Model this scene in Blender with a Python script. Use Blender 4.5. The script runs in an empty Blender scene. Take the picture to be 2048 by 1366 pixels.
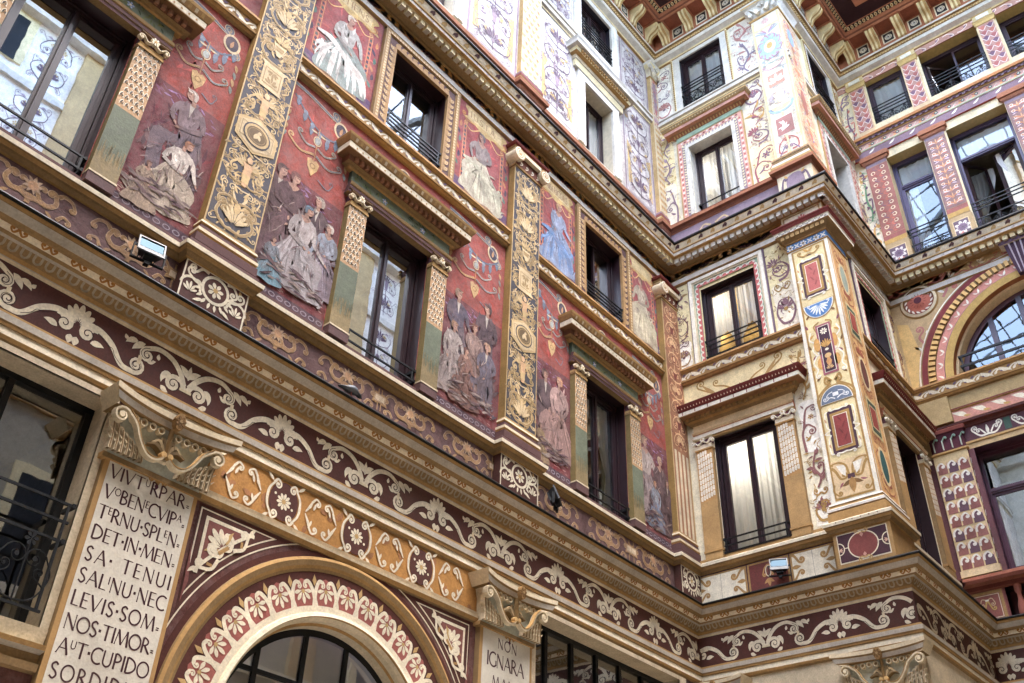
import bpy, math, random
from math import sin, cos, pi, radians, atan2, hypot
S = bpy.context.scene
COL = S.collection
# ------------------------------------------------------------------ colours
def lin(h):
    r = []
    for i in (0, 2, 4):
        c = int(h[i:i+2], 16)/255
        r.append(c/12.92 if c <= .04045 else ((c+.055)/1.055)**2.4)
    return tuple(r)
PAL = dict(cream='d3c4a4', cream2='dfd4ba', plaster='c4b598', ochre='a78147', ochd='90744a', ochl='b9965a', stone='b2aa9c',
  maroon='512b24', maroon2='5f352e', brick='7d4640', pinkb='9c5147', purp='4a2d38', purp2='5b4040', tan='a27d4c', tanl='c9aa86',
  red='96392d', red2='a4442f', redd='6c2a30', navy='44424a', gold='bfa26e', goldd='9c8052', goldp='c9b186', white='d4d0c7', lav='9a8693',
  lav2='6e5a6c', blue='4a86bd', bluel='9cc3dc', teal='4f8f86', terra='b27250', terd='8a5540', salm='c08a78', rose='b4726a',
  yel='cfb06a', yel2='d9c48e', wood='301b22', wood2='51303a', black='0e1013', iron='14171b', grey='8e8c88', bgrey='6d7d90',
  green='646c5a', greend='4a5444', mint='a9c4a8', skin='c79a80', dark='15110f', room='5e5a53', creamy='e6d7a6', sand='cfae72', dred='6a231d')
_lc = {}
def C(n, f=1.0):
    k = (n, f)
    if k not in _lc:
        r = lin(PAL.get(n, n)); _lc[k] = tuple(max(0, min(.95, x*f)) for x in r)
    return _lc[k]
def mixc(a, b, t):
    return tuple(x*(1-t)+y*t for x, y in zip(C(a) if isinstance(a, str) else a, C(b) if isinstance(b, str) else b))
def jit(c, rng, a=.18):
    c = C(c) if isinstance(c, str) else c
    f = 1+rng.uniform(-a, a)
    return tuple(max(0, min(.95, x*f)) for x in c)
# ------------------------------------------------------------------ materials
def nodes(name):
    m = bpy.data.materials.new(name); m.use_nodes = True
    n = m.node_tree.nodes; l = m.node_tree.links; n.clear()
    return m, n, l
def mat_paint(name, rough=.72, nscale=1.0, namp=.28, bump=.25, spec=.25, fine=45.0, bloom=0.0):
    m, n, l = nodes(name)
    out = n.new('ShaderNodeOutputMaterial'); b = n.new('ShaderNodeBsdfPrincipled')
    at = n.new('ShaderNodeAttribute'); at.attribute_name = 'Col'
    g = n.new('ShaderNodeNewGeometry')
    n1 = n.new('ShaderNodeTexNoise'); n1.inputs['Scale'].default_value = 1.7*nscale; n1.inputs['Detail'].default_value = 8; n1.inputs['Roughness'].default_value = .65
    n2 = n.new('ShaderNodeTexNoise'); n2.inputs['Scale'].default_value = fine; n2.inputs['Detail'].default_value = 5
    n3 = n.new('ShaderNodeTexNoise'); n3.inputs['Scale'].default_value = 9*nscale; n3.inputs['Detail'].default_value = 6; n3.inputs['Roughness'].default_value = .7
    for k in (n1, n2, n3): l.new(g.outputs['Position'], k.inputs['Vector'])
    def mr(src, lo, hi, a=.3, c=.7):
        k = n.new('ShaderNodeMapRange'); k.inputs[1].default_value = a; k.inputs[2].default_value = c
        k.inputs[3].default_value = lo; k.inputs[4].default_value = hi; l.new(src, k.inputs[0]); return k.outputs[0]
    def mul(a, c):
        k = n.new('ShaderNodeMath'); k.operation = 'MULTIPLY'; l.new(a, k.inputs[0]); l.new(c, k.inputs[1]); return k.outputs[0]
    v = mul(mul(mr(n1.outputs[0], 1-namp, 1+namp*.6), mr(n2.outputs[0], 1-namp*.6, 1+namp*.5)), mr(n3.outputs[0], 1-namp*.7, 1+namp*.5))
    mx = n.new('ShaderNodeMix'); mx.data_type = 'RGBA'; mx.blend_type = 'MULTIPLY'; mx.inputs[0].default_value = 1
    l.new(at.outputs['Color'], mx.inputs[6])
    cb = n.new('ShaderNodeCombineColor')
    for i in range(3): l.new(v, cb.inputs[i])
    l.new(cb.outputs[0], mx.inputs[7])
    # faint grime: broad dirt patches in brown
    gr = n.new('ShaderNodeMix'); gr.data_type = 'RGBA'
    l.new(mx.outputs[2], gr.inputs[6]); gr.inputs[7].default_value = (.09, .06, .035, 1)
    n4 = n.new('ShaderNodeTexNoise'); n4.inputs['Scale'].default_value = .9; n4.inputs['Detail'].default_value = 10; n4.inputs['Roughness'].default_value = .72
    l.new(g.outputs['Position'], n4.inputs['Vector'])
    l.new(mr(n4.outputs[0], 0, .35, .52, .78), gr.inputs[0])
    fin = gr.outputs[2]
    if bloom:
        bl = n.new('ShaderNodeMix'); bl.data_type = 'RGBA'; bl.inputs[7].default_value = (.26, .17, .165, 1); l.new(fin, bl.inputs[6])
        n5 = n.new('ShaderNodeTexNoise'); n5.inputs['Scale'].default_value = 5.5; n5.inputs['Detail'].default_value = 9; n5.inputs['Roughness'].default_value = .75; n5.inputs['Distortion'].default_value = .8
        l.new(g.outputs['Position'], n5.inputs['Vector']); l.new(mr(n5.outputs[0], 0, bloom, .36, .68), bl.inputs[0]); fin = bl.outputs[2]
    hs = n.new('ShaderNodeHueSaturation'); hs.inputs['Saturation'].default_value = .9; hs.inputs['Value'].default_value = 1.05
    l.new(fin, hs.inputs['Color']); l.new(hs.outputs[0], b.inputs['Base Color'])
    l.new(mr(n3.outputs[0], rough-.12, rough+.12), b.inputs['Roughness'])
    b.inputs['Specular IOR Level'].default_value = spec
    bp = n.new('ShaderNodeBump'); bp.inputs['Strength'].default_value = bump; bp.inputs['Distance'].default_value = .01
    l.new(n2.outputs[0], bp.inputs['Height']); l.new(bp.outputs[0], b.inputs['Normal'])
    l.new(b.outputs[0], out.inputs[0])
    return m
def mat_plain(name, rough, metal=0.0, spec=.5):
    m, n, l = nodes(name)
    out = n.new('ShaderNodeOutputMaterial'); b = n.new('ShaderNodeBsdfPrincipled')
    at = n.new('ShaderNodeAttribute'); at.attribute_name = 'Col'
    g = n.new('ShaderNodeNewGeometry'); k = n.new('ShaderNodeTexNoise'); k.inputs['Scale'].default_value = 14; k.inputs['Detail'].default_value = 6
    l.new(g.outputs['Position'], k.inputs['Vector'])
    r = n.new('ShaderNodeMapRange'); r.inputs[3].default_value = rough-.12; r.inputs[4].default_value = rough+.15
    l.new(k.outputs[0], r.inputs[0]); l.new(r.outputs[0], b.inputs['Roughness'])
    mx = n.new('ShaderNodeMix'); mx.data_type = 'RGBA'; mx.blend_type = 'MULTIPLY'; mx.inputs[0].default_value = .5
    l.new(at.outputs['Color'], mx.inputs[6]); l.new(k.outputs[0], mx.inputs[7])
    l.new(mx.outputs[2], b.inputs['Base Color'])
    b.inputs['Metallic'].default_value = metal; b.inputs['Specular IOR Level'].default_value = spec
    l.new(b.outputs[0], out.inputs[0]); return m
def mat_glass(name, fac, wob=.0007, tint=(.93, .97, 1, 1)):
    m, n, l = nodes(name)
    out = n.new('ShaderNodeOutputMaterial'); t = n.new('ShaderNodeBsdfTransparent'); gl = n.new('ShaderNodeBsdfGlossy')
    t.inputs[0].default_value = (.98, 1, 1, 1); gl.inputs['Roughness'].default_value = .012; gl.inputs[0].default_value = tint
    mx = n.new('ShaderNodeMixShader')
    lw = n.new('ShaderNodeFresnel'); lw.inputs[0].default_value = 1.5
    ad = n.new('ShaderNodeMath'); ad.operation = 'ADD'; ad.use_clamp = True; ad.inputs[1].default_value = fac
    l.new(lw.outputs[0], ad.inputs[0]); l.new(ad.outputs[0], mx.inputs[0])
    l.new(t.outputs[0], mx.inputs[1]); l.new(gl.outputs[0], mx.inputs[2])
    g = n.new('ShaderNodeNewGeometry'); k = n.new('ShaderNodeTexNoise'); k.inputs['Scale'].default_value = 2.2
    l.new(g.outputs['Position'], k.inputs['Vector'])
    bp = n.new('ShaderNodeBump'); bp.inputs['Strength'].default_value = 1; bp.inputs['Distance'].default_value = wob
    l.new(k.outputs[0], bp.inputs['Height']); l.new(bp.outputs[0], gl.inputs['Normal'])
    l.new(mx.outputs[0], out.inputs[0]); return m
def mat_curtain():
    m, n, l = nodes('curtain_voile')
    out = n.new('ShaderNodeOutputMaterial'); d = n.new('ShaderNodeBsdfDiffuse'); t = n.new('ShaderNodeBsdfTranslucent'); mx = n.new('ShaderNodeMixShader')
    g = n.new('ShaderNodeNewGeometry'); k = n.new('ShaderNodeTexNoise'); k.inputs['Scale'].default_value = 6
    l.new(g.outputs['Position'], k.inputs['Vector'])
    r = n.new('ShaderNodeMapRange'); r.inputs[3].default_value = .84; r.inputs[4].default_value = .93; l.new(k.outputs[0], r.inputs[0])
    c = n.new('ShaderNodeCombineColor'); [l.new(r.outputs[0], c.inputs[i]) for i in range(3)]
    l.new(c.outputs[0], d.inputs[0]); l.new(c.outputs[0], t.inputs[0]); mx.inputs[0].default_value = .28
    l.new(d.outputs[0], mx.inputs[1]); l.new(t.outputs[0], mx.inputs[2]); l.new(mx.outputs[0], out.inputs[0]); return m
def mat_lamp():
    m, n, l = nodes('warm_lamp'); out = n.new('ShaderNodeOutputMaterial'); e = n.new('ShaderNodeEmission')
    e.inputs[0].default_value = (1, .9, .74, 1); e.inputs[1].default_value = LAMP; l.new(e.outputs[0], out.inputs[0]); return m
LAMP = 8.0
M = dict(paint=mat_paint('painted_plaster', namp=.24), smooth=mat_paint('smooth_plaster', namp=.09), fresco=mat_paint('fresco_paint', .8, 2.6, .4, .3, .12, 70, .46),
  mould=mat_paint('moulded_plaster', .8, 1.3, .2, .15, .15), metal=mat_plain('black_iron', .5, .3), wood=mat_plain('painted_wood', .38),
  glass=mat_glass('window_glass', .09), mirror=mat_glass('reflective_glass', .78, .0005), darkglass=mat_glass('dim_glass', .3), midglass=mat_glass('lamp_glass', .75, .0007, (.02, .031, .04, 1)), skyglass=mat_glass('sky_glass', .085), halfglass=mat_glass('pale_glass', .5), curtain=mat_curtain(), lamp=mat_lamp(), plain=mat_plain('cast_housing', .45))
# ------------------------------------------------------------------ frames and meshes
class Fr:
    def __init__(s, o, u, n): s.o, s.u, s.n = o, u, n
FA = Fr((0, 8.0, 0), (1, 0), (0, -1)); FB = Fr((14.13, 0, 0), (0, -1), (-1, 0))
FC = Fr((0, 4.68, 0), (1, 0), (0, -1)); FD = Fr((17.45, 0, 0), (0, -1), (-1, 0))
class MB:
    def __init__(s, fr): s.fr = fr; s.v = []; s.f = []; s.c = []
    def P(s, u, v, w):
        o, U, N = s.fr.o, s.fr.u, s.fr.n
        s.v.append((o[0]+U[0]*u+N[0]*w, o[1]+U[1]*u+N[1]*w, v)); return len(s.v)-1
    def face(s, pts, col):
        s.f.append([s.P(*p) for p in pts]); s.c.append(C(col) if isinstance(col, str) else col)
    def idx(s, ids, col): s.f.append(ids); s.c.append(C(col) if isinstance(col, str) else col)
    def rect(s, u0, u1, v0, v1, w, col): s.face([(u0, v0, w), (u1, v0, w), (u1, v1, w), (u0, v1, w)], col)
    def frame(s, u0, u1, v0, v1, t, w, col):
        s.rect(u0, u1, v0, v0+t, w, col); s.rect(u0, u1, v1-t, v1, w, col); s.rect(u0, u0+t, v0+t, v1-t, w, col); s.rect(u1-t, u1, v0+t, v1-t, w, col)
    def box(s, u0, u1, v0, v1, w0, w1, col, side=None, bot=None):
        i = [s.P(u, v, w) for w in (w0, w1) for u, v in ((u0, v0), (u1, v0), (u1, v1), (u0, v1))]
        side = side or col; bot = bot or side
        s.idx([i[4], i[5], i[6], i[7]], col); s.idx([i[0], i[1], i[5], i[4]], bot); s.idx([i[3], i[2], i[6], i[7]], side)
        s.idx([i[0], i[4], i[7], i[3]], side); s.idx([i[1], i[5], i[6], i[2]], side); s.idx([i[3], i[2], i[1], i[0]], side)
    def prof(s, u0, u1, pts, cols, m0=0, m1=0, cap=True):
        a = [s.P(u0+m0*w, v, w) for w, v in pts]; b = [s.P(u1+m1*w, v, w) for w, v in pts]
        for i in range(len(pts)-1):
            c = cols[i % len(cols)]
            if c: s.idx([a[i], b[i], b[i+1], a[i+1]], c)
        if cap:
            if not m0: s.idx(a, cols[len(cols)//2] or 'ochre')
            if not m1: s.idx(b, cols[len(cols)//2] or 'ochre')
    def wrap(s, u0, u1, pts, cols):   # a moulding round a projecting block: front with mitred returns, w measured from the block
        wb = pts[0][0]
        a0 = [s.P(u0-w, v, 0) for w, v in pts]; a = [s.P(u0-w, v, w+s.base) for w, v in pts]; b = [s.P(u1+w, v, w+s.base) for w, v in pts]; b0 = [s.P(u1+w, v, 0) for w, v in pts]
        for i in range(len(pts)-1):
            c = cols[i % len(cols)]
            for p, q in ((a0, a), (a, b), (b, b0)): s.idx([p[i], q[i], q[i+1], p[i+1]], c)
        s.idx([a0[-1], a[-1], b[-1], b0[-1]], cols[-1]); s.idx([a0[0], a[0], b[0], b0[0]], cols[0])
    base = 0.1
    def arc(s, cu, cv, r0, r1, a0, a1, w, col, n=48, w1=None):
        w1 = w if w1 is None else w1
        A = []; B = []
        for i in range(n+1):
            t = a0+(a1-a0)*i/n
            A.append(s.P(cu+r0*cos(t), cv+r0*sin(t), w)); B.append(s.P(cu+r1*cos(t), cv+r1*sin(t), w1))
        for i in range(n): s.idx([A[i], A[i+1], B[i+1], B[i]], col)
def grid_wall(mb, u0, u1, v0, v1, holes, w, col, cuts=(7, 8.4, 12.3, 14.7)):
    us = sorted({u0, u1, *[x for h in holes for x in h[:2] if u0 < x < u1]}); vs = sorted({v0, v1, *[x for h in holes for x in h[2:] if v0 < x < v1], *[x for x in cuts if v0 < x < v1]})
    for i in range(len(us)-1):
        for j in range(len(vs)-1):
            cu, cv = (us[i]+us[i+1])/2, (vs[j]+vs[j+1])/2
            if not any(h[0] < cu < h[1] and h[2] < cv < h[3] for h in holes):
                mb.rect(us[i], us[i+1], vs[j], vs[j+1], w, col(cu, cv) if callable(col) else col)
def thing(name, label, cat, loc, group=None, kind=None):
    o = bpy.data.objects.new(name, None); o.empty_display_size = .3; COL.objects.link(o); o.location = loc
    o['label'] = label; o['category'] = cat
    if group: o['group'] = group
    if kind: o['kind'] = kind
    return o
def wpos(o):
    x, y, z = o.location
    p = o.parent
    while p: x += p.location[0]; y += p.location[1]; z += p.location[2]; p = p.parent
    return x, y, z
def build(name, mb, mat, par=None, label=None, smooth=False, kind=None, cat=None, group=None):
    if not mb.f: return None
    xs, ys, zs = zip(*mb.v)
    b = ((min(xs)+max(xs))/2, (min(ys)+max(ys))/2, min(zs))
    me = bpy.data.meshes.new(name); me.from_pydata([(x-b[0], y-b[1], z-b[2]) for x, y, z in mb.v], [], mb.f)
    at = me.color_attributes.new('Col', 'FLOAT_COLOR', 'CORNER')
    d = []
    for f, c in zip(mb.f, mb.c): d.extend((c[0], c[1], c[2], 1.0)*len(f))
    at.data.foreach_set('color', d)
    me.materials.append(M[mat])
    if smooth: me.polygons.foreach_set('use_smooth', [True]*len(me.polygons))
    o = bpy.data.objects.new(name, me); COL.objects.link(o)
    if par:
        p = wpos(par); o.parent = par; o.location = (b[0]-p[0], b[1]-p[1], b[2]-p[2])
    else: o.location = b
    if label: o['label'] = label
    if cat: o['category'] = cat
    if group: o['group'] = group
    if kind: o['kind'] = kind
    return o
# ------------------------------------------------------------------ the ornament pen
def cat(pts, k=7):
    if len(pts) < 3: return [(pts[0][0]+(pts[1][0]-pts[0][0])*i/k, pts[0][1]+(pts[1][1]-pts[0][1])*i/k) for i in range(k+1)]
    P = [(2*pts[0][0]-pts[1][0], 2*pts[0][1]-pts[1][1])]+list(pts)+[(2*pts[-1][0]-pts[-2][0], 2*pts[-1][1]-pts[-2][1])]
    o = []
    for i in range(1, len(P)-2):
        p0, p1, p2, p3 = P[i-1:i+3]
        for j in range(k):
            t = j/k; t2 = t*t; t3 = t2*t
            o.append(tuple(.5*(2*p1[q]+(p2[q]-p0[q])*t+(2*p0[q]-5*p1[q]+4*p2[q]-p3[q])*t2+(3*p1[q]-p0[q]-3*p2[q]+p3[q])*t3) for q in (0, 1)))
    o.append(tuple(P[-2])); return o
class Pen:
    def __init__(s, mb, w, m=(1, 0, 0, 1, 0, 0), d=0): s.mb, s.w, s.m, s.d = mb, w, m, d
    def at(s, u, v, sc=1, rot=0, mx=1, my=1, dw=0, d=None):
        a, b, c, e, f, g = s.m; co, si = cos(rot)*sc, sin(rot)*sc
        l = (co*mx, -si*my, si*mx, co*my)
        return Pen(s.mb, s.w+dw, (a*l[0]+b*l[2], a*l[1]+b*l[3], c*l[0]+e*l[2], c*l[1]+e*l[3], a*u+b*v+f, c*u+e*v+g), s.d if d is None else d)
    ST = .0022; K = 0; J = 0.0
    def up(s, k=1): return Pen(s.mb, s.w+Pen.ST*k, s.m, s.d)
    def nj(s): Pen.K = (Pen.K+1) % 12; Pen.J = Pen.K*Pen.ST*.075    # every shape lies a hair above the last, so none coincide
    def T(s, p, dw=0): a, b, c, d, e, f = s.m; return (a*p[0]+b*p[1]+e, c*p[0]+d*p[1]+f, s.w+dw+Pen.J)
    def poly(s, pts, col):
        s.nj(); s.mb.face([s.T(p) for p in pts], col)
        if s.d:
            n = len(pts)
            for i in range(n):
                p, q = pts[i], pts[(i+1) % n]
                s.mb.face([s.T(p), s.T(q), s.T(q, -s.d), s.T(p, -s.d)], col)
    def rect(s, u0, u1, v0, v1, col): s.poly([(u0, v0), (u1, v0), (u1, v1), (u0, v1)], col)
    def box(s, u0, u1, v0, v1, t, col):
        s.rect(u0, u1, v0, v0+t, col); s.rect(u0, u1, v1-t, v1, col); s.rect(u0, u0+t, v0+t, v1-t, col); s.rect(u1-t, u1, v0+t, v1-t, col)
    def disc(s, x, y, r, col, ry=None, n=14): s.poly([(x+r*cos(2*pi*i/n), y+(ry or r)*sin(2*pi*i/n)) for i in range(n)], col)
    def ring(s, x, y, r, t, col, ry=None, n=24, a0=0, a1=2*pi):
        k = (ry or r)/r
        s.stroke([(x+r*cos(a0+(a1-a0)*i/n), y+r*k*sin(a0+(a1-a0)*i/n)) for i in range(n+1)], t, col)
    def stroke(s, pts, wd, col):
        n = len(pts)
        if n < 2: return
        L = []; R = []; Cn = []; s.nj()
        mb = s.mb
        for i, p in enumerate(pts):
            a = pts[max(0, i-1)]; b = pts[min(n-1, i+1)]
            dx, dy = b[0]-a[0], b[1]-a[1]; q = hypot(dx, dy) or 1e-9
            k = i/(n-1)
            if isinstance(wd, (list, tuple)):
                kk = k*(len(wd)-1); j = min(int(kk), len(wd)-2); h = wd[j]+(wd[j+1]-wd[j])*(kk-j)
            else: h = wd
            h *= .5; nx, ny = -dy/q*h, dx/q*h
            l, r = (p[0]+nx, p[1]+ny), (p[0]-nx, p[1]-ny)
            if s.d:
                L.append(mb.P(*s.T(l, -s.d))); R.append(mb.P(*s.T(r, -s.d)))
                Cn.append((mb.P(*s.T((p[0]+nx*.55, p[1]+ny*.55))), mb.P(*s.T((p[0]-nx*.55, p[1]-ny*.55)))))
            else: L.append(mb.P(*s.T(l))); R.append(mb.P(*s.T(r)))
        for i in range(n-1):
            if s.d:
                a, b = Cn[i], Cn[i+1]
                mb.idx([L[i], L[i+1], b[0], a[0]], col); mb.idx([a[0], b[0], b[1], a[1]], col); mb.idx([a[1], b[1], R[i+1], R[i]], col)
            else: mb.idx([L[i], L[i+1], R[i+1], R[i]], col)
    def spir(s, end, ang, r, turns, side):
        cx, cy = end[0]-sin(ang)*r*side, end[1]+cos(ang)*r*side
        f0 = atan2(end[1]-cy, end[0]-cx); n = max(6, int(13*turns))
        return [(cx+r*(1-.86*(i/n)**.85)*cos(f0+side*2*pi*turns*i/n), cy+r*(1-.86*(i/n)**.85)*sin(f0+side*2*pi*turns*i/n)) for i in range(1, n+1)], (cx, cy)
    def curl(s, pts, r, turns, side, w0, w1, col, eye=True, line=None, dk=None):
        P = cat(pts, 6); a, b = P[-2], P[-1]
        sp, c = s.spir(b, atan2(b[1]-a[1], b[0]-a[0]), r, turns, side)
        Q = P+sp
        if line:
            s.stroke(Q, [w0*1.0+line[1], w1+line[1], w1*.7+line[1]], line[0]); t = s.up()
        else: t = s
        t.stroke(Q, [w0, w1, w1*.62], col)
        if eye: t.disc(c[0], c[1], max(w1*.62, r*.2), col, n=9)
        if dk:
            q = [(2*c[0]-x, 2*c[1]-y) for x, y in sp]
            t.up().stroke([e for e in q if hypot(e[0]-c[0], e[1]-c[1]) < r*.98], dk[1], dk[0])
    def leaf(s, x, y, ang, l, wd, col, bend=0.0):
        k = 6; L = []; R = []
        for i in range(k+1):
            t = i/k; a = ang+bend*t; px = x+l*t*cos(ang+bend*t*.5); py = y+l*t*sin(ang+bend*t*.5)
            h = wd*.5*sin(pi*min(1, t**.8*.98+.02))
            L.append((px-sin(a)*h, py+cos(a)*h)); R.append((px+sin(a)*h, py-cos(a)*h))
        s.poly(L+R[::-1], col)
    def petal(s, x, y, ang, l, wd, col):
        pts = []
        for i in range(11):
            t = i/10; a = -pi*.5+pi*t
            pts.append((l*.62+cos(a)*l*.38, sin(a)*wd*.5))
        pts.append((l*.12, 0)); co, si = cos(ang), sin(ang)
        s.poly([(x+p[0]*co-p[1]*si, y+p[0]*si+p[1]*co) for p in pts], col)
    def palm(s, x, y, ang, l, n, spread, col, wd=None):
        for i in range(n):
            t = (i/(n-1)-.5)*spread
            s.petal(x, y, ang+t, l*(1-.22*abs(t)/(spread*.5)), wd or l*spread/n*.62, col)
    def mir(s, fn, x=0):
        fn(s.at(x, 0)); fn(s.at(x, 0, mx=-1))
    def flower(s, x, y, r, n, col, eye=None):
        for i in range(n): s.petal(x, y, 2*pi*i/n+.2, r, r*2.2/n+.15*r, col)
        if eye: s.up().disc(x, y, r*.3, eye)
# --------------------------------------------------------------- stroke lettering (roman capitals, thick and thin strokes)
def _o(cx, cy, rx, ry, a0, a1, n=16): return [(cx+rx*cos(a0+(a1-a0)*i/n), cy+ry*sin(a0+(a1-a0)*i/n)) for i in range(n+1)]
T_, t_ = 1.0, .45
GLY = {
 'A': (.78, [([(.02, 0), (.4, 1)], t_), ([(.4, 1), (.76, 0)], T_), ([(.16, .36), (.62, .36)], t_)]),
 'B': (.6, [([(.08, 0), (.08, 1)], T_), (_o(.1, .77, .36, .23, pi/2, -pi/2), .8), (_o(.1, .27, .44, .27, pi/2, -pi/2), .8)]),
 'C': (.72, [(_o(.46, .5, .43, .5, .9, 2*pi-.9), .85)]),
 'D': (.8, [([(.08, 0), (.08, 1)], T_), (_o(.1, .5, .64, .5, pi/2, -pi/2), .85)]),
 'E': (.52, [([(.08, 0), (.08, 1)], T_), ([(.08, .98), (.48, .98)], t_), ([(.08, .52), (.42, .52)], t_), ([(.08, .02), (.5, .02)], t_)]),
 'F': (.5, [([(.08, 0), (.08, 1)], T_), ([(.08, .98), (.48, .98)], t_), ([(.08, .52), (.42, .52)], t_)]),
 'G': (.78, [(_o(.46, .5, .43, .5, .9, 2*pi-.6), .85), ([(.76, .45), (.76, .1)], .8)]),
 'H': (.76, [([(.08, 0), (.08, 1)], T_), ([(.68, 0), (.68, 1)], T_), ([(.08, .5), (.68, .5)], t_)]),
 'I': (.18, [([(.09, 0), (.09, 1)], T_)]),
 'L': (.5, [([(.08, 0), (.08, 1)], T_), ([(.08, .02), (.5, .02)], t_)]),
 'M': (.95, [([(.02, 0), (.16, 1)], t_), ([(.16, 1), (.48, .05)], T_), ([(.48, .05), (.8, 1)], t_), ([(.8, 1), (.93, 0)], T_)]),
 'N': (.78, [([(.08, 0), (.08, 1)], t_), ([(.08, 1), (.7, 0)], T_), ([(.7, 0), (.7, 1)], t_)]),
 'O': (.9, [(_o(.45, .5, .42, .5, 0, 2*pi, 24), .8)]),
 'P': (.56, [([(.08, 0), (.08, 1)], T_), (_o(.1, .73, .4, .27, pi/2, -pi/2), .8)]),
 'R': (.64, [([(.08, 0), (.08, 1)], T_), (_o(.1, .74, .36, .26, pi/2, -pi/2), .8), ([(.26, .48), (.64, 0)], T_)]),
 'S': (.52, [(cat([(.46, .86), (.28, .99), (.08, .84), (.12, .62), (.36, .44), (.46, .22), (.28, .01), (.04, .14)], 5), .85)]),
 'T': (.7, [([(.35, 0), (.35, 1)], T_), ([(.02, .97), (.68, .97)], t_)]),
 'U': (.74, [([(.08, 1)]+[(.08, .32)]+_o(.36, .32, .28, .31, pi, 2*pi, 10)+[(.64, 1)], .8)]),
 'V': (.76, [([(.02, 1), (.38, 0)], T_), ([(.38, 0), (.74, 1)], t_)]),
 '.': (.22, [([(.02, .5), (.2, .5)], 1.3)]), '=': (.3, [([(.05, .32), (.27, .32)], .5), ([(.05, .18), (.27, .18)], .5)]), ' ': (.3, [])}
def write(pen, txt, u0, u1, v, h, col, lw=.15, maxgap=.3):
    """txt: letters; a lower-case letter is drawn small and raised"""
    ws = [GLY[ch.upper()][0]*h*(.52 if ch.islower() else 1) for ch in txt]
    gap = min(maxgap*h, (u1-u0-sum(ws))/max(1, len(txt)-1)); sc = 1.0
    if gap < .05*h:
        gap = .06*h; sc = (u1-u0-gap*(len(txt)-1))/sum(ws)
    u = u0
    for ch, w in zip(txt, ws):
        k = h*(.52 if ch.islower() else 1); b = v+(h*.46 if ch.islower() else 0)
        for pts, th in GLY[ch.upper()][1]:
            q = [(u+x*k*sc, b+y*k) for x, y in pts]
            pen.stroke(q, max(.006, th*lw*k), col)
            if ch not in '.= ' and len(pts) == 2:
                for e in q: pen.stroke([(e[0]-.055*k, e[1]), (e[0]+.055*k, e[1])], .018*k+.003, col)
        u += w*sc+gap
CAMR = [[0.638836, -0.768709, 0.031225], [0.469295, 0.357205, -0.807568], [0.609631, 0.530558, 0.588947]]
CAMF = 1975.885
EXPO = 3.72
# ================================================================== ornament motifs
rng = random.Random(7)
def frieze_half(p, c='cream2', dk='maroon'):
    """half a period of the big cream scroll (lily at x=0, palmette at x=1.23, band height .46 centred on 0)"""
    ln = ('2a1012', .0)
    p.curl([(.03, -.06), (.10, .06), (.22, .16), (.38, .19), (.52, .13)], .075, 1.35, -1, .062, .052, c, dk=('3a1f1a', .011))
    p.up().curl([(.48, .15), (.53, .125)], .07, 1.2, -1, .006, .006, '2a1012', eye=False)
    p.leaf(.54, .17, -.5, .17, 0.072, c, -.6); p.leaf(.62, .16, .0, .14, 0.065, c, -1.1); p.leaf(.73, .12, 1.0, .06, 0.043, c)
    p.leaf(.36, .07, 1.1, .07, 0.043, c, .6); p.leaf(.47, -.01, 2.6, .10, 0.051, c)
    p.up().rect(.535, .575, -.075, .02, 'd9c8a4')
    p.curl([(1.16, .03), (1.02, .055), (.86, -.02), (.72, -.17), (.58, -.185)], .085, 1.7, -1, .068, .055, c, dk=('3a1f1a', .011))
    p.up().stroke(cat([(1.0, .01), (.9, -.05), (.84, -.06), (.8, -.12), (.72, -.175)], 4), .006, '2a1012')
    p.up().stroke(_o(.565, -.10, .05, .05, 0, 2*pi), .006, '2a1012')
    p.curl([(1.02, .04), (1.12, .03)], .075, 1.2, -1, .062, .05, c, dk=('3a1f1a', .011))
    p.leaf(1.06, -.12, 2.6, .14, 0.065, c, .8); p.leaf(1.2, -.13, -1.57, .1, 0.072, c)
    # lily foot volutes
    p.curl([(.02, -.11), (.06, -.03), (.13, -.01)], .085, 1.4, -1, .062, .052, c, dk=('3a1f1a', .011))
    p.leaf(.2, .0, -.2, .16, 0.072, c, -1.7); p.leaf(.27, -.17, -2.4, .1, 0.058, c, -.6)
    p.leaf(.01, .04, 1.2, .16, 0.072, c, -.9)
def frieze_motif(p):
    p.mir(frieze_half)
    q = p.up()
    q.rect(-.07, .07, -.125, -.095, 'd9c8a4'); p.leaf(0, .02, pi/2, .17, .06, 'cream2')
    p.at(1.23, .0).palm(0, .0, pi/2, .225, 9, 3.0, 'cream2', .062)
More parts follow.
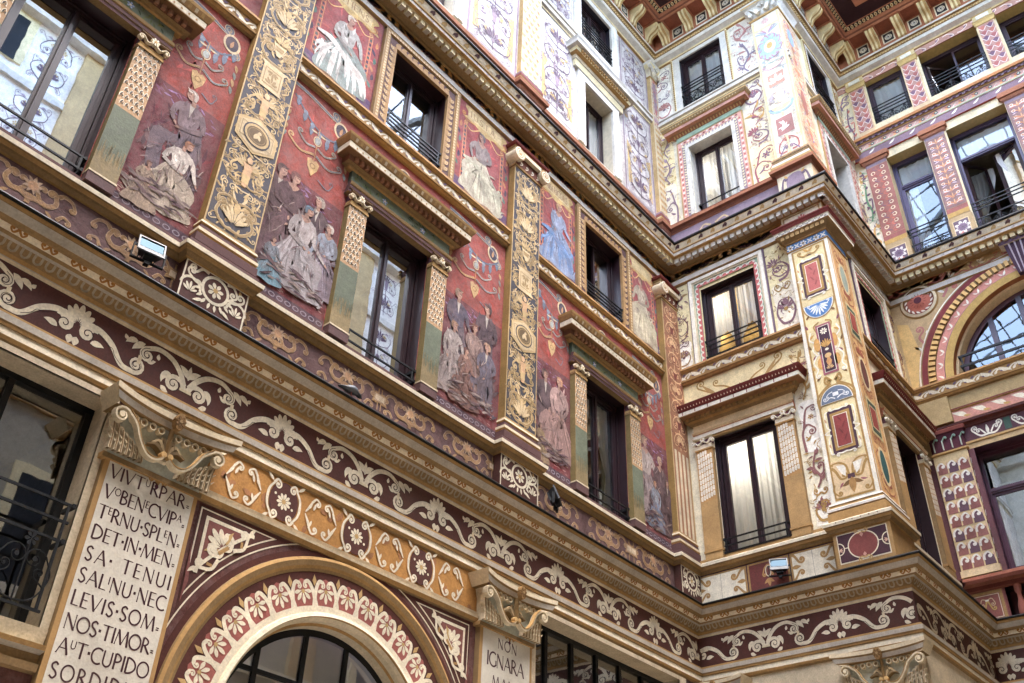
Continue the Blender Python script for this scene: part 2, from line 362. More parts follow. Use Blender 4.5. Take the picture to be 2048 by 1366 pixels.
def podium_motif(p, rng=rng):
    """tan strapwork: a mask or basket between scrolls and a framed tablet; period 1.2, height .5"""
    ln = ('tanl', .014)
    for s in (-1, 1):
        q = p.at(0, 0, mx=s)
        q.curl([(.0, -.12), (.1, -.09), (.22, -.1), (.3, -.02), (.27, .1)], .05, 1.0, 1, 0.068, 0.047, 'tan', line=ln)
        q.curl([(.12, -.08), (.06, .03), (.1, .1)], .035, 1, -1, 0.041, 0.027, 'tan', line=ln)
        q.curl([(.3, .1), (.36, .15), (.46, .13), (.52, .05)], .04, 1.1, -1, 0.047, 0.027, 'tan', line=ln)
        q.curl([(.36, -.2), (.42, -.12), (.5, -.14)], .035, 1, -1, 0.034, 0.020, 'tan', line=ln)
        q.leaf(.22, -.16, -.6, .12, .04, 'tan')
    q = p.up(2)
    for k in range(9): q.leaf(0, .06, 2*pi*k/9+.2, .13, .045, jit('tanl', rng))
    q.up().disc(0, .05, .06, 'cf9f6c'); q.rect(-.03, .03, -.2, -.06, 'tan')
    q = p.at(.6, 0).up(2)
    q.poly([(-.12, -.1), (-.03, -.075), (.03, -.075), (.12, -.1), (.09, 0), (.12, .1), (.03, .075), (-.03, .075), (-.12, .1), (-.09, 0)], 'tan')
    q.up().rect(-.06, .06, -.045, .045, 'd8c3a0'); q.box(-.08, .08, -.06, .06, .01, 'tanl')
    q.rect(-.012, .012, .08, .16, 'tan'); q.rect(-.012, .012, -.2, -.08, 'tan')
def arab(p, w, h, c, c2, rows, rg, th=.03, leafc=None, acc=None):
    """a symmetrical candelabra of scrolls in a w x h field, origin at its middle bottom"""
    dy = h/rows
    p.stroke([(0, 0), (0, h)], th*.7, c)
    for r in range(rows):
        y = dy*r+dy*.1
        R = min(w*.17, dy*.26)*rg.uniform(.85, 1.1); sd = rg.choice((1, -1)); v = rg.random()
        def half(q, y=y, R=R, sd=sd, v=v):
            if v < .6:
                q.curl([(0, y), (w*.16, y+dy*.05), (w*.36, y+dy*.2), (w*.42, y+dy*.48), (w*.33, y+dy*.66)], R, 1.3, 1, th, th*.55, c)
                q.curl([(w*.34, y+dy*.17), (w*.42, y+dy*.06)], R*.5, 1.2, -1, th*.6, th*.4, c2)
                q.curl([(w*.41, y+dy*.5), (w*.45, y+dy*.75)], R*.4, 1.1, 1, th*.5, th*.35, c2)
            else:
                q.curl([(0, y+dy*.85), (w*.14, y+dy*.8), (w*.3, y+dy*.62), (w*.4, y+dy*.35)], R, 1.4, -1, th, th*.5, c)
                q.curl([(0, y+dy*.12), (w*.12, y+dy*.1), (w*.28, y+dy*.14)], R*.55, 1.2, 1, th*.7, th*.4, c2)
                q.curl([(w*.33, y+dy*.6), (w*.44, y+dy*.8)], R*.45, 1.1, -1, th*.5, th*.35, c2)
            q.leaf(w*.1, y+dy*.3, .9, dy*.22, th*1.6, leafc or c2, .7); q.leaf(w*.25, y+dy*.1, -.5, dy*.16, th*1.3, leafc or c2, .6)
            q.leaf(w*.2, y+dy*.75, .3, dy*.18, th*1.4, leafc or c, -.7)
            if acc: q.up().flower(w*.17, y+dy*.55, R*.4, 5, acc)
        p.mir(half)
        u = p.up()
        if r % 3 == 0: u.palm(0, y+dy*.3, pi/2, dy*.5, 7, 2.4, c); u.disc(0, y+dy*.28, th*1.3, c2)
        elif r % 3 == 1: u.poly([(-th, y+dy*.1), (th, y+dy*.1), (th*2.2, y+dy*.5), (th*3, y+dy*.56), (-th*3, y+dy*.56), (-th*2.2, y+dy*.5)], c2); u.palm(0, y+dy*.5, pi/2, dy*.35, 5, 1.6, c)
        else: u.disc(0, y+dy*.45, th*2.2, c2, th*3); u.up().disc(0, y+dy*.45, th*1.3, c, th*2)
def gold_shaft(p, w, v0, v1, rg):
    """gold grotesques on navy, with two plinths and two hexagonal medallions"""
    g, d, l = 'gold', 'goldd', 'goldp'
    p.rect(-w/2, w/2, v0, v1, 'gold'); p.up().rect(-w/2+.018, w/2-.018, v0+.018, v1-.018, 'navy')
    q = p.up(2); iw = w-.06
    for i in range(int((v1-v0)*110)):
        sx = rg.choice((-1, 1)); x = sx*rg.uniform(.02, iw*.45); yy = rg.uniform(v0+.06, v1-.08); t = rg.uniform(0, 6)
        if i % 3: q.at(x, yy, 1, t).curl([(-.05, -.01), (0, .012), (.04, 0)], .026, 1.2, rg.choice((-1, 1)), .02, .012, rg.choice(('gold', 'goldd', 'goldd')), eye=False)
        else: q.leaf(x, yy, t, .11, .034, rg.choice(('gold', 'goldd')), rg.uniform(-.8, .8))
    q = p.up(3)
    y = v0+.04; k = 0
    while y < v1-.2:
        kind = ('scroll', 'herm', 'hex', 'herm', 'plinth', 'urn', 'scroll')[k % 7]; k += 1
        if kind in ('scroll', 'urn'):
            hh = min(.72, v1-y-.04)
            def half(s):
                s.curl([(0, y+.03), (iw*.2, y+.04), (iw*.38, y+.16*hh/.7), (iw*.36, y+.4*hh)], .085, 1.6, 1, .03, .024, d, line=(l, .014))
                s.curl([(iw*.02, y+.62*hh), (iw*.2, y+.66*hh), (iw*.36, y+.6*hh)], .075, 1.5, -1, .028, .02, d, line=(l, .014))
                s.curl([(iw*.34, y+.1*hh), (iw*.43, y+.05*hh)], .035, 1.1, 1, .018, .012, l)
                s.curl([(iw*.38, y+.72*hh), (iw*.42, y+.86*hh)], .045, 1.2, 1, .022, .014, l)
                for b in range(5): s.leaf(iw*.06, y+hh*(.2+.15*b), .7, .14, .035, l if b % 2 else g, .8)
                s.curl([(0, y+.9*hh), (iw*.18, y+.93*hh)], .05, 1.2, -1, .02, .014, l)
            q.mir(half)
            u = q.up(3)
            if kind == 'urn':
                u.poly([(-.03, y+.2), (.03, y+.2), (.085, y+.36), (.1, y+.42), (-.1, y+.42), (-.085, y+.36)], l); u.up().poly([(-.05, y+.3), (.05, y+.3), (.07, y+.38), (-.07, y+.38)], d)
                u.palm(0, y+.42, pi/2, .2, 7, 1.8, g)
            else: u.palm(0, y+.1, pi/2, .3, 7, 1.7, l); u.disc(0, y+.5*hh, .045, g, .08)
            y += hh
        elif kind == 'herm':
            hh = .55; u = q.up(3)
            def half(s):
                s.curl([(.03, y+.32), (.12, y+.36), (iw*.34, y+.25)], .06, 1.3, -1, .032, .018, g, line=(l, .01))
                s.curl([(.02, y+.06), (.1, y+.02), (iw*.36, y+.06)], .055, 1.3, 1, .026, .016, d, line=(l, .01))
                for b in range(5): s.leaf(.04, y+.3, .15+.28*b, .2, .028, l if b % 2 else g)
                s.curl([(iw*.3, y+.45), (iw*.42, y+.42)], .04, 1.1, -1, .018, .012, l)
            q.mir(half)
            u.poly([(-.03, y), (.03, y), (.06, y+.18), (.05, y+.24), (.075, y+.36), (-.075, y+.36), (-.05, y+.24), (-.06, y+.18)], 'c99f72')
            u.up().disc(0, y+.42, .04, 'd2ab80', .05); u.up().poly([(-.05, y+.05), (.05, y+.05), (.05, y+.18), (-.05, y+.18)], g)
            y += hh
        elif kind == 'hex':
            hh = .6; c = y+hh/2; u = q.up(2); r = iw*.46
            u.poly([(-r, c-.15), (0, c-.3), (r, c-.15), (r, c+.15), (0, c+.3), (-r, c+.15)], g)
            u.up().poly([(-r*.86, c-.13), (0, c-.26), (r*.86, c-.13), (r*.86, c+.13), (0, c+.26), (-r*.86, c+.13)], l)
            u.up(2).box(-r*.8, r*.8, c-.12, c+.12, .008, d); u.up(2).disc(0, c, r*.68, 'navy', .19, 20); u.up(3).disc(0, c, r*.61, g, .17, 20); u.up(4).disc(0, c, r*.5, '6b5638', .135, 18); u.up(4).ring(0, c, r*.42, .008, d, .11)
            u.up(5).leaf(-.04, c-.07, 1.1, .15, .06, l); u.up(5).leaf(.05, c-.06, 2.0, .13, .05, l); u.up(5).disc(.03, c+.06, .025, l)
            for sx in (-1, 1):
                for sy in (-1, 1): q.curl([(sx*.03, c+sy*.3), (sx*iw*.3, c+sy*.31)], .05, 1.2, -sx*sy, .02, .014, l)
            y += hh
        else:
            hh = .46; u = q.up(2)
            u.poly([(-iw*.3, y), (iw*.3, y), (iw*.25, y+.04), (iw*.25, y+.4), (iw*.33, y+.46), (-iw*.33, y+.46), (-iw*.25, y+.4), (-iw*.25, y+.04)], l)
            u.up().box(-iw*.2, iw*.2, y+.07, y+.37, .012, d); u.up().palm(0, y+.1, pi/2, .14, 5, 2.2, d); u.up().palm(0, y+.34, -pi/2, .12, 5, 2.2, d)
            for sx in (-1, 1): q.curl([(sx*iw*.3, y+.1), (sx*iw*.42, y+.16)], .05, 1.3, sx, .022, .014, g); q.curl([(sx*iw*.3, y+.36), (sx*iw*.44, y+.3)], .045, 1.3, -sx, .022, .014, g)
            y += hh
def festoon(p, w, h, rg, med='hang'):
    """grotesque of swags, pendants and scrolls for the red ground; origin middle top"""
    b, g, cr = '6b7684', 'b98a4a', 'd9c39a'
    p.curl([(-w*.5, -.02), (-w*.2, -.05), (w*.16, -.14)], .085, 1.4, 1, .05, .03, b, line=(cr, .016))
    p.up().curl([(w*.14, -.1), (w*.3, -.22), (w*.42, -.38)], .06, 1.3, -1, .04, .02, b, line=(cr, .014))
    n = 7
    for i in range(n):
        t = i/(n-1); x = -w*.34+w*.7*t; y = -.3-.34*sin(pi*t*.9)-.05*t
        p.up().leaf(x, y+.06, -pi/2, .15+.05*sin(pi*t), .075, '66798f')
        p.disc(x, y+.06, .04, '7d8ea0')
    p.stroke(cat([(-w*.4, -.22), (-w*.2, -.42), (0, -.55), (w*.2, -.54), (w*.4, -.34)], 6), .03, '59677b')
    q = p.up(2)
    q.ring(w*.28, -.26, .11, .035, cr, .14); q.disc(w*.28, -.26, .095, '3b3f4f', .125, 18); q.up().leaf(w*.27, -.34, 1.4, .15, .05, 'b98a5c')
    q.stroke([(0, -.5), (0, -1.2)], .012, g)
    q.disc(0, -.74, .045, 'a9b3b0', .06); q.ring(0, -.74, .06, .015, cr, .075)
    for s in (-1, 1):
        q.curl([(s*.02, -.86), (s*w*.14, -.9), (s*w*.26, -.8)], .05, 1.2, s, .026, .014, '7f8890', line=(cr, .008))
        q.curl([(s*.02, -1.0), (s*w*.2, -1.08), (s*w*.36, -.98)], .055, 1.2, s, .03, .014, b if s > 0 else g, line=(cr, .008))
        q.leaf(s*.02, -.6, -.3 if s > 0 else pi+.3, .12, .03, cr, .6*s)
        for k in range(4): q.leaf(s*w*.41, -.55-.13*k, -pi/2+s*.5, .13, .05, '7d8a86' if k % 2 else 'b3905c', -s*.5)
    q.poly([(-.1, -1.12), (-.04, -1.08), (0, -1.12), (.04, -1.08), (.1, -1.12), (.08, -1.24), (0, -1.38), (-.08, -1.24)], 'c9a468')
    q.up().ring(0, -1.2, .04, .012, '8d6a36')
    q.curl([(w*.1, -1.36), (w*.24, -1.42), (w*.3, -1.3)], .04, 1, 1, .02, .01, b)
def brush(p, x, y, rx, ry, n, l, wd, cols, rg, ang=None, da=.5):
    for i in range(n):
        a = rg.uniform(0, 2*pi); r = rg.random()**.5
        cx, cy = x+rx*r*cos(a), y+ry*r*sin(a); t = (ang if ang is not None else a)+rg.uniform(-da, da); ll = l*rg.uniform(.4, 1)
        k = rg.uniform(-.5, .5)
        p.up(1+i % 3).leaf(cx-cos(t)*ll/2, cy-sin(t)*ll/2, t, ll, wd*rg.uniform(.5, 1), jit(rg.choice(cols), rg, .25), k)
def person(p, h, dress, rg, hair='3a2218', kind='gown', lean=0.0, skin='b98f78', flip=1, top=None, seat=False):
    """a painted figure, feet at the origin, about h tall"""
    p = p.at(0, 0, h, 0, flip); fade = lambda c: mixc(c, '7a5658', .2); d = fade(dress); top = fade(top or dress); skin = fade(skin); hair = fade(hair)
    def sh(c, f): return tuple(min(.9, x*f) for x in (C(c) if isinstance(c, str) else c))
    if kind == 'gown':
        body = [(-.05, .62), (-.12, .48), (-.2, .28), (-.31, .06), (-.24, -.01), (-.1, .02), (.06, -.015), (.24, .015), (.36, .05), (.31, .22), (.2, .36) if not seat else (.31, .41), (.07, .62)]
    elif seat: body = [(-.09, .64), (-.13, .4), (.0, .3), (.18, .36), (.16, .02), (.27, .0), (.3, .42), (.1, .48), (.1, .64)]
    else: body = [(-.08, .64), (-.1, .4), (-.12, .2), (-.13, .0), (-.03, .0), (0, .3), (.05, .02), (.15, .0), (.13, .3), (.1, .64)]
    body = [(x+rg.uniform(-.012, .012), y+rg.uniform(-.012, .012)) for x, y in body]
    p.up(1).poly(cat(body+[body[0]], 4), d)
    for i in range(44):
        t = rg.random(); x0 = -.06+.12*t; x1 = (-.31+.63*t) if kind == 'gown' else (-.12+.25*t)
        y1 = rg.uniform(-.02, .4); xm = (x0+x1)/2+rg.uniform(-.06, .07); k = rg.uniform(.7, 1.02)
        p.up(2+i % 3).stroke(cat([(x0, rg.uniform(.42, .62)), (xm, .36+rg.uniform(-.05, .05)), (x1*k, y1)], 3), [.003, rg.uniform(.01, .04), .004], sh(d, rg.choice((.55, .68, .8, .9, 1.12, 1.25, 1.38))))
    for i in range(16):    # broken edges
        t = rg.random(); a = rg.choice((-1, 1)); y = rg.uniform(0, .55); x = a*(.33-.46*y)*(1 if kind == 'gown' else .45)
        p.up(5).leaf(x, y, pi/2-a*.6+rg.uniform(-.5, .5), rg.uniform(.05, .13), .025, sh(d, rg.uniform(.45, 1.3)), .6)
    q = p.up(7).at(lean*.5, 0)
    q.poly(cat([(-.065, .58), (-.1, .72), (-.115, .81), (-.05, .86), (.05, .86), (.115, .81), (.1, .72), (.07, .58), (-.065, .58)], 4), top)
    for i in range(16): q.up(1+i % 2).leaf(rg.uniform(-.09, .08), rg.uniform(.58, .8), pi/2+rg.uniform(-.7, .7), rg.uniform(.05, .14), .026, sh(top, rg.choice((.55, .72, .88, 1.18, 1.4))))
    if kind != 'gown': q.up(2).poly([(-.018, .86), (.03, .86), (.008, .71)], 'bdb5aa')
    elif rg.random() < .7: q.up(2).poly(cat([(-.06, .86), (0, .8), (.06, .86), (0, .875), (-.06, .86)], 3), skin)
    a = q.up(4); e1 = (.15+rg.uniform(-.02, .03), .66+rg.uniform(-.03, .03)); h1 = (.2+rg.uniform(-.1, .1), .52+rg.uniform(-.04, .1))
    for e, hh, sx, f in ((e1, h1, 1, 1.08), ((-e1[0]+rg.uniform(-.02, .04), e1[1]-.02), (rg.uniform(-.1, .06), .53+rg.uniform(-.03, .06)), -1, .8)):
        a.stroke(cat([(sx*.09, .815), ((sx*.1+e[0])*.5+sx*.01, (.81+e[1])*.5), e], 4), [.055, .058, .046], sh(top, f)); a.up().stroke(cat([e, ((e[0]+hh[0])*.5, (e[1]+hh[1])*.5-.008), hh], 4), [.046, .042, .03], sh(top, f*.93))
        a.up(2).leaf(hh[0], hh[1], atan2(hh[1]-e[1], hh[0]-e[0]), .05, .026, skin); 
        for k in range(3): a.up(3).leaf((e[0]+sx*.09)/2+rg.uniform(-.02, .02), (e[1]+.81)/2, -pi/2+rg.uniform(-.4, .4), .07, .014, sh(top, f*rg.choice((.65, 1.35))))
    a.up(2).stroke([(0, .85), (.005, .92)], .042, sh(skin, .8))
    hd = a.up(4).at(lean*.3+rg.uniform(-.01, .01), 0)
    hd.disc(.004, .953, .043, skin, .056); hd.up().leaf(.022, .92, pi/2, .07, .04, sh(skin, 1.2)); hd.up(2).leaf(-.02, .92, pi/2, .07, .03, sh(skin, .75)); hd.up(3).stroke([(.01, .93), (.03, .928)], .006, '7d4038')
    hd.up(3).disc(.016, .962, .006, '3a2a22'); hd.up(3).disc(.034, .962, .005, '3a2a22'); hd.up(3).stroke([(.025, .96), (.03, .945)], .005, sh(skin, .65))
    hd.up(4).poly(cat([(-.048, .915), (-.056, .975), (-.025, 1.015), (.03, 1.01), (.048, .985), (.012, .985), (-.018, .965), (-.026, .91), (-.048, .915)], 4), hair)
    for k in range(5): hd.up(5).leaf(-.045+.016*k, .985, .3+rg.uniform(-.5, .5), .05, .015, sh(hair, rg.choice((.6, 1.4, 1.7))))
# ================================================================== bands shared by the four facades
def cap_u(c): return c
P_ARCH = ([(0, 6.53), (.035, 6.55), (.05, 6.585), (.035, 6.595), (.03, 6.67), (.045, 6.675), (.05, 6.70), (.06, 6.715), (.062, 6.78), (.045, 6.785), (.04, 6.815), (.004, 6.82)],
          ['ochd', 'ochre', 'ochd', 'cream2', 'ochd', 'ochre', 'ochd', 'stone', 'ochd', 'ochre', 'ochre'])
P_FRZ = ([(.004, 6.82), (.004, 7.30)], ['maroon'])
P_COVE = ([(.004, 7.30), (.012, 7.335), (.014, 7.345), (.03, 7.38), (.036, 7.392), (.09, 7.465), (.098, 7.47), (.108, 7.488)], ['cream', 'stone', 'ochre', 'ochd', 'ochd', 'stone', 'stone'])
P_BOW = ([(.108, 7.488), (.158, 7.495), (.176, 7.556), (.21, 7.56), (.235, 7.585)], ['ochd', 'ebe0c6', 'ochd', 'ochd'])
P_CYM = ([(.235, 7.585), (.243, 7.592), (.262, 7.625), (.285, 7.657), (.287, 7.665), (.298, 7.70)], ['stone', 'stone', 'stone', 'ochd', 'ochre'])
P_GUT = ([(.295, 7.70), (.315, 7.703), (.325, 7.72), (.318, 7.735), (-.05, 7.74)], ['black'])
def bands_low(F, par, u0, u1, m0, m1, nphase):
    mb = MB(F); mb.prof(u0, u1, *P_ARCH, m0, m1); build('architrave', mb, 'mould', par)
    mb = MB(F); mb.prof(u0, u1, *P_FRZ, m0, m1)
    p = Pen(mb, -.017)
    k0 = math.floor((u0-nphase)/2.46)-1; k1 = math.ceil((u1-nphase)/2.46)+1
    for k in range(k0, k1+1):
        c = nphase+2.46*k
        if c+1.3 < u0 or c-1.3 > u1: continue
        sub = MB(F); frieze_motif(Pen(sub, .007).at(c, 7.06))
        for f, col in zip(sub.f, sub.c):
            us = [sub.v[i][0]*F.u[0]+sub.v[i][1]*F.u[1] for i in f]
            if min(us) < u0+.02 or max(us) > u1-.01: continue
            mb.f.append([len(mb.v)+j for j in range(len(f))]); mb.v.extend(sub.v[i] for i in f); mb.c.append(col)
    build('frieze', mb, 'paint', par)
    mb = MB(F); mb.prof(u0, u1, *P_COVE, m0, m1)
    a, b = u0+m0*.06, u1+m1*.06
    n = int((b-a)/.122)
    for i in range(n):     # the row of grey loops
        c = a+(i+.5)*(b-a)/n
        pts = [(c-.034, 7.462), (c-.036, 7.43), (c-.03, 7.408), (c, 7.396), (c+.03, 7.408), (c+.036, 7.43), (c+.034, 7.462)]
        P = cat(pts, 3)
        for q0, q1 in zip(P[:-1], P[1:]):
            dx, dy = q1[0]-q0[0], q1[1]-q0[1]; l = hypot(dx, dy); nx, ny = -dy/l*.012, dx/l*.012
            wf = lambda z: .036+(z-7.392)*.74+.012
            mb.face([(q0[0]+nx, q0[1]+ny, wf(q0[1])), (q1[0]+nx, q1[1]+ny, wf(q1[1])), (q1[0]-nx, q1[1]-ny, wf(q1[1])), (q0[0]-nx, q0[1]-ny, wf(q0[1]))], 'a59a84')
    build('loop_moulding', mb, 'mould', par)
    mb = MB(F); mb.prof(u0, u1, *P_BOW, m0, m1)
    a, b = u0+m0*.17, u1+m1*.17; n = max(1, int((b-a)/.295))
    for i in range(n):
        c = a+(i+.5)*(b-a)/n
        sub = MB(Fr((0, 0, 0), (1, 0), (0, -1))); p = Pen(sub, 0)
        for s in (-1, 1): p.curl([(0, .036), (s*.018, .004), (s*.045, -.02), (s*.072, .004)], .022, 1.2, s, .026, .018, 'a8742a')
        for f, col in zip(sub.f, sub.c):   # laid on the sloping band
            mb.face([(c+sub.v[i][0], 7.5255+sub.v[i][2]*.9, .158+(7.5255+sub.v[i][2]*.9-7.495)*.295+.004) for i in f], col)
    build('bow_band', mb, 'mould', par)
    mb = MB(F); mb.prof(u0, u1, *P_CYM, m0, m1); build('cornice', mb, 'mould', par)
    mb = MB(F); mb.prof(u0, u1, *P_GUT, m0, m1); build('gutter', mb, 'metal', par)
def sill(F, par, u0, u1, m0, m1, cols=None):
    mb = MB(F)
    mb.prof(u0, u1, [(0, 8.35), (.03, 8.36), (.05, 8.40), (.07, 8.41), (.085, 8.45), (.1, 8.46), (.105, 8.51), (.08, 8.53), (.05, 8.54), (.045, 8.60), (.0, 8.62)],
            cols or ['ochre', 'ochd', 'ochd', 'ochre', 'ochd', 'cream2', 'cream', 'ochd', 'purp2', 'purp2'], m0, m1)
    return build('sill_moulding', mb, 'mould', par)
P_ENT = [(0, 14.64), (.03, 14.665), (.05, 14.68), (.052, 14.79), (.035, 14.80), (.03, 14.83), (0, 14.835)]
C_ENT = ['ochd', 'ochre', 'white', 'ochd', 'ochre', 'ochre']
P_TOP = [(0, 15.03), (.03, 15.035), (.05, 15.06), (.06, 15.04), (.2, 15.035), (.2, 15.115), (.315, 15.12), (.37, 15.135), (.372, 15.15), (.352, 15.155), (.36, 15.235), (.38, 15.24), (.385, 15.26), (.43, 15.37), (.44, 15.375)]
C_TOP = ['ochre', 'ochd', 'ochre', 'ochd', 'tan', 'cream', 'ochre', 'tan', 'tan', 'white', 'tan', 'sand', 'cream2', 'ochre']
def bands_top(F, par, u0, u1, m0, m1, frz, dent='creamy', seed=1, skipd=[]):
    rg = random.Random(seed)
    mb = MB(F); mb.prof(u0, u1, P_ENT, C_ENT, m0, m1); build('entablature', mb, 'mould', par)
    mb = MB(F); mb.rect(u0+m0*0, u1, 14.835, 15.03, 0, frz[0]); q = Pen(mb, .003)
    n = max(1, round((u1-u0)/.62))
    for i in range(n):
        c = u0+(i+.5)*(u1-u0)/n; s = 1 if i % 2 else -1
        p = q.at(c, 14.932, 1, 0, s)
        p.curl([(-.29, -.05), (-.16, -.08), (-.02, -.03), (.1, .06)], .055, 1.4, 1, .03, .018, frz[1]); p.curl([(.0, -.03), (.12, -.06), (.22, -.02)], .04, 1.3, 1, .022, .014, frz[1])
        for k in range(4): p.leaf(-.25+.07*k, -.05+.015*k, 1.3-.3*k, .09, .035, frz[2], -.6)
        p.up().leaf(.18, .05, .2, .13, .05, frz[3], .5); p.up().leaf(-.2, .05, .5, .1, .04, frz[3], .8); p.disc(.25, .0, .03, frz[4])
    build('scroll_frieze', mb, 'paint', par)
    mb = MB(F); mb.prof(u0, u1, P_TOP, C_TOP, m0, m1)
    # leaf-and-ochre cyma
    a, b = u0+m0*.4, u1+m1*.4; n = max(1, int((b-a)/.27))
    for i in range(n):
        c = a+(i+.5)*(b-a)/n
        for dx, col in ((-.045, 'ochl' if i % 2 else 'purp2'), (.075, 'cream2')):
            pts = [(-.045, .1), (-.05, .55), (0, .95), (.05, .55), (.045, .1), (0, .25)]
            mb.face([(c+dx+x+.05*(y-.5), 15.262+.105*y, .389+.0455*y+.004) for x, y in pts], col)
        for s, col in ((1, 'lav2'),):
            sub = MB(Fr((0, 0, 0), (1, 0), (0, -1))); Pen(sub, 0).curl([(-.03, -.02), (.02, -.012)], .017, 1.1, 1, .007, .006, col, eye=False)
            for f, cc in zip(sub.f, sub.c): mb.face([(c+sub.v[j][0], 15.197+sub.v[j][2], .352+.0085*(.5+sub.v[j][2]*10)+.004) for j in f], cc)
    a, b = u0+m0*.3, u1+m1*.3; n = max(1, round((b-a)/.145))
    for i in range(n):
        c = a+(i+.5)*(b-a)/n
        mb.box(c-.047, c+.047, 15.015, 15.112, .2, .3, dent, dent, 'stone')
    build('crown_cornice', mb, 'mould', par)
    mb = MB(F); mb.prof(u0, u1, [(.435, 15.372), (.455, 15.375), (.468, 15.40), (.46, 15.43), (-.02, 15.45)], ['black'], m0, m1); build('gutter', mb, 'metal', par)
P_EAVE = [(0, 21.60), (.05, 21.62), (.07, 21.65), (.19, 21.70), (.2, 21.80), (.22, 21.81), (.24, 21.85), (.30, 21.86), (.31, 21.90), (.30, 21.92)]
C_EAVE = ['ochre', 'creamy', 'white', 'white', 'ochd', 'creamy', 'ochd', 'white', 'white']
def eave(F, par, u0, u1, m0, m1, ph=0.0):
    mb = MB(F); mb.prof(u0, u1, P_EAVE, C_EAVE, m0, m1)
    a, b = u0+m0*.23, u1+m1*.23; n = int((b-a)/.07)
    for i in range(n):
        c = a+(i+.5)*(b-a)/n; mb.box(c-.02, c+.02, 21.812, 21.852, .21, .252, 'sand')
    build('eaves_moulding', mb, 'mould', par)
    mb = MB(F)
    mb.prof(u0, u1, [(.29, 21.92), (.29, 22.42), (.62, 22.44), (.66, 22.40), (.68, 22.46), (.72, 22.48), (.74, 22.54)], ['a0603f', '8f4c34', 'terra', 'terra', 'terd', 'terra'], m0, m1)
    mb.prof(u0, u1, [(.74, 22.54), (.76, 22.56), (.83, 22.63), (.85, 22.65)], ['terra', '2c2320', 'terra'], m0, m1)
    a, b = u0+m0*.8, u1+m1*.8; n = int((b-a)/.1)
    for i in range(n):    # egg moulding
        c = a+(i+.5)*(b-a)/n
        pts = [(c+.036*cos(t*pi/4), .5+.5*sin(t*pi/4)) for t in range(8)]
        mb.face([(x, 22.56+.07*y-.004, .76+.07*y) for x, y in pts], 'creamy'); mb.face([(c+(x-c)*.55, 22.56+.07*(.5+(y-.5)*.6)-.01, .76+.07*(.5+(y-.5)*.6)) for x, y in pts], 'ochre')
    mb.prof(u0, u1, [(.85, 22.65), (1.25, 22.655), (1.27, 22.60), (1.4, 22.59), (1.4, 22.95), (0, 23.0)], ['3a2226', 'terra', 'terra', 'terd', 'grey'], m0, m1)
    build('eaves_soffit', mb, 'mould', par)
    a, b = u0+max(0, m0)*.3+max(0, -m0)*-.3, u1+(m1*.3 if m1 < 0 else m1*.3)
    n = max(1, round((b-a)/.67))
    for i in range(n):
        c = a+(i+.5)*(b-a)/n; mb = MB(F)
        pr = cat([(.29, 21.95), (.34, 21.97), (.36, 22.06), (.42, 22.14), (.56, 22.2), (.64, 22.3), (.62, 22.4), (.29, 22.41)], 3)
        for s, (x0, x1, dd) in enumerate(((-.1, -.045, 0), (-.045, .0, -.02), (.0, .045, 0), (.045, .1, -.0))):
            A = [mb.P(c+x0, v, w+dd) for w, v in pr]; B = [mb.P(c+x1, v, w+dd) for w, v in pr]
            for j in range(len(pr)-1): mb.idx([A[j], B[j], B[j+1], A[j+1]], ('creamy', 'ochl', 'creamy', 'ochl')[s])
            if s in (0, 3): mb.idx(A if s == 0 else B, 'creamy')
        mb.box(c-.14, c+.14, 22.40, 22.43, .29, .7, 'terra')
        build('console', mb, 'mould', par)
        if i < n-1:
            d = c+(b-a)/n/2; mb = MB(F); p = Pen(mb, .295)
            p.rect(d-.15, d+.15, 22.0, 22.36, 'cream2'); p.up().rect(d-.12, d+.12, 22.03, 22.33, '2f2a30'); p.up(2).disc(d, 22.18, .09, 'cream2'); p.up(3).disc(d, 22.18, .075, 'grey')
            p.up(4).flower(d, 22.18, .07, 6, 'white', '2f2a30'); build('rosette_tile', mb, 'paint', par)
# ================================================================== windows, railings, curtains
ROOMS = {}
def room(F, u0, u1, v0, v1, w, depth=1.6, col='dark', back=None):
    mb = ROOMS.setdefault(id(F), MB(F))
    x = .12
    a = [mb.P(u, v, z) for z in (w, w-depth) for u, v in ((u0-x, v0-x), (u1+x, v0-x), (u1+x, v1+x), (u0-x, v1+x))]
    for q in ([4, 5, 6, 7],): mb.idx([a[i] for i in q], back or col)
    for q in ([0, 1, 5, 4], [1, 2, 6, 5], [2, 3, 7, 6], [3, 0, 4, 7]): mb.idx([a[i] for i in q], col)
def railing(F, par, u0, u1, vs, w, orn=None, thick=.022):
    mb = MB(F)
    for v in vs: mb.box(u0, u1, v-thick/2, v+thick/2, w-thick, w, 'iron')
    for u in (u0+.04, u1-.04): mb.box(u-.012, u+.012, min(vs)-.02 if not orn else orn[0], max(vs), w-.018, w-.002, 'iron')
    for u in (u0, u1): 
        for v in (vs[0], vs[-1]): mb.box(u-.015, u+.015, v-.02, v+.02, w-.2, w+.006, 'iron')
    if orn:
        p = Pen(mb, w, d=.012); v0, v1 = orn; h = v1-v0; n = max(2, round((u1-u0)/(h*.9)))
        mb.box(u0, u1, v0-.01, v0+.012, w-.02, w, 'iron')
        for i in range(n):
            c = u0+(i+.5)*(u1-u0)/n; q = p.at(c, v0)
            for s in (-1, 1):
                q.curl([(0, h*.05), (s*h*.25, h*.12), (s*h*.4, h*.45), (s*h*.28, h*.72)], h*.17, 1.4, s, .016, .012, 'iron')
                q.curl([(s*h*.36, h*.3), (s*h*.2, h*.4)], h*.09, 1.2, -s, .012, .01, 'iron')
            q.stroke([(0, 0), (0, h)], .014, 'iron')
            q.flower(0, h*.9, h*.1, 6, 'iron')
    return build('railing', mb, 'metal', par)
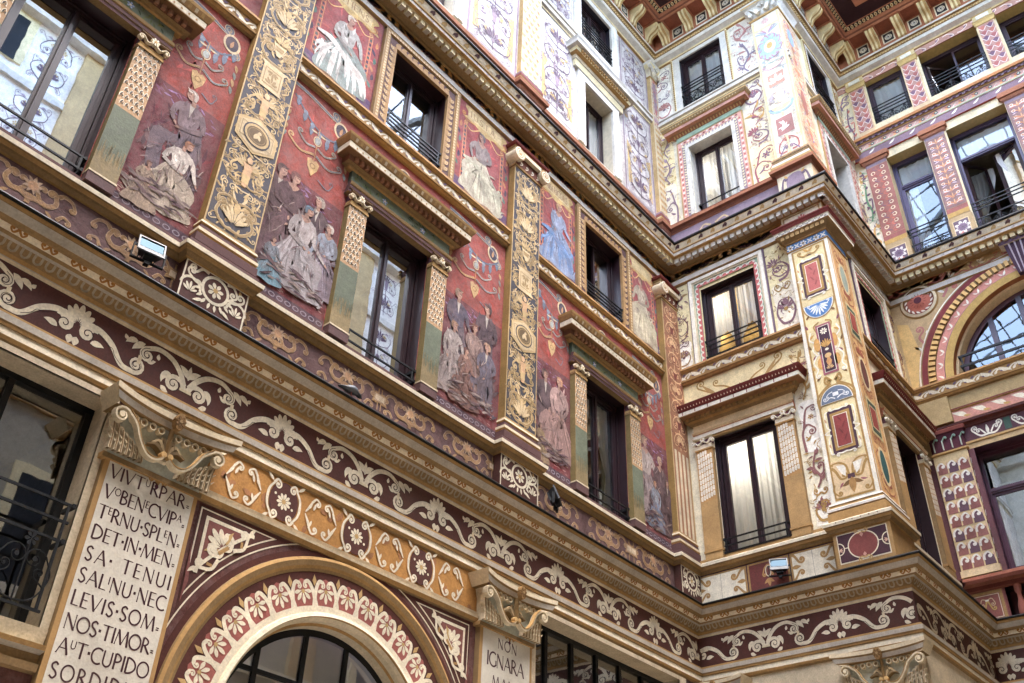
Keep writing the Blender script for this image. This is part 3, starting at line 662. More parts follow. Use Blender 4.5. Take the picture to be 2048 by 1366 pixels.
def window(F, par, uc, v0, v1, hw, wd, desc=None, rev='wood', glass='glass', rail=None, orn=None, railw=.0, leaf=True, transom=None, roomc='dark', frm='wood', ft=.09, openl=None, mull=.09, back=None, depth=1.6, off=0.0):
    uc += off
    mb = MB(F); z = -wd
    u0, u1 = uc-hw, uc+hw
    fr = lambda a, b, c, d: None
    for q in ([(u0, v0, 0), (u0, v1, 0), (u0, v1, z), (u0, v0, z)], [(u1, v0, 0), (u1, v1, 0), (u1, v1, z), (u1, v0, z)], [(u0, v1, 0), (u1, v1, 0), (u1, v1, z), (u0, v1, z)], [(u0, v0, 0), (u1, v0, 0), (u1, v0, z), (u0, v0, z)]): mb.face(q, rev)
    f2 = ft*.5
    for x0, x1, zz in ((u0, u0+f2*.8, z+.02), (u0+f2*.8, u0+f2, z-.02), (u0+f2, u0+ft, z-.004), (u1-f2*.8, u1, z+.02), (u1-f2, u1-f2*.8, z-.02), (u1-ft, u1-f2, z-.004)): mb.box(x0, x1, v0, v1, z-.08, zz, frm if zz != z-.02 else 'dark')
    mb.box(u0+f2, u1-f2, v1-ft*.4, v1, z-.06, z+.016, frm); mb.box(u0+ft, u1-ft, v1-ft, v1, z-.08, z-.002, frm); mb.box(u0+ft, u1-ft, v0, v0+ft*.8, z-.08, z-.002, frm)
    top = v1-ft
    if transom:
        mb.box(u0+ft, u1-ft, transom-.05, transom+.05, z-.07, z+.012, frm); top = transom-.05
        mb.box(u0+ft, u1-ft, transom-.015, transom+.015, z, z+.03, frm)
    w = build('window', mb, 'wood', par, desc)
    if transom:
        mb = MB(F); mb.rect(u0+ft, u1-ft, transom+.05, v1-ft, z-.05, 'white'); build('pane', mb, glass, w)
    il, ir = u0+ft, u1-ft; b = v0+ft*.8
    halves = [(il, uc), (uc, ir)] if leaf else [(il, ir)]
    for k, (a, c) in enumerate(halves):
        if openl is not None and k in openl:
            # casement swung inwards on its outer edge
            mb = MB(F); ang = openl[k]; hx = a if k == 0 else c; L = c-a; sg = 1 if k == 0 else -1
            ex = hx+sg*L*cos(ang); ez = z-.05-L*sin(ang)
            def quad(t0, t1, y0, y1, col='wood'):
                f = lambda t: (hx+sg*L*t*cos(ang), z-.05-L*t*sin(ang))
                (x0, z0), (x1, z1) = f(t0), f(t1)
                for dz in (0, .04): mb.face([(x0, y0, z0-dz), (x1, y0, z1-dz), (x1, y1, z1-dz), (x0, y1, z0-dz)], col)
                mb.face([(x1, y0, z1), (x1, y0, z1-.04), (x1, y1, z1-.04), (x1, y1, z1)], col)
            quad(0, .14, b, top); quad(.86, 1, b, top); quad(.14, .86, b, b+.08); quad(.14, .86, top-.07, top)
            cs = build('casement', mb, 'wood', w)
            mb = MB(F); f = lambda t: (hx+sg*L*t*cos(ang), z-.07-L*t*sin(ang)); (x0, z0), (x1, z1) = f(.14), f(.86)
            mb.face([(x0, b+.08, z0), (x1, b+.08, z1), (x1, top-.07, z1), (x0, top-.07, z0)], 'white'); build('pane', mb, glass, w)
            continue
        m = mull/2
        t = .045
        aa, cc = (a, c) if not leaf else ((a, c-.004) if k == 0 else (a+.004, c))
        mb = MB(F); lt = t if k == 0 or not leaf else m; rt = t if k == 1 or not leaf else m
        mb.box(aa, aa+lt, b, top, z-.06, z-.012, frm); mb.box(cc-rt, cc, b, top, z-.06, z-.012, frm)
        mb.box(aa+lt, cc-rt, top-t, top, z-.06, z-.016, frm); mb.box(aa+lt, cc-rt, b, b+t*1.6, z-.06, z-.016, frm)
        if leaf and k == 0: mb.box(cc-.02, cc+.024, b, top, z-.012, z+.018, frm)
        build('casement', mb, 'wood', w)
        mb = MB(F); mb.rect(aa+lt, cc-rt, b+t*1.6, top-t, z-.04, 'white'); build('pane', mb, glass, w)
    if rail: railing(F, w, u0+.02, u1-.02, rail, railw, orn)
    if roomc: room(F, u0, u1, v0, v1, z-.085, depth, roomc, back)
    return w
CURT = []
def curtain(F, u0, u1, v0, v1, w, label0, tied=0, seed=0, hem=0.0, amp=.022, grp='voile curtains behind the panes'):
    """one hanging of gathered voile; tied=-1/1 draws it towards the left/right jamb at a third of its height"""
    rg = random.Random(seed); mb = MB(F); n = 44; m = 16 if tied or hem else 4
    ph = [rg.uniform(0, 6) for _ in range(3)]; f = [rg.uniform(20, 30), rg.uniform(44, 60), rg.uniform(9, 14)]
    ids = []
    for j in range(m+1):
        t = j/m; row = []
        for i in range(n+1):
            s = i/n; v = v1-(v1-v0)*t
            if tied:
                kt = .62; g = 1-.82*max(0, 1-abs(t-kt)/.5)**1.3 if t < kt else 1-.82*max(0, 1-(t-kt)/.9)**.8
                u = (u0+(u1-u0)*s*g) if tied < 0 else (u1-(u1-u0)*(1-s)*g); a = amp*(.6+.7*t)
            else: u = u0+(u1-u0)*s; a = amp*(.7+.3*t)
            if hem: v = v1-(v1-v0)*t*(1-hem*sin(pi*s)**.7)
            wob = sin(f[0]*s+ph[0])*.6+sin(f[1]*s+ph[1])*.35+sin(f[2]*s+ph[2]+t)*.4
            row.append(mb.P(u, v, w+a*wob))
        ids.append(row)
    for j in range(m):
        for i in range(n): mb.idx([ids[j][i], ids[j][i+1], ids[j+1][i+1], ids[j+1][i]], 'white')
    return build('curtain', mb, 'curtain', None, label0, True, None, 'curtain', grp)
# ================================================================== FACADE A: the long red wing
XL = -4.0
A = thing('palace_facade', 'long wing painted with red figure murals above a Latin inscription and a round arch', 'building', (5, 8, 0), 'painted facades round the courtyard')
AB = 14.13
def colA(u, v):
    if v < 6.53: return 'maroon2'
    if v < 8.4: return 'purp2'
    if v < 12.3: return 'red'
    if v < 14.7: return 'redd'
    return 'white'
W0, W1, W2 = 1.88, 6.66, 11.6
PIL = (-.98, 4.165, 9.30)
MZ = (1.9, 6.72, 11.68)
UW = (1.7, 6.72, 11.66)
holes = [(.3, 3.50, 4.30, 6.47), (9.86, 13.4, 4.30, 6.45), (6.64-1.36, 6.64+1.36, 0, 3.9+1.36)]
holes += [(w-.62, w+.62, 8.62, 10.88) for w in (W0, W1, W2)] + [(w-.59, w+.59, 12.65, 14.34) for w in MZ]
holes += [(w-.5, w+.52, 16.5, 18.42) for w in UW] + [(w-.58, w+.6, 19.95, 21.42) for w in UW]
mb = MB(FA); grid_wall(mb, XL, AB, 0, 23, holes, 0, colA)
# corners between the arch and its square hole
cx, cz, ra = 6.64, 3.9, 1.36
for s in (-1, 1):
    for i in range(16):
        t0, t1 = pi/2*i/16, pi/2*(i+1)/16
        def sq(t): k = max(abs(cos(t)), abs(sin(t))); return (cx+s*ra*cos(t)/k, cz+ra*sin(t)/k)
        mb.face([(cx+s*ra*cos(t0), cz+ra*sin(t0), 0), (*sq(t0), 0), (*sq(t1), 0), (cx+s*ra*cos(t1), cz+ra*sin(t1), 0)], 'cream')
build('wall', mb, 'fresco', A)
# ---------------------------------------------------------------- ground storey
for k, (u0, u1, v0, v1) in enumerate(((.3, 3.5, 4.3, 6.47), (9.86, 13.4, 4.3, 6.45))):
    mb = MB(FA)
    t = .13
    mb.box(u0-.2, u0, v0-.05, v1+.06, 0, .03, 'plaster'); mb.box(u1, u1+.2 if k else u1+.075, v0-.05, v1+.06, 0, .03, 'plaster'); mb.box(u0, u1, v1, v1+.06, 0, .03, 'plaster')
    mb.prof(u0-.2, u1+.07, [(0, v0-.35), (.06, v0-.34), (.07, v0-.28), (.03, v0-.27), (.03, v0-.2), (.1, v0-.18), (.11, v0-.14), (.03, v0-.12), (.05, v0)], ['ochd', 'ochd', 'ochre', 'ochd', 'stone', 'ochre', 'plaster', 'plaster'])
    build('window_surround', mb, 'paint', A)
    mb = MB(FA); z = -.26
    for q in ([(u0, v0, .03), (u0, v1, .03), (u0, v1, z), (u0, v0, z)], [(u1, v0, .03), (u1, v1, .03), (u1, v1, z), (u1, v0, z)], [(u0, v1, .03), (u1, v1, .03), (u1, v1, z), (u0, v1, z)], [(u0, v0, .03), (u1, v0, .03), (u1, v0, z), (u0, v0, z)]): mb.face(q, 'plaster')
    w = build('shop_window', mb, 'paint', A)
    mb = MB(FA); n = 6 if k else 4
    mb.box(u0, u0+.07, v0, v1, z-.06, z, 'black'); mb.box(u1-.07, u1, v0, v1, z-.06, z, 'black'); mb.box(u0, u1, v1-.06, v1, z-.06, z+.004, 'black'); mb.box(u0, u1, v0, v0+.06, z-.06, z+.004, 'black')
    for i in range(1, n): c = u0+(u1-u0)*i/n; mb.box(c-.03, c+.03, v0+.06, v1-.06, z-.05, z-.004, 'black')
    build('frame', mb, 'metal', w)
    mb = MB(FA); mb.rect(u0, u1, v0, v1, z-.04, 'white'); build('pane', mb, 'darkglass', w)
    room(FA, u0, u1, v0, v1, z-.07, 2.4, '2a2723')
    if not k: railing(FA, w, u0+.05, u1-.04, [5.36, 5.2, 5.03], .05, (4.42, 5.03), .022)
def rom_panel(c, hw, lines, top, seed):
    par = None
    mb = MB(FA); mb.box(c-hw, c+hw, 0, 5.97, 0, .08, 'ochre', 'ochd')
    p = Pen(mb, .083); p.rect(c-hw+.05, c+hw-.045, .4, 5.95, 'cbc6b8')
    q = p.up()
    for v, h, txt, col, a, b in lines: write(q, txt, c+a, c+b, v, h, '472a30')
    for s in (-1, 1): q.at(c+.05, 5.90).curl([(0, -.06), (s*.02, -.01), (s*.045, .01)], .035, 1.3, -s, .028, .018, 'ochre')
    q.up().poly([(c+.05, 5.79), (c+.072, 5.825), (c+.05, 5.86), (c+.028, 5.825)], '4d2038')
    pl = build('inscription_pilaster', mb, 'smooth', A)
    # composite capital
    capital(FA, pl, c-.02, 5.93, 6.51, .08)
def capital(F, par, c, v0, v1, w0, sc=1.0, green='b2b6a6'):
    mb = MB(F); h = v1-v0; H = .58; k = h/H*1.0; K = sc
    X = lambda x: c+x*K
    # bell
    for i in range(8):
        pass
    bell = [(.50, 0, .03), (.49, .1, .05), (.50, .3, .07), (.53, .42, .11)]
    for (a, y0, z0), (b, y1, z1) in zip(bell[:-1], bell[1:]):
        mb.face([(X(-a), v0+y0*k, w0+z0), (X(a), v0+y0*k, w0+z0), (X(b), v0+y1*k, w0+z1), (X(-b), v0+y1*k, w0+z1)], green)
        for s in (-1, 1): mb.face([(X(s*a), v0+y0*k, w0+z0), (X(s*a), v0+y0*k, 0), (X(s*b), v0+y1*k, 0), (X(s*b), v0+y1*k, w0+z1)], 'cream')
    # astragal
    mb.box(X(-.53), X(.53), v0-.05*k, v0, 0, w0+.035, 'ochd', 'ochre')
    # concave abacus
    n = 14; prof = [(0, .42), (.03, .44), (.05, .5), (.07, .52), (.075, .575), (.04, .58)]
    cols = ['ochd', 'stone', 'ochd', 'cream', 'ochre']
    rows = []
    for dw, y in prof:
        r = []
        for i in range(n+1):
            x = -1+2*i/n; r.append(mb.P(X(x*(.6+dw*1.3)), v0+y*k, w0+.09+dw+.12*abs(x)**2.2))
        rows.append(r)
    for a in range(len(rows)-1):
        for i in range(n): mb.idx([rows[a][i], rows[a][i+1], rows[a+1][i+1], rows[a+1][i]], cols[a])
    for s in (-1, 1):
        mb.face([(X(s*.6), v0+.42*k, w0+.21), (X(s*.6), v0+.42*k, 0), (X(s*.69), v0+.575*k, 0), (X(s*.69), v0+.575*k, w0+.285)], 'cream')
    mb.rect(X(-.6), X(.6), v0+.42*k, v0+.421*k, w0+.1, 'ochd')
    mb.face([(X(-.6), v0+.42*k, 0), (X(.6), v0+.42*k, 0), (X(.6), v0+.42*k, w0+.16), (X(-.6), v0+.42*k, w0+.16)], 'ochd')
    p = Pen(mb, w0+.14, (K, 0, 0, k, c, v0), .06)
    for i in range(9):
        x = -.38+.095*i
        if abs(x) > .06: p.ring(x, .375, .034, .014, 'cream', n=12); p.at(0, 0, d=.0, dw=-.02).disc(x, .375, .02, 'ochd')
    # S volutes
    for s in (-1, 1):
        q = p.at(0, 0, 1, 0, s, dw=.05)
        q.curl([(.03, .10), (.10, .05), (.2, .06), (.3, .17), (.37, .3), (.48, .39)], .085, 1.6, -1, .034, .04, 'cream')
        q.up(3).stroke(cat([(.03, .115), (.10, .068), (.2, .08), (.29, .18), (.36, .31), (.46, .405)], 6), .012, 'ochre')
        a = p.at(0, 0, 1, 0, s, dw=-.02)
        for i in range(7):      # acanthus at the corner
            x = .2+.055*i; hh = .1+.035*i
            a.at(x, 0).stroke(cat([(0, .0), (.005, hh*.5), (.03, hh*.95), (.06, hh)], 5), [.05, .04, .02], 'cream' if i % 2 else 'd8c6a6')
            a.up(4).at(x, 0).stroke(cat([(.0, .0), (.008, hh*.5), (.03, hh*.9)], 4), .012, 'ochd')
            for b in range(3): a.up(2).at(x+.02, hh*(.3+.25*b)).stroke([(0, 0), (.03, .03)], [.028, .008], 'cream')
        q.disc(.035, .13, .03, 'ochl')
    p.rect(-.05, .05, .085, .105, 'cream')
    # palm spray and bud
    for i in range(7):
        t = radians(25+21.7*i); l = .2
        p.at(0, 0, dw=.0).stroke(cat([(0, .14), (l*.6*cos(t), .16+l*.75*sin(t)), (l*1.15*cos(t), .15+l*.5*sin(t))], 5), [.05, .06, .02], 'a08a64' if i % 2 else '6e5a3a')
    p.at(0, 0, dw=.05).stroke([(0, .12), (0, .42)], .03, '7d6238')
    b = p.at(0, 0, dw=.13)
    b.disc(0, .47, .055, '8a6a3c', .09, 12); b.up(3).flower(0, .47, .06, 7, '6b4d26', 'ochd')
    build('capital', mb, 'mould', par)
L1 = [(5.73, 'VIVTuRPAR='), (5.53, 'VoBENeCVIPa='), (5.335, 'TeRNU.SPLeN='), (5.14, 'DET.IN.MEN='), (4.94, 'SA. TENUI'), (4.745, 'SALiNU.NEC'), (4.545, 'LEVIS.SOM='), (4.345, 'NOS.TIMOR='), (4.145, 'AuT.CUPIDO'), (3.945, 'SORDIDUS')]
rom_panel(4.08, .5, [(v, .128, t, 0, -.42, .43) for v, t in L1], 5.9, 1)
rom_panel(9.22, .5, [(5.70, .125, 'NON', 0, -.17, .19), (5.455, .17, 'IGNARA', 0, -.36, .34), (5.22, .13, 'MALI', 0, -.25, .25), (5.0, .13, 'MISERIS', 0, -.36, .34)], 5.9, 2)
# ochre rosette band
mb = MB(FA); u0, u1 = 4.58, 8.74
mb.rect(u0, u1, 6.06, 6.53, .012, 'b07a2c'); p = Pen(mb, .015)
for i in range(26): p.leaf(rng.uniform(u0+.1, u1-.1), rng.uniform(6.1, 6.45), rng.uniform(0, 6), .12, .06, jit('a06a3a', rng, .15), .8)
for i in range(5):
    c = 4.56+1.043*i; q = p.up(3).at(c, 6.29)
    if c-.2 > u0 and c+.2 < u1:
        q.disc(0, 0, .19, 'maroon', .215, 22); r = q.up()
        for s in (-1, 1):
            r.stroke(cat([(s*.13, .2), (s*.2, .1), (s*.215, 0), (s*.2, -.1), (s*.13, -.2)], 6), [.02, .035, .02], 'cream2')
            for t in (-1, 1):
                r.curl([(s*.16, t*.17), (s*.12, t*.22), (s*.08, t*.2)], .045, 1.3, s*t, .03, .022, 'cream2'); r.leaf(s*.17, t*.19, (.7 if s > 0 else pi-.7)*t, .12, .035, 'cream2')
        r.flower(0, 0, .095, 10, 'cream2', 'ochl'); r.disc(.12, -.05, .015, 'cream2'); r.disc(-.12, .06, .015, 'cream2')
    c += .52; q = p.up(3).at(c, 6.29)
    if c+.2 < u1:
        for s in (-1, 1):
            for t in (-1, 1):
                q.stroke(cat([(s*.22, t*.01), (s*.17, t*.09), (s*.14, t*.16)], 5), [.012, .035, .02], 'cream2')
                q.curl([(s*.15, t*.14), (s*.1, t*.2), (s*.05, t*.18)], .035, 1.3, s*t, .028, .02, 'cream2'); q.leaf(s*.12, t*.06, pi/2*t+.3*s, .1, .03, 'cream2')
    
build('rosette_frieze', mb, 'paint', A)
mb = MB(FA); mb.prof(4.58, 8.74, [(0, 5.92), (.03, 5.93), (.06, 5.97), (.065, 6.0), (.03, 6.01), (.04, 6.05), (0, 6.06)], ['ochd', 'ochre', 'cream', 'ochre', 'cream', 'ochre']); build('band_moulding', mb, 'mould', A)
# arch
a0, a1 = -.05, pi+.05
mb = MB(FA)
R = lambda r0, r1, w, col, w1=None, n=64: mb.arc(cx, cz, r0, r1, a0, a1, w, col, n, w1)
R(2.15, 2.165, .006, 'cream2'); R(2.02, 2.09, .02, 'maroon')
for r0, w0, r1, w1, col in ((2.03, 0, 2.02, .05, 'ochd'), (2.02, .05, 1.985, .065, 'ochre'), (1.985, .065, 1.93, .05, 'ochd'), (1.93, .05, 1.9, .035, 'ochre'), (1.9, .035, 1.87, .02, 'ochd')): R(r0, r1, w0, col, w1)
R(1.48, 1.87, .016, 'maroon'); 
build('archivolt', mb, 'mould', A)
mb = MB(FA); p = Pen(mb, .019); n = 17; dt = pi/n
mb.arc(cx, cz, 1.44, 1.515, a0, a1, .0225, 'cream2', 64)
for i in range(-1, n+1):
    t = (i+.5)*dt; q = p.at(cx, cz, 1, t-pi/2)
    hw = 1.68*dt/2
    q.poly([(-hw*.86, 1.5), (hw*.86, 1.5), (hw*.86, 1.66), (hw*.6, 1.76), (0, 1.8), (-hw*.6, 1.76), (-hw*.86, 1.66)], 'pinkb')
    r = q.up()
    for s in (-1, 1):
        r.stroke(cat([(s*hw*.98, 1.49), (s*hw*.93, 1.6), (s*hw*.8, 1.7), (s*hw*.55, 1.765), (s*hw*.22, 1.755)], 4), [.06, .045, .042, .04], 'cream2')
        r.up().curl([(s*hw*.5, 1.77), (s*hw*.25, 1.765), (s*hw*.12, 1.735)], .028, 1.2, s, .024, .016, 'cream2')
    r.up().palm(0, 1.68, -pi/2, .145, 5, 2.7, 'cream2', .042); r.up(2).disc(0, 1.665, .022, 'ochl')
    for s in (-1,): r.up().poly([(s*hw*1.0, 1.71), (s*hw*1.0+.028, 1.765), (s*hw, 1.835), (s*hw*1.0-.028, 1.765)], 'ochl')
build('palmette_band', mb, 'paint', A)
mb = MB(FA)
for r0, w0, r1, w1, col in ((1.45, .02, 1.44, .05, 'cream'), (1.44, .05, 1.40, .06, 'cream2'), (1.40, .06, 1.395, .03, 'ochre'), (1.395, .03, 1.36, .0, 'cream'), (1.36, 0, 1.36, -.08, 'cream'), (1.36, -.08, 1.33, -.09, 'ochre'), (1.33, -.09, 1.32, -.22, 'plaster')): R(r0, r1, w0, col, w1)
ar = build('arched_window', mb, 'mould', A)
mb = MB(FA); mb.arc(cx, cz, 1.25, 1.33, 0, pi, -.2, 'black', 40)
for x in (-.85, -.28, .28, .85): mb.box(cx+x-.025, cx+x+.025, 2.0, cz+math.sqrt(1.27**2-x*x), -.24, -.2, 'black')
for v in (4.62, 4.0, 3.4): mb.box(cx-math.sqrt(max(.01, 1.27**2-max(0, v-cz)**2)), cx+math.sqrt(max(.01, 1.27**2-max(0, v-cz)**2)), v-.02, v+.02, -.245, -.203, 'black')
build('frame', mb, 'metal', ar)
mb = MB(FA); mb.face([(cx+1.33*cos(t*pi/24), cz+1.33*sin(t*pi/24), -.23) for t in range(25)]+[(cx-1.33, 1.9, -.23), (cx+1.33, 1.9, -.23)], 'white'); build('pane', mb, 'darkglass', ar)
curtain(FA, cx-1.36, cx+1.36, 1.9, 5.3, -.36, 'pale blind closing the round arched window under the palmette band', 0, 4, 0, .01, None)
room(FA, cx-1.3, cx+1.3, 1.9, 5.2, -.3, 2.0, 'dark')
# spandrels
for s in (-1, 1):
    mb = MB(FA); m = lambda x: cx+s*x
    def tri(r, x0, x1, y1, k=12):   # the region left between the arch and the upper corner
        t1 = math.asin(min(1, (y1-cz)/r)) if (y1-cz) < r else pi/2
        t0 = math.acos(min(1, x1/r)) if x1 < r else 0
        pts = [(x1, y1), ]
        pts += [(r*cos(t1+(t0-t1)*i/k), cz+r*sin(t1+(t0-t1)*i/k)) for i in range(k+1)] if t0 < t1 else []
        return pts
    P1 = tri(2.165, 0, 1.98, 5.905); P2 = tri(2.22, 0, 1.955, 5.87); P3 = tri(2.30, 0, 1.88, 5.80)
    mb.face([(m(x), y, .006) for x, y in P1], 'maroon')
    mb.face([(m(x), y, .009) for x, y in P2], 'cream2'); mb.face([(m(x*1.0), y, .0112) for x, y in tri(2.235, 0, 1.94, 5.855)], 'maroon'); mb.face([(m(x), y, .0135) for x, y in P3], 'brick')
    p = Pen(mb, .016).at(cx, 0, 1, 0, s)
    p.stroke([(1.30, 5.785), (1.88, 5.785)], .035, 'cream2'); p.stroke([(1.865, 5.80), (1.865, 5.22)], .035, 'cream2'); p.stroke([(2.315*cos(t), cz+2.315*sin(t)) for t in [.61+.36*i/12 for i in range(13)]], .035, 'cream2')
    p.poly([(1.96, 4.9), (1.92, 5.12), (1.975, 5.5)], 'brick'); q = p.up().at(1.64, 5.55, 1, pi/4)
    q.palm(.0, 0, 0, .21, 5, 1.9, 'cream2', .06)
    for k in (-1, 1):
        q.curl([(-.02, 0), (-.06, k*.07), (-.01, k*.14)], .06, 1.5, -k, .045, .035, 'cream2'); q.leaf(.0, k*.05, k*.9, .17, .05, 'ochl', k*.5)
        q.curl([(-.08, k*.1), (-.12, k*.22), (-.05, k*.33)], .05, 1.4, -k, .04, .03, 'cream2'); q.leaf(-.03, k*.36, k*1.3, .11, .04, 'cream2', .4*k); q.up().stroke([(-.1, k*.2), (-.05, k*.24)], .03, 'ochre')
    q.up().rect(-.05, -.01, -.07, .07, 'ochre')
    build('spandrel', mb, 'paint', A)
bands_low(FA, A, XL, AB, 0, -1, 4.20)
# ---------------------------------------------------------------- podium band, pedestals, sills
PX = [(c-.41, c+.41) for c in PIL]+[(13.5, AB)]
segs = []; x = XL
for a, b in PX: segs.append((x, a)); x = b
for k, (a, b) in enumerate(segs):
    mb = MB(FA); mb.rect(a, b, 7.74, 8.36, .004, 'purp2'); p = Pen(mb, .007)
    n = max(1, round((b-a)/1.2)); d = (b-a)/n
    for i in range(n):
        podium_motif(p.at(a+(i+.5)*d, 8.17, min(1, d/1.2)*.95, mx=1 if i % 2 else -1))
    build('podium_band', mb, 'fresco', A); sill(FA, A, a, b, 0, 0)
peds = []
for k, (a, b) in enumerate(PX):
    last = k == 3
    mb = MB(FA); mb.box(a, b, 7.7, 8.36, 0, .14, 'maroon', 'maroon'); p = Pen(mb, .143).at((a+b)/2, 8.16)
    h = (b-a)/2
    p.box(-h, h, -.46, .2, .02, 'cream2'); q = p.up()
    q.ring(0, 0, .16, .035, 'cream2'); q.flower(0, 0, .1, 7, 'cream2', 'ochl')
    for i in range(10): q.leaf(.18*cos(pi+pi*i/9), .18*sin(pi+pi*i/9), pi+pi*i/9, .09, .035, 'cream2')
    if not last:
        for s in (-1, 1):
            q.curl([(s*.12, .16), (s*.2, .17), (s*.26, .1)], .055, 1.4, -s*-1 if s < 0 else -1, .035, .025, 'cream2')
            q.curl([(s*.16, -.02), (s*.25, -.02), (s*.34, .03)], .06, 1.3, s, .035, .025, 'cream2')
            q.at(s*.29, -.14).palm(0, -.04, pi/2, .13, 5, 2, 'cream2', .03); q.ring(s*.29, -.12, .12, .03, 'cream2', n=20, a0=0, a1=pi); q.leaf(s*.3, .1, pi/2, .08, .04, 'ochl', .5*s); q.leaf(s*.12, -.19, -.5 if s > 0 else pi+.5, .13, .04, 'cream2')
    else:
        for s in (-1, 1): q.curl([(s*.1, .16), (s*.18, .17), (s*.24, .1)], .05, 1.4, -1 if s > 0 else 1, .035, .025, 'cream2'); q.palm(s*.22, -.2, pi/2, .14, 5, 2, 'cream2', .03)
    pd = build('pedestal', mb, 'paint', A)
    mb = MB(FA); mb.base = .14
    mb.wrap(a, b if not last else b+.3, [(0, 8.35), (.03, 8.36), (.05, 8.40), (.07, 8.41), (.085, 8.45), (.1, 8.46), (.105, 8.51), (.08, 8.53), (.05, 8.54), (.045, 8.60), (.0, 8.62)], ['ochre', 'ochd', 'ochd', 'ochre', 'ochd', 'cream2', 'cream', 'ochd', 'purp2', 'purp2'])
    build('pedestal_moulding', mb, 'mould', pd); peds.append(pd)
# ---------------------------------------------------------------- giant pilasters
SH = [(c-.35, c+.35) for c in PIL]+[(13.53, AB)]
for k, (a, b) in enumerate(SH):
    mb = MB(FA); c = (a+b)/2; last = k == 3
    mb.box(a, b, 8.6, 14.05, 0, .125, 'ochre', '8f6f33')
    p = Pen(mb, .128).at(c, 0)
    if last:
        h = (b-a)/2
        p.rect(-h, h, 8.95, 14.05, 'gold'); p.up().rect(-h+.03, h-.04, 8.98, 14.0, '9c6a4a')
        for i in range(4): p.up(2).rect(-h+.07+.13*i, -h+.14+.13*i, 8.98, 10.6, 'cream')
        arab(p.at(0, 10.65).up(2), .52, 3.3, 'e0b583', '7d3d34', 9, random.Random(5), .03, 'd99a6a')
    else: gold_shaft(p, b-a, 8.97, 14.04, random.Random(30+k))
    pl = build('pilaster', mb, 'paint', A)
    mb = MB(FA); mb.base = .125
    mb.wrap(a, b+(.3 if last else 0), [(.05, 8.60), (.06, 8.61), (.06, 8.72), (.04, 8.73), (.055, 8.76), (.055, 8.80), (.03, 8.82), (.02, 8.88), (.035, 8.90), (.03, 8.93), (0.002, 8.97)], ['purp2', 'purp2', 'ochd', 'ochre', 'cream', 'ochd', 'purp2', 'ochre', 'cream', 'ochd'])
    build('base', mb, 'mould', pl)
    mb = MB(FA); mb.base = .125
    b2 = b+(.3 if last else 0)
    mb.wrap(a, b2, [(.002, 14.03), (.02, 14.04), (.025, 14.07), (.01, 14.08)], ['ochd', 'ochre', 'ochre'])
    mb.box(a-.01, b2+.01, 14.07, 14.30, 0, .15, '6b3a2c', 'cream')
    q = Pen(mb, .153)
    for i in range(4): q.curl([(a+.1+.15*i, 14.10), (a+.16+.15*i, 14.14)], .035, 1.2, 1, .02, .014, 'cream2')
    mb.wrap(a-.02, b2+.02, [(.03, 14.38), (.05, 14.40), (.07, 14.44), (.10, 14.46), (.11, 14.50), (.1, 14.52)], ['cream', 'ochd', 'dred', 'dred', 'dred'])
    for s, cc in ((-1, a+.0), (1, b2-.0)):     # ionic volutes: rolls with a spiral face
        n = 18
        for r0, z0, r1, z1, col in ((.13, 0, .12, .17, 'cream'), (.12, .17, .13, .24, 'cream2')):
            for i in range(n):
                t, t2 = 2*pi*i/n, 2*pi*(i+1)/n
                mb.face([(cc+r0*cos(t), 14.24+r0*sin(t), z0), (cc+r0*cos(t2), 14.24+r0*sin(t2), z0), (cc+r1*cos(t2), 14.24+r1*sin(t2), z1), (cc+r1*cos(t), 14.24+r1*sin(t), z1)], col)
        q = Pen(mb, .24).at(cc, 14.24, 1, 0, s); q.disc(0, 0, .13, 'b08a5a', n=20)
        q = Pen(mb, .243, d=.0).at(cc, 14.24, 1, 0, s); q.stroke([( (.125-.1*i/40)*cos(pi/2-i*.36), (.125-.1*i/40)*sin(pi/2-i*.36)) for i in range(41)], [.03, .016], 'cream2')
    mb.box(a+.1, b2-.1, 14.30, 14.38, 0, .22, 'cream', 'cream')
    build('capital', mb, 'mould', pl)
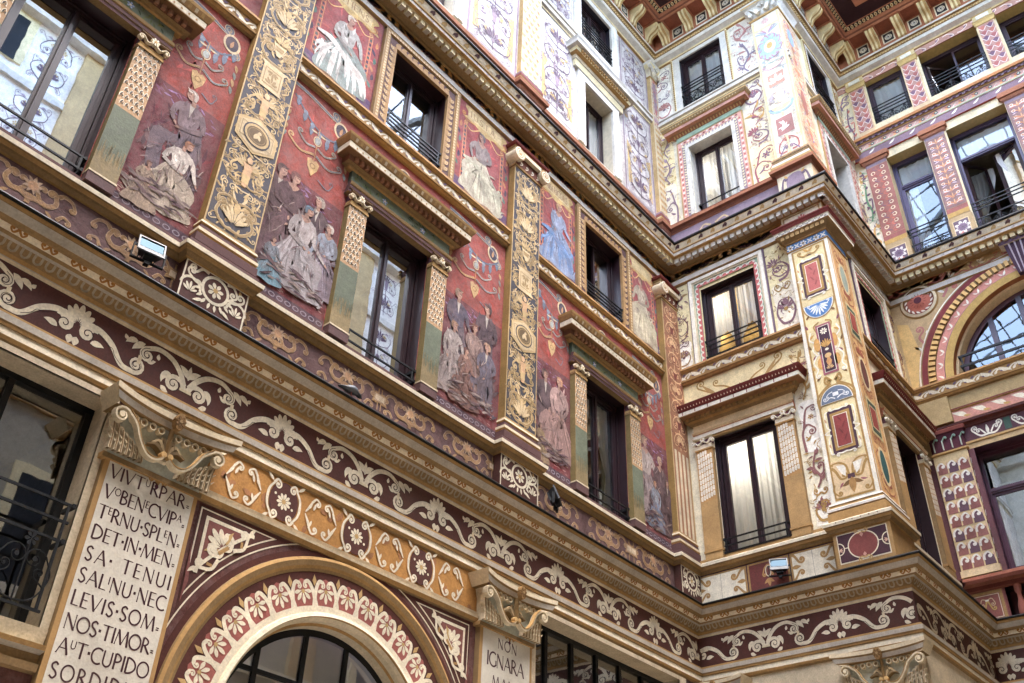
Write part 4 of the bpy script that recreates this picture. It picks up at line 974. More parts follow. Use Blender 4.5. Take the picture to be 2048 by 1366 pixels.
# ---------------------------------------------------------------- main storey windows
def aedicule(F, par, c, hood, g=True):
    for s in (-1, 1):
        x0, x1 = sorted((c+s*.63, c+s*.94)); mb = MB(F)
        mb.box(x0, x1, 8.56, 8.70, 0, .115, 'purp2', 'purp2'); mb.box(x0-.005, x1+.005, 8.685, 8.705, 0, .12, 'cream')
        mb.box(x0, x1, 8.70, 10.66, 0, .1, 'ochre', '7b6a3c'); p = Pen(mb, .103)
        n = 24
        for i in range(10):
            for j in range(3): pass
        p.rect(x0, x1, 8.705, 9.06, '84734e'); p.rect(x0, x1, 9.06, 9.68, 'green'); p.rect(x0, x1, 9.68, 10.66, 'b08a60')
        rg = random.Random(int(c*10)+s)
        for i in range(70):   # the ragged edge where the colours meet, with dry vertical strokes
            u = rg.uniform(x0+.006, x1-.006); p.up().stroke([(u, 9.06+rg.uniform(-.16, .02)), (u+.002, 9.06+rg.uniform(.0, .12))], .007, jit(rg.choice(('green', '84734e', '66664c')), rg))
        q = p.up()
        nx = 5; dx = (x1-x0)/nx; dv = .098
        for r in range(10):
            for i in range(nx+1):
                u = x0+(i+(.5 if r % 2 else 0))*dx; v = 9.72+dv*r
                if u+dx*.45 > x1+.001 or u-dx*.45 < x0-.001: continue
                q.poly([(u-dx*.46, v), (u-dx*.42, v+.05), (u, v+.09), (u+dx*.42, v+.05), (u+dx*.46, v), (u, v+.028)], 'cream2')
                q.up().poly([(u-dx*.32, v+.012), (u-dx*.3, v+.045), (u, v+.074), (u+dx*.3, v+.045), (u+dx*.32, v+.012), (u, v+.034)], '4a3f3a')
                q.up(2).disc(u+.006, v+.04, dx*.17, 'b08a60', n=8)
        pr = build('window_pier', mb, 'paint', par)
        mb = MB(F); p = Pen(mb, .15, d=.05); m = (x0+x1)/2
        mb.box(x0-.01, x1+.01, 10.655, 10.69, 0, .12, 'ochre', 'ochd'); mb.box(x0, x1, 10.69, 10.74, 0, .11, 'ochl'); mb.box(x0, x1, 10.74, 10.85, 0, .105, '5a3a44')
        for t in (-1, 1): p.curl([(m+t*.02, 10.79), (m+t*.08, 10.76), (m+t*.13, 10.81)], .042, 1.4, -t, .022, .02, 'cream')
        p.flower(m, 10.83, .055, 7, 'cream2', 'ochl'); p.stroke([(x0-.03, 10.865), (m, 10.85), (x1+.03, 10.865)], .025, '6b5138')
        build('capital', mb, 'mould', pr)
    mb = MB(F); h = hood
    mb.base = 0
    X = 1.0
    mb.prof(c-X, c+X, [(.0, 10.87), (.09, 10.88), (.095, 10.93), (.105, 10.935), (.11, 10.99), (.12, 11.0), (.13, 11.04), (.07, 11.05)], ['ochd', 'purp2', 'ochd', 'purp2', 'ochre', 'ochd', 'ochre'])
    mb.box(c-X+.03, c+X-.03, 11.05, 11.29, 0, .07, 'green', 'greend'); p = Pen(mb, .073)
    rg = random.Random(int(c*7))
    for i in range(60): p.leaf(rg.uniform(c-X+.1, c+X-.15), rg.uniform(11.09, 11.27), rg.uniform(0, 6), .08, .025, jit(rg.choice(('5f6a42', '3c4a36', '6d6f3f')), rg), .8)
    for s in (-.35, .4): p.up(2).flower(c+s, 11.17, .05, 5, '8a97b5', 'cream')
    for s in (0,):
        mb.base = 0
        def wr(pts, cols): mb.wrap(c-X+.03, c+X-.03, pts, cols)
        wr([(.07, 11.28), (.09, 11.30), (.10, 11.33), (.15, 11.335)], ['ochre', 'ochd', 'ochd'])
        wr([(.15, 11.335), (.155, 11.43), (.25, 11.435), (.255, 11.445)], ['7a5038', '7d5a38', 'ochre'])
        wr([(.25, 11.445), (.255, 11.54), (.265, 11.55), (.30, 11.62), (.31, 11.66), (.28, 11.67)], ['cream2', 'ochd', 'tan', 'ochre', 'ochre'])
        n = 22
        for i in range(n): u = c-X-.05+(2*X+.1)*(i+.5)/n; mb.box(u-.025, u+.025, 11.35, 11.43, .1, .19, '9a6a4a')
        for i in range(26): u = c-X-.18+(2*X+.36)*(i+.5)/26; mb.face([(u-.02, 11.56, .272), (u+.02, 11.56, .272), (u+.02, 11.61, .298), (u-.02, 11.61, .298)], 'ochl' if i % 2 else 'cream')
        for i in range(22): u = c-X-.14+(2*X+.28)*(i+.5)/22; mb.rect(u-.012, u+.012, 11.47, 11.5, .2575, 'ochre')
    build('window_hood', mb, 'mould', par)
for k, c in enumerate((W0, W1, W2)):
    aedicule(FA, A, c, 1.27)
    window(FA, A, c, 8.62, 10.88, .62, .17, None, 'wood', 'mirror' if k < 2 else 'glass', [8.87, 8.71], None, .02, ft=.085, mull=.1, roomc='dark' if k < 2 else '8a9490')
for s in (-1, 1):
    curtain(FA, W2-.5 if s < 0 else W2+.04, W2-.04 if s < 0 else W2+.5, 8.72, 10.75, -.275, 'white voile curtain knotted low in the %s half of the far red wing window' % ('left' if s < 0 else 'right'), s, 11+s)
# ---------------------------------------------------------------- main storey frescoes
def fresco(c, w, seed, cast, name='fresco', x=0):
    Pen.ST = .0004
    rg = random.Random(seed); mb = MB(FA); u0, u1 = c-w/2, c+w/2; p = Pen(mb, .006)
    p.rect(u0, u1, 8.62, 10.55, '6a3038'); p.rect(u0, u1, 10.55, 12.2, 'red')
    q = p.up()
    brush(q.at(c, 10.35), 0, 0, w*.42, .2, 40, .16, .03, ['8a5f88', '7d4a66', '8f6f9c', '6c2a3c'], rg, -.25, .5)
    brush(q.at(c, 9.9), 0, 0, w*.4, .55, 50, .3, .05, ['6a2430', '5c2030', '7d2c36', '57283a'], rg, 1.4, .6)
    brush(q.at(c, 11.4), 0, 0, w*.4, .7, 40, .25, .04, ['a82c24', '8f231f', 'b5382a'], rg)
    q = q.up(4); q.rect(u0, u1, 8.62, 8.74, '3d2a3c'); k = int(w/.11)
    for i in range(k):
        x = u0+(i+.5)*w/k; q.up().ring(x, 8.68, .042, .012, '8d8692', .028, 12)
    q.rect(u0, u1, 8.74, 9.06, '6a1f26')
    for i in range(int(46*w)): x = rg.uniform(u0+.02, u1-.1); y = rg.uniform(8.77, 9.04); q.up().stroke([(x, y), (x+.06, y-.01)], .01, rg.choice(('a8736e', '8a3a3c', 'c09a90')))
    pp = q.up(3)
    brush(pp.at(c, 9.55), 0, 0, w*.44, .42, 60, .34, .09, ['4a3238', '573a40', '3a2a34', '60464a', '5c3034'], rg, 1.5, .7); pp = pp.up(4)
    for (dx, dy, h, kw) in cast:
        person(pp.at(c+dx*1.05, dy), h*1.06, rg=rg, **kw); pp = pp.up(9)
    brush(pp.up(6).at(c, 9.0), 0, 0, w*.44, .16, 40, .26, .04, ['3a2a34', '59404a', '7a6a66', '8d8078'], rg, .1, .5); brush(pp.up(8).at(c, 9.7), 0, 0, w*.4, .55, 26, .2, .018, ['59404a', '8d7d7c', '6a4a50', 'a39088'], rg, 1.3, .8)
    festoon(q.up(6).at(c, 12.12), w, 1.6, rg); Pen.ST = .0022
    return build(name, mb, 'fresco', A)
K = dict
fresco(3.31, .98, 40, [(.12, 9.25, 1.35, K(dress='5c5864', top='7d7078', hair='cfc6b8', kind='man', seat=True, flip=-1, lean=.1)), (.02, 8.82, 1.05, K(dress='bdb29c', top='d6d0c4', hair='8d5a32', seat=True, flip=1, lean=.15)), (-.2, 8.7, .6, K(dress='9a8a72', hair='5a3a26'))])
fresco(5.1, 1.2, 41, [(-.4, 9.05, 1.45, K(dress='5b4840', top='3d3238', hair='4a3a3a', kind='man', flip=1)), (-.2, 9.1, 1.42, K(dress='4a3440', top='362634', hair='5e2418')), (.2, 9.05, 1.35, K(dress='57504e', top='35323c', hair='a39a8c', kind='man', flip=-1)), (.42, 9.0, 1.1, K(dress='858090', top='93a6b8', hair='c9c0b4', flip=-1)), (.0, 8.85, 1.3, K(dress='a3a3a6', top='b3b0ae', hair='3d6a7d', seat=True, flip=1, lean=.08)), (-.3, 8.78, .62, K(dress='5590a2', top='6d7c86', hair='55443c'))])
fresco(8.28, 1.3, 42, [(-.3, 9.2, 1.4, K(dress='565660', top='485064', hair='7d6a52', kind='man')), (.3, 9.25, 1.45, K(dress='343542', top='2f3240', hair='3d3434', kind='man', flip=-1)), (.05, 9.0, 1.2, K(dress='806a62', top='9c847a', hair='5e3a26')), (-.35, 8.85, 1.15, K(dress='96908c', top='aca6a0', hair='8a6a46', seat=True)), (.32, 8.85, 1.15, K(dress='4d5566', top='566074', hair='b08a62', kind='man', seat=True, flip=-1)), (-.1, 8.8, .9, K(dress='6b4a3c', top='7d5a48', hair='4a2a1c'))])
fresco(10.16, .98, 43, [(-.15, 8.95, 1.35, K(dress='2f303c', top='34343f', hair='4a3a34', kind='man', seat=True)), (.18, 8.95, 1.38, K(dress='a08078', top='bc9c94', hair='c08c5c', seat=True, flip=-1)), (-.25, 8.72, .6, K(dress='8d7a52', hair='55402c'))])
fresco(13.03, .98, 44, [(-.22, 8.85, 1.55, K(dress='928a8c', top='b0a8a2', hair='9a8468')), (.2, 8.85, 1.35, K(dress='43363c', top='4a3c42', hair='c0a486')), (.02, 8.82, .85, K(dress='6884a0', top='90a4b4', hair='b5855a')), (.38, 8.85, 1.0, K(dress='3c3236', hair='4a3a34', kind='man'))])
rg = random.Random(3)
for c in (W0, W1, W2):
    mb = MB(FA); p = Pen(mb, .006); p.rect(c-1.0, c+1.0, 11.7, 12.2, 'red'); q = p.up(2)
    for s in (-1, 1):
        q.curl([(c+s*.05, 11.92), (c+s*.4, 12.0), (c+s*.8, 11.9)], .09, 1.4, -s, .05, .03, '6f7885', line=('d9c39a', .014)); q.curl([(c+s*.1, 11.95), (c+s*.3, 11.82), (c+s*.5, 11.86)], .05, 1.3, s, .035, .02, 'c08a4c', line=('d9c39a', .01))
    q.ring(c, 11.98, .11, .03, 'd9c39a'); q.disc(c, 11.98, .095, '3b3f4f')
    build('mural_strip', mb, 'fresco', A)
# ---------------------------------------------------------------- string course and mezzanine
ST = [(XL, PIL[0]-.35)]+[(PIL[i]+.35, PIL[i+1]-.35) for i in range(2)]+[(PIL[2]+.35, 13.53)]
def string_course(F, par, a, b, m0=0, m1=0):
    mb = MB(F); mb.prof(a, b, [(0, 12.19), (.05, 12.20), (.07, 12.235), (.09, 12.24), (.095, 12.27), (.04, 12.285), (.045, 12.46), (.06, 12.465), (.09, 12.50), (.1, 12.505), (.1, 12.545), (.0, 12.57)], ['ochd', 'ochre', 'ochd', 'ochre', 'ochd', 'ochre', 'ochd', 'ochre', 'ochd', 'b0844a', 'ochre'], m0, m1)
    n = max(1, round((b-a)/.34)); d = (b-a)/n; p = Pen(mb, .048)
    for i in range(n):
        q = p.at(a+(i+.5)*d, 12.375, 1, 0, 1 if F is FA else 1)
        q.poly(cat([(-.16, .07), (-.06, .03), (.02, -.02), (.06, -.075), (.0, -.055), (-.08, -.05), (-.15, .0), (-.16, .07)], 3), 'cream2'); q.curl([(.02, -.03), (.07, .02), (.13, .05)], .03, 1.2, -1, .03, .02, 'cream2')
        q.up().leaf(-.02, .02, .3, .09, .045, 'lav2', .6); q.up().leaf(.08, -.06, .7, .1, .05, 'cream2', .6); q.up(2).leaf(-.1, -.04, 2.6, .06, .03, 'lav2')
    return build('string_course', mb, 'paint', par)
for a, b in ST: string_course(FA, A, a, b)
def mezz_frame(F, par, c, hw):
    mb = MB(F); o = .86; v0, v1 = 12.57, 14.62; i0 = hw
    for (a, b, w, col) in ((o, o-.03, .07, 'ochd'), (o-.03, o-.09, .075, 'tan'), (o-.09, o-.11, .06, 'ochd'), (o-.11, o-.24, .05, 'purp2'), (o-.24, i0, .055, 'tan')):
        for s in (-1, 1): mb.box(*sorted((c+s*a, c+s*b)), v0, v1-(o-a), 0, w, col)
        mb.box(c-a, c+a, v1-(o-b), v1-(o-a), 0, w+.001, col)
    p = Pen(mb, .0765)
    n = 30
    for i in range(n):
        v = v0+.03+(v1-v0-.1)*(i+.5)/n
        for s in (-1, 1): p.rect(*sorted((c+s*(o-.04), c+s*(o-.08))), v-.02, v+.02, 'goldp')
    for i in range(26): u = c-o+.08+(2*o-.16)*(i+.5)/26; p.rect(u-.02, u+.02, v1-.08, v1-.04, 'goldp')
    p = Pen(mb, .054)
    for i in range(13):
        v = v0+.1+(v1-v0-.36)*(i+.5)/13
        for s in (-1, 1): p.at(c+s*(o-.175), v, 1, 0, s).poly(cat([(-.06, -.07), (.0, -.055), (.045, .0), (.04, .045), (.0, .03), (-.06, .05), (-.06, -.07)], 3), 'tan'); p.up().at(c+s*(o-.175), v, 1, 0, s).ring(.005, -.01, .025, .01, 'goldp')
    for i in range(10): u = c-o+.24+(2*o-.48)*(i+.5)/10; p.at(u, v1-.175).poly(cat([(-.07, -.06), (-.055, .0), (.0, .045), (.045, .04), (.03, .0), (.05, -.06), (-.07, -.06)], 3), 'tan')
    return build('window_surround', mb, 'paint', par)
for k, c in enumerate(MZ):
    mezz_frame(FA, A, c, .59)
    window(FA, A, c, 12.65, 14.34, .59, .2, None, 'wood', 'halfglass' if k == 2 else 'skyglass', [12.97, 12.89, 12.81, 12.73], None, .03, ft=.085, mull=.1, openl={0: 1.1} if k == 2 else None, roomc='dark' if k < 2 else '55504a')
def muse(c, w, seed, name_, dress, top, hair, robe, seatc='9c7a58', flip=1):
    Pen.ST = .0004
    rg = random.Random(seed); mb = MB(FA); u0, u1 = c-w/2, c+w/2; p = Pen(mb, .006)
    p.rect(u0, u1, 12.57, 14.64, '964044'); q = p.up()
    brush(q.at(c, 13.6), 0, 0, w*.4, .8, 40, .3, .05, ['b04444', '9c3434', 'b85048'], rg)
    q.rect(u0, u1, 12.57, 12.85, '5c4470'); brush(q.at(c, 12.75), 0, 0, w*.4, .1, 24, .2, .05, ['4d3a62', '7a5f86', '8d6f7a'], rg, 0, .4)
    r = q.up(4)
    for s in (-1, 1):
        x = c+s*w*.36; r.rect(x-.045, x+.045, 12.9, 14.2, 'b5604a'); r.up().rect(x-.035, x-.028, 12.9, 14.2, 'd99a5a'); r.up().rect(x+.028, x+.035, 12.9, 14.2, 'd99a5a')
        for i in range(12): r.up().rect(x-.02, x+.02, 12.95+.1*i, 13.01+.1*i, '3f5c58' if i % 2 else '4a3a52')
        x = c+s*w*.45
        for i in range(6): r.leaf(x, 13.1+.18*i, pi/2+.3*(-1)**i, .16, .06, ('4a7a70', '3a3450', 'c07a3c')[i % 3], .5)
    # scroll tablet with its name
    t = q.up(8)
    t.poly(cat([(c-w*.42, 14.3), (c-w*.3, 14.42), (c-w*.38, 14.55), (c-w*.3, 14.62), (c+w*.3, 14.62), (c+w*.44, 14.55), (c+w*.36, 14.42), (c+w*.46, 14.28), (c+w*.2, 14.3), (c, 14.22), (c-w*.2, 14.3), (c-w*.42, 14.3)], 4), 'yel')
    t.up().rect(c-w*.33, c+w*.33, 14.36, 14.58, 'yel2')
    for s in (-1, 1): t.up().curl([(c+s*w*.2, 14.3), (c+s*w*.34, 14.27), (c+s*w*.42, 14.34)], .05, 1.3, s, .03, .02, 'c98a34'); t.curl([(c+s*w*.1, 14.26), (c+s*w*.25, 14.1), (c+s*w*.36, 14.16)], .05, 1.3, s, .025, .015, 'e0b06a')
    if name_: write(t.up(2), name_, c-w*.28, c+w*.28, 14.40, .15, '9a6a3a', .1)
    f = r.up(6).at(c, 12.68)
    f.poly([(-w*.3, 0), (w*.3, 0), (w*.28, .55), (-w*.28, .55)], seatc)
    brush(f.at(0, .3), 0, 0, w*.25, .25, 14, .2, .05, ['8a5f44', 'c09a6c'], rg, 1.5)
    person(f.up(4).at(0, 0), 1.52, dress, rg, hair, 'gown', .06, flip=flip, top=top, seat=True)
    g = f.up(12)   # mantle laid over the lap
    for i in range(30):
        x = rg.uniform(-.38, .42)*w; y = rg.uniform(.02, .5); 
        g.up(i % 3).stroke(cat([(x*.4-.03, .66+rg.uniform(-.06, .06)), (x*.8, .5), (x, y+.1), (x*1.05, y-.02 if y > .1 else .02)], 4), [.012, rg.uniform(.03, .07), .014], jit(robe, rg, .3))
    g.up(3).stroke(cat([(-w*.36, .72), (-w*.15, .74), (w*.1, .55), (w*.3, .4), (w*.36, .1)], 6), [.05, .12, .1, .13, .04], jit(robe, rg, .1))
    Pen.ST = .0022; return build('mural', mb, 'fresco', A)
muse(5.18, 1.3, 60, 'PATIENS', '8ea8a4', 'b9bdb8', 'd0c4b2', 'd6d4ce')
muse(8.27, 1.3, 61, 'IUSTA', 'c2c0a8', '8f8a88', '55606c', 'bdbca4', flip=-1)
muse(10.26, 1.15, 62, 'MISERICORS', '7d9cc0', '8aa4c4', 'c79a6a', '5f88b8')
muse(13.02, 1.0, 63, '', 'c9c2a4', 'b3ab92', '6a4a36', 'c4bc9c', flip=-1)
bands_top(FA, A, XL, AB, 0, -1, ('8c4a2c', 'e0a04a', '5a3140', 'e8b868', 'e0a04a'), 'creamy', 3)
# ---------------------------------------------------------------- upper storeys
UP = [(PIL[0]-.3, PIL[0]+.3), (4.165-.3, 4.165+.3), (9.03, 9.6), (13.82, AB)]
x = XL
P_UM = [(0, 16.08), (.03, 16.10), (.05, 16.16), (.10, 16.18), (.115, 16.25), (.08, 16.27), (.085, 16.32), (.06, 16.33), (.05, 16.38), (.02, 16.42), (0, 16.44)]
C_UM = ['salm', 'terra', 'terd', 'terra', 'terd', 'ochl', 'ochd', 'ochl', 'cream2', 'lav']
for a, b in UP:
    mb = MB(FA); mb.prof(x, a, P_UM, C_UM); build('upper_plinth_moulding', mb, 'mould', A); x = b
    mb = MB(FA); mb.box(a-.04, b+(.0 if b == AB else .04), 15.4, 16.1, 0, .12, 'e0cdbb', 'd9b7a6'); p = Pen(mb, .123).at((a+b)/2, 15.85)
    for s in (-1, 1): p.curl([(0, -.2), (s*.12, -.15), (s*.2, 0), (s*.12, .12)], .06, 1.4, s, .05, .03, 'salm'); p.leaf(s*.05, .05, pi/2, .15, .06, 'rose', s*-.7)
    pd = build('upper_pedestal', mb, 'paint', A)
    mb = MB(FA); mb.base = .12; mb.wrap(a-.04, b+(.3 if b == AB else .04), P_UM, C_UM); build('pedestal_moulding', mb, 'mould', pd)
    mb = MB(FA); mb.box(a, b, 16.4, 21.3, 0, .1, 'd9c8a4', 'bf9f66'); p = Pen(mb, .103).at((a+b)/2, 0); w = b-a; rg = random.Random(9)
    for r in range(15):
        for i in range(4):
            u = -w/2+w*(i+.5+(.0 if r % 2 else .5)*.0)/4+(.06 if r % 2 else -.02); v = 16.6+.19*r
            if abs(u) > w/2-.05: continue
            p.poly([(u-.06, v+.09), (u-.045, v+.02), (u, v-.03), (u+.045, v+.02), (u+.06, v+.09), (u, v+.05)], 'yel'); p.up().leaf(u, v, pi/2, .1, .03, 'b56a5a' if (i+r) % 2 else 'c98a7a')
    p.rect(-w*.2, w*.2, 19.9, 21.0, 'lav'); arab(p.at(0, 19.4), w*.8, 1.9, 'b08a92', 'c46a60', 5, rg, .02)
    pl = build('upper_pilaster', mb, 'paint', A)
    mb = MB(FA); mb.base = .1; mb.wrap(a, b+(.3 if b == AB else 0), [(.03, 16.42), (.05, 16.45), (.05, 16.52), (.03, 16.54), (.04, 16.58), (.0, 16.64)], ['ochd', '8a4a44', 'terd', 'lav', 'salm']); build('base', mb, 'mould', pl)
    mb = MB(FA); mb.base = .1; mb.wrap(a, b+(.3 if b == AB else 0), [(0, 21.1), (.03, 21.12), (.01, 21.16), (.05, 21.4), (.12, 21.5), (.14, 21.56), (.1, 21.6)], ['ochl', 'ochd', 'cream2', 'creamy', 'white', 'ochl'])
    p = Pen(mb, .22, d=.06).at((a+b)/2, 21.15)
    for s in (-1, 1): p.curl([(s*.02, .05), (s*.12, .1), (s*.22, .25)], .07, 1.4, -s, .05, .035, 'white'); p.leaf(s*.1, .0, pi/2, .2, .08, 'cream2', -s*.5)
    p.flower(0, .3, .08, 6, 'white', 'stone'); build('capital', mb, 'mould', pl)
mb = MB(FA); mb.prof(UP[-1][0]-.0, UP[-1][0]+.001, P_UM, C_UM)
def scroll_panel(u0, u1, v0, v1, seed, k=1):
    mb = MB(FA); p = Pen(mb, .005); p.rect(u0, u1, v0, v1, 'cbc5c2'); p.box(u0, u1, v0, v1, .05, 'lav'); p.up().box(u0+.06, u1-.06, v0+.06, v1-.06, .02, 'white'); p.up().rect(u0+.09, u1-.09, v0+.09, v1-.09, 'd2cdc9'); p.up(2).box(u0+.085, u1-.085, v0+.085, v1-.085, .012, 'lav')
    c = (u0+u1)/2; w = u1-u0-.24; h = v1-v0-.28; rg = random.Random(seed); q = p.up(3)
    if k: 
        for s in (-1, 1): q.poly([(c+s*w*.5, v0+.3), (c+s*w*.34, v0+.36), (c+s*w*.42, v0+h*.45), (c+s*w*.3, v0+h*.55), (c+s*w*.5, v0+h*.6)], 'yel')
    arab(q.up().at(c, v0+.14), w*1.02, h, 'lav2', 'lav', max(3, round(h/.62)), rg, .034, 'a08c9a', 'yel')
    for i in range(90):
        s = rg.choice((-1, 1)); x = rg.uniform(0, w*.47); y = rg.uniform(.1, h-.1)
        q.up(2).at(c+s*x, v0+.14+y, 1, rg.uniform(0, 6)).curl([(0, 0), (.05, .02), (.1, .0)], .028, 1.2, rg.choice((-1, 1)), .012, .007, rg.choice(('lav', 'lav2', 'b8a8b4')), eye=False)
        if i % 5 == 0: q.up(2).at(c+s*x, v0+.14+y, 1, rg.uniform(0, 6)).palm(0, 0, 0, .1, 5, 1.8, rg.choice(('lav2', 'yel', 'lav')))
    build('scroll_panel', mb, 'paint', A)
for u0, u1 in ((2.75, 3.83), (4.5, 5.8), (7.62, 9.0), (9.64, 10.86), (12.64, 13.8)):
    scroll_panel(u0, u1, 16.46, 19.42, int(u0*10)); scroll_panel(u0, u1, 19.8, 21.58, int(u0*10)+5, 0)
mb = MB(FA); mb.prof(XL, AB, [(0, 19.45), (.02, 19.46), (.03, 19.5), (.08, 19.52), (.09, 19.6), (.06, 19.61), (.06, 19.66), (.1, 19.68), (.1, 19.72), (0, 19.74)], ['stone', 'creamy', 'stone', 'white', 'stone', 'white', 'stone', 'white', 'white'], 0, -1); build('upper_string_course', mb, 'mould', A)
for k, c in enumerate(UW):
    mb = MB(FA)
    for s in (-1, 1):
        x = c+.01+s*.51; a, b = sorted((x, x+s*.24)); mb.box(a, b, 16.44, 18.6, 0, .06, 'white'); a, b = sorted((x+s*.1, x+s*.2)); mb.box(a, b, 16.44, 18.5, .06, .075, 'e8e4da')
    mb.box(c-.5, c+.52, 18.42, 18.6, 0, .061, 'white')
    mb.base = 0
    mb.wrap(c-.78, c+.8, [(.06, 18.6), (.08, 18.62), (.09, 18.8), (.11, 18.81), (.12, 18.9), (.2, 18.92), (.22, 19.0), (.3, 19.02), (.31, 19.1), (.34, 19.16), (.3, 19.18)], ['stone', 'creamy', 'stone', 'cream', 'ochre', 'creamy', 'stone', 'white', 'white', 'white'])
    for i in range(22): u = c-.86+1.74*(i+.5)/22; mb.box(u-.022, u+.022, 18.93, 18.99, .2, .25, 'ochre')
    build('window_surround', mb, 'mould', A)
    window(FA, A, c+.01, 16.5, 18.42, .51, .25, None, 'cream2', 'darkglass', None, None, 0, ft=.06, mull=.09, roomc='6a6050', openl={0: 1.2})
    if k == 2: curtain(FA, c+.05, c+.48, 16.55, 18.35, -.345, 'white voile in the upper window with a plain white marble frame and hood', 0, 70+k)
    mb = MB(FA)
    for s in (-1, 1):
        x = c+.01+s*.59; a, b = sorted((x, x+s*.26)); mb.box(a, b, 19.74, 21.6, 0, .05, 'white'); a, b = sorted((x+s*.1, x+s*.2)); mb.box(a, b, 19.74, 21.58, .05, .065, 'e8e4da')
    mb.box(c-.58, c+.6, 21.42, 21.6, 0, .051, 'white'); mb.box(c-.58, c+.6, 19.74, 19.95, 0, .052, 'white'); build('window_surround', mb, 'mould', A)
    window(FA, A, c+.01, 19.95, 21.42, .59, .14, None, '2b2630', 'darkglass', [20.55, 20.45, 20.35, 20.25], (19.98, 20.25), .05, ft=.08, mull=.1)
    for s in (-1, 1) if k == 2 else (): curtain(FA, *sorted((c+s*.05, c+s*.52)), 20.02, 21.34, -.245, '%s voile curtain of the railed top window above the white marble hood' % ('left' if s < 0 else 'right'), 0, 80+k*2+s)
eave(FA, A, XL, AB, 0, -1)
# ================================================================== THE BAY: narrow pale wall, corner pier and its return
B = thing('palace_facade', 'narrow pale bay beside the inner corner, with white curtains and a tall painted corner pier', 'building', (14.13, 6.3, 0), 'painted facades round the courtyard')
D = thing('palace_facade', 'open gallery wing with pillared openings, a half round arch window and a red medallion', 'building', (17.45, 2, 0), 'painted facades round the courtyard')
FCL = Fr((0, 4.43, 0), (1, 0), (0, -1))
CW = 16.22
def colB(u, v): return 'plaster' if v < 6.8 else 'e4dcc0' if v < 12.2 else 'e0cf9c' if v < 14.7 else 'dcd4bc'
hb = [(-7.34, -6.12, 8.57, 10.88), (-7.30, -6.10, 12.5, 14.32), (-7.2, -6.13, 16.4, 18.4), (-7.23, -6.11, 19.74, 21.48)]
mb = MB(FB); grid_wall(mb, -8, -4.68, 0, 23, hb, 0, colB); mb.rect(-4.68, -4.43, 0, 7.74, 0, 'plaster'); build('wall', mb, 'paint', B)
hc = [(CW-.57, CW+.57, 8.57, 10.88), (CW-.57, CW+.57, 12.5, 14.32), (CW-.54, CW+.54, 16.4, 18.4), (CW-.56, CW+.56, 19.74, 21.48)]
mb = MB(FC); grid_wall(mb, 14.13, 17.45, 7.6, 23, hc, 0, colB); mb.rect(14.13, 17.45, 0, 7.74, .25, 'plaster'); build('return_wall', mb, 'paint', B)
bands_low(FB, B, -8, -4.43, 1, 1, -6.81); bands_low(FCL, B, 14.13, 17.45, -1, -1, 14.13+1.23)
bands_top(FB, B, -8, -4.68, 1, 1, ('7a4a34', 'd8b070', '4f2c3a', 'e0bc84', 'd09a5c'), 'white', 5); bands_top(FC, B, 14.13, 17.45, -1, -1, ('7a4a34', 'd8b070', '4f2c3a', 'e0bc84', 'd09a5c'), 'white', 6)
# capital at the outer corner of the ground floor
mbg = MB(FB); mbg.box(-5.4, -4.43, 0, 5.9, -.6, .12, 'ochre', 'ochre'); gp = build('corner_pilaster', mbg, 'paint', B)
capital(FB, gp, -4.98, 5.93, 6.5, .1, 1.0)
mbg = MB(FB); mbg.box(-7.9, -7.2, 0, 5.9, 0, .12, 'ochre', 'ochre'); gp = build('ground_pilaster', mbg, 'paint', B); capital(FB, gp, -7.62, 5.93, 6.5, .1, .75)
# podium panels
def pod(F, u0, u1, pts):
    mb = MB(F); mb.rect(u0, u1, 7.74, 8.36, .006, 'purp'); p = Pen(mb, .009)
    for a, b, kind in pts:
        p.rect(a, b, 7.86, 8.33, 'ochre'); p.up().rect(a+.035, b-.035, 7.86, 8.30, {'w': 'e4dcc6', 'r': '6f332f'}[kind]); q = p.up(2); c = (a+b)/2; h = (b-a)/2
        for s in (-1, 1):
            if kind == 'w':
                q.curl([(c+s*h*.98, 8.3), (c+s*h*.8, 8.27), (c+s*h*.62, 8.16)], .06, 1.4, -s, .05, .035, 'ochre'); q.curl([(c+s*h*.98, 7.84), (c+s*h*.82, 7.9), (c+s*h*.64, 8.0)], .05, 1.3, s, .045, .03, 'ochre'); q.leaf(c+s*h*.95, 8.08, pi if s > 0 else 0, .16, .07, 'ochre')
            else: q.curl([(c, 8.25), (c+s*.06, 8.2), (c+s*.1, 8.1)], .035, 1.3, -s, .03, .02, 'b5864a'); q.leaf(c, 8.02, -pi/2+s*.6, .12, .05, 'b5864a', s*.5)
        if kind == 'w': q.stroke([(c, 7.86), (c, 8.3)], .006, '8a8478')
        else: q.ring(c, 8.14, .045, .014, 'cream2', .09); q.leaf(c, 8.0, -pi/2, .12, .06, 'b5864a')
    return build('podium_panel', mb, 'paint', B)
pod(FB, -8, -5.42, [(-7.95, -7.0, 'w'), (-6.98, -6.24, 'r'), (-6.22, -5.45, 'w')])
pod(FC, 14.9, 17.45, [(15.0, 15.9, 'w'), (15.9, 16.6, 'r'), (16.6, 17.4, 'w')])
BS = ['ochre', 'ochd', 'ochre', 'ochre', 'ochd', 'cream2', 'cream2', 'ochd', 'ochre', 'ochre']
sill(FB, B, -8, -5.42, 1, 0, BS); sill(FC, B, 14.85, 17.45, 0, -1, BS)
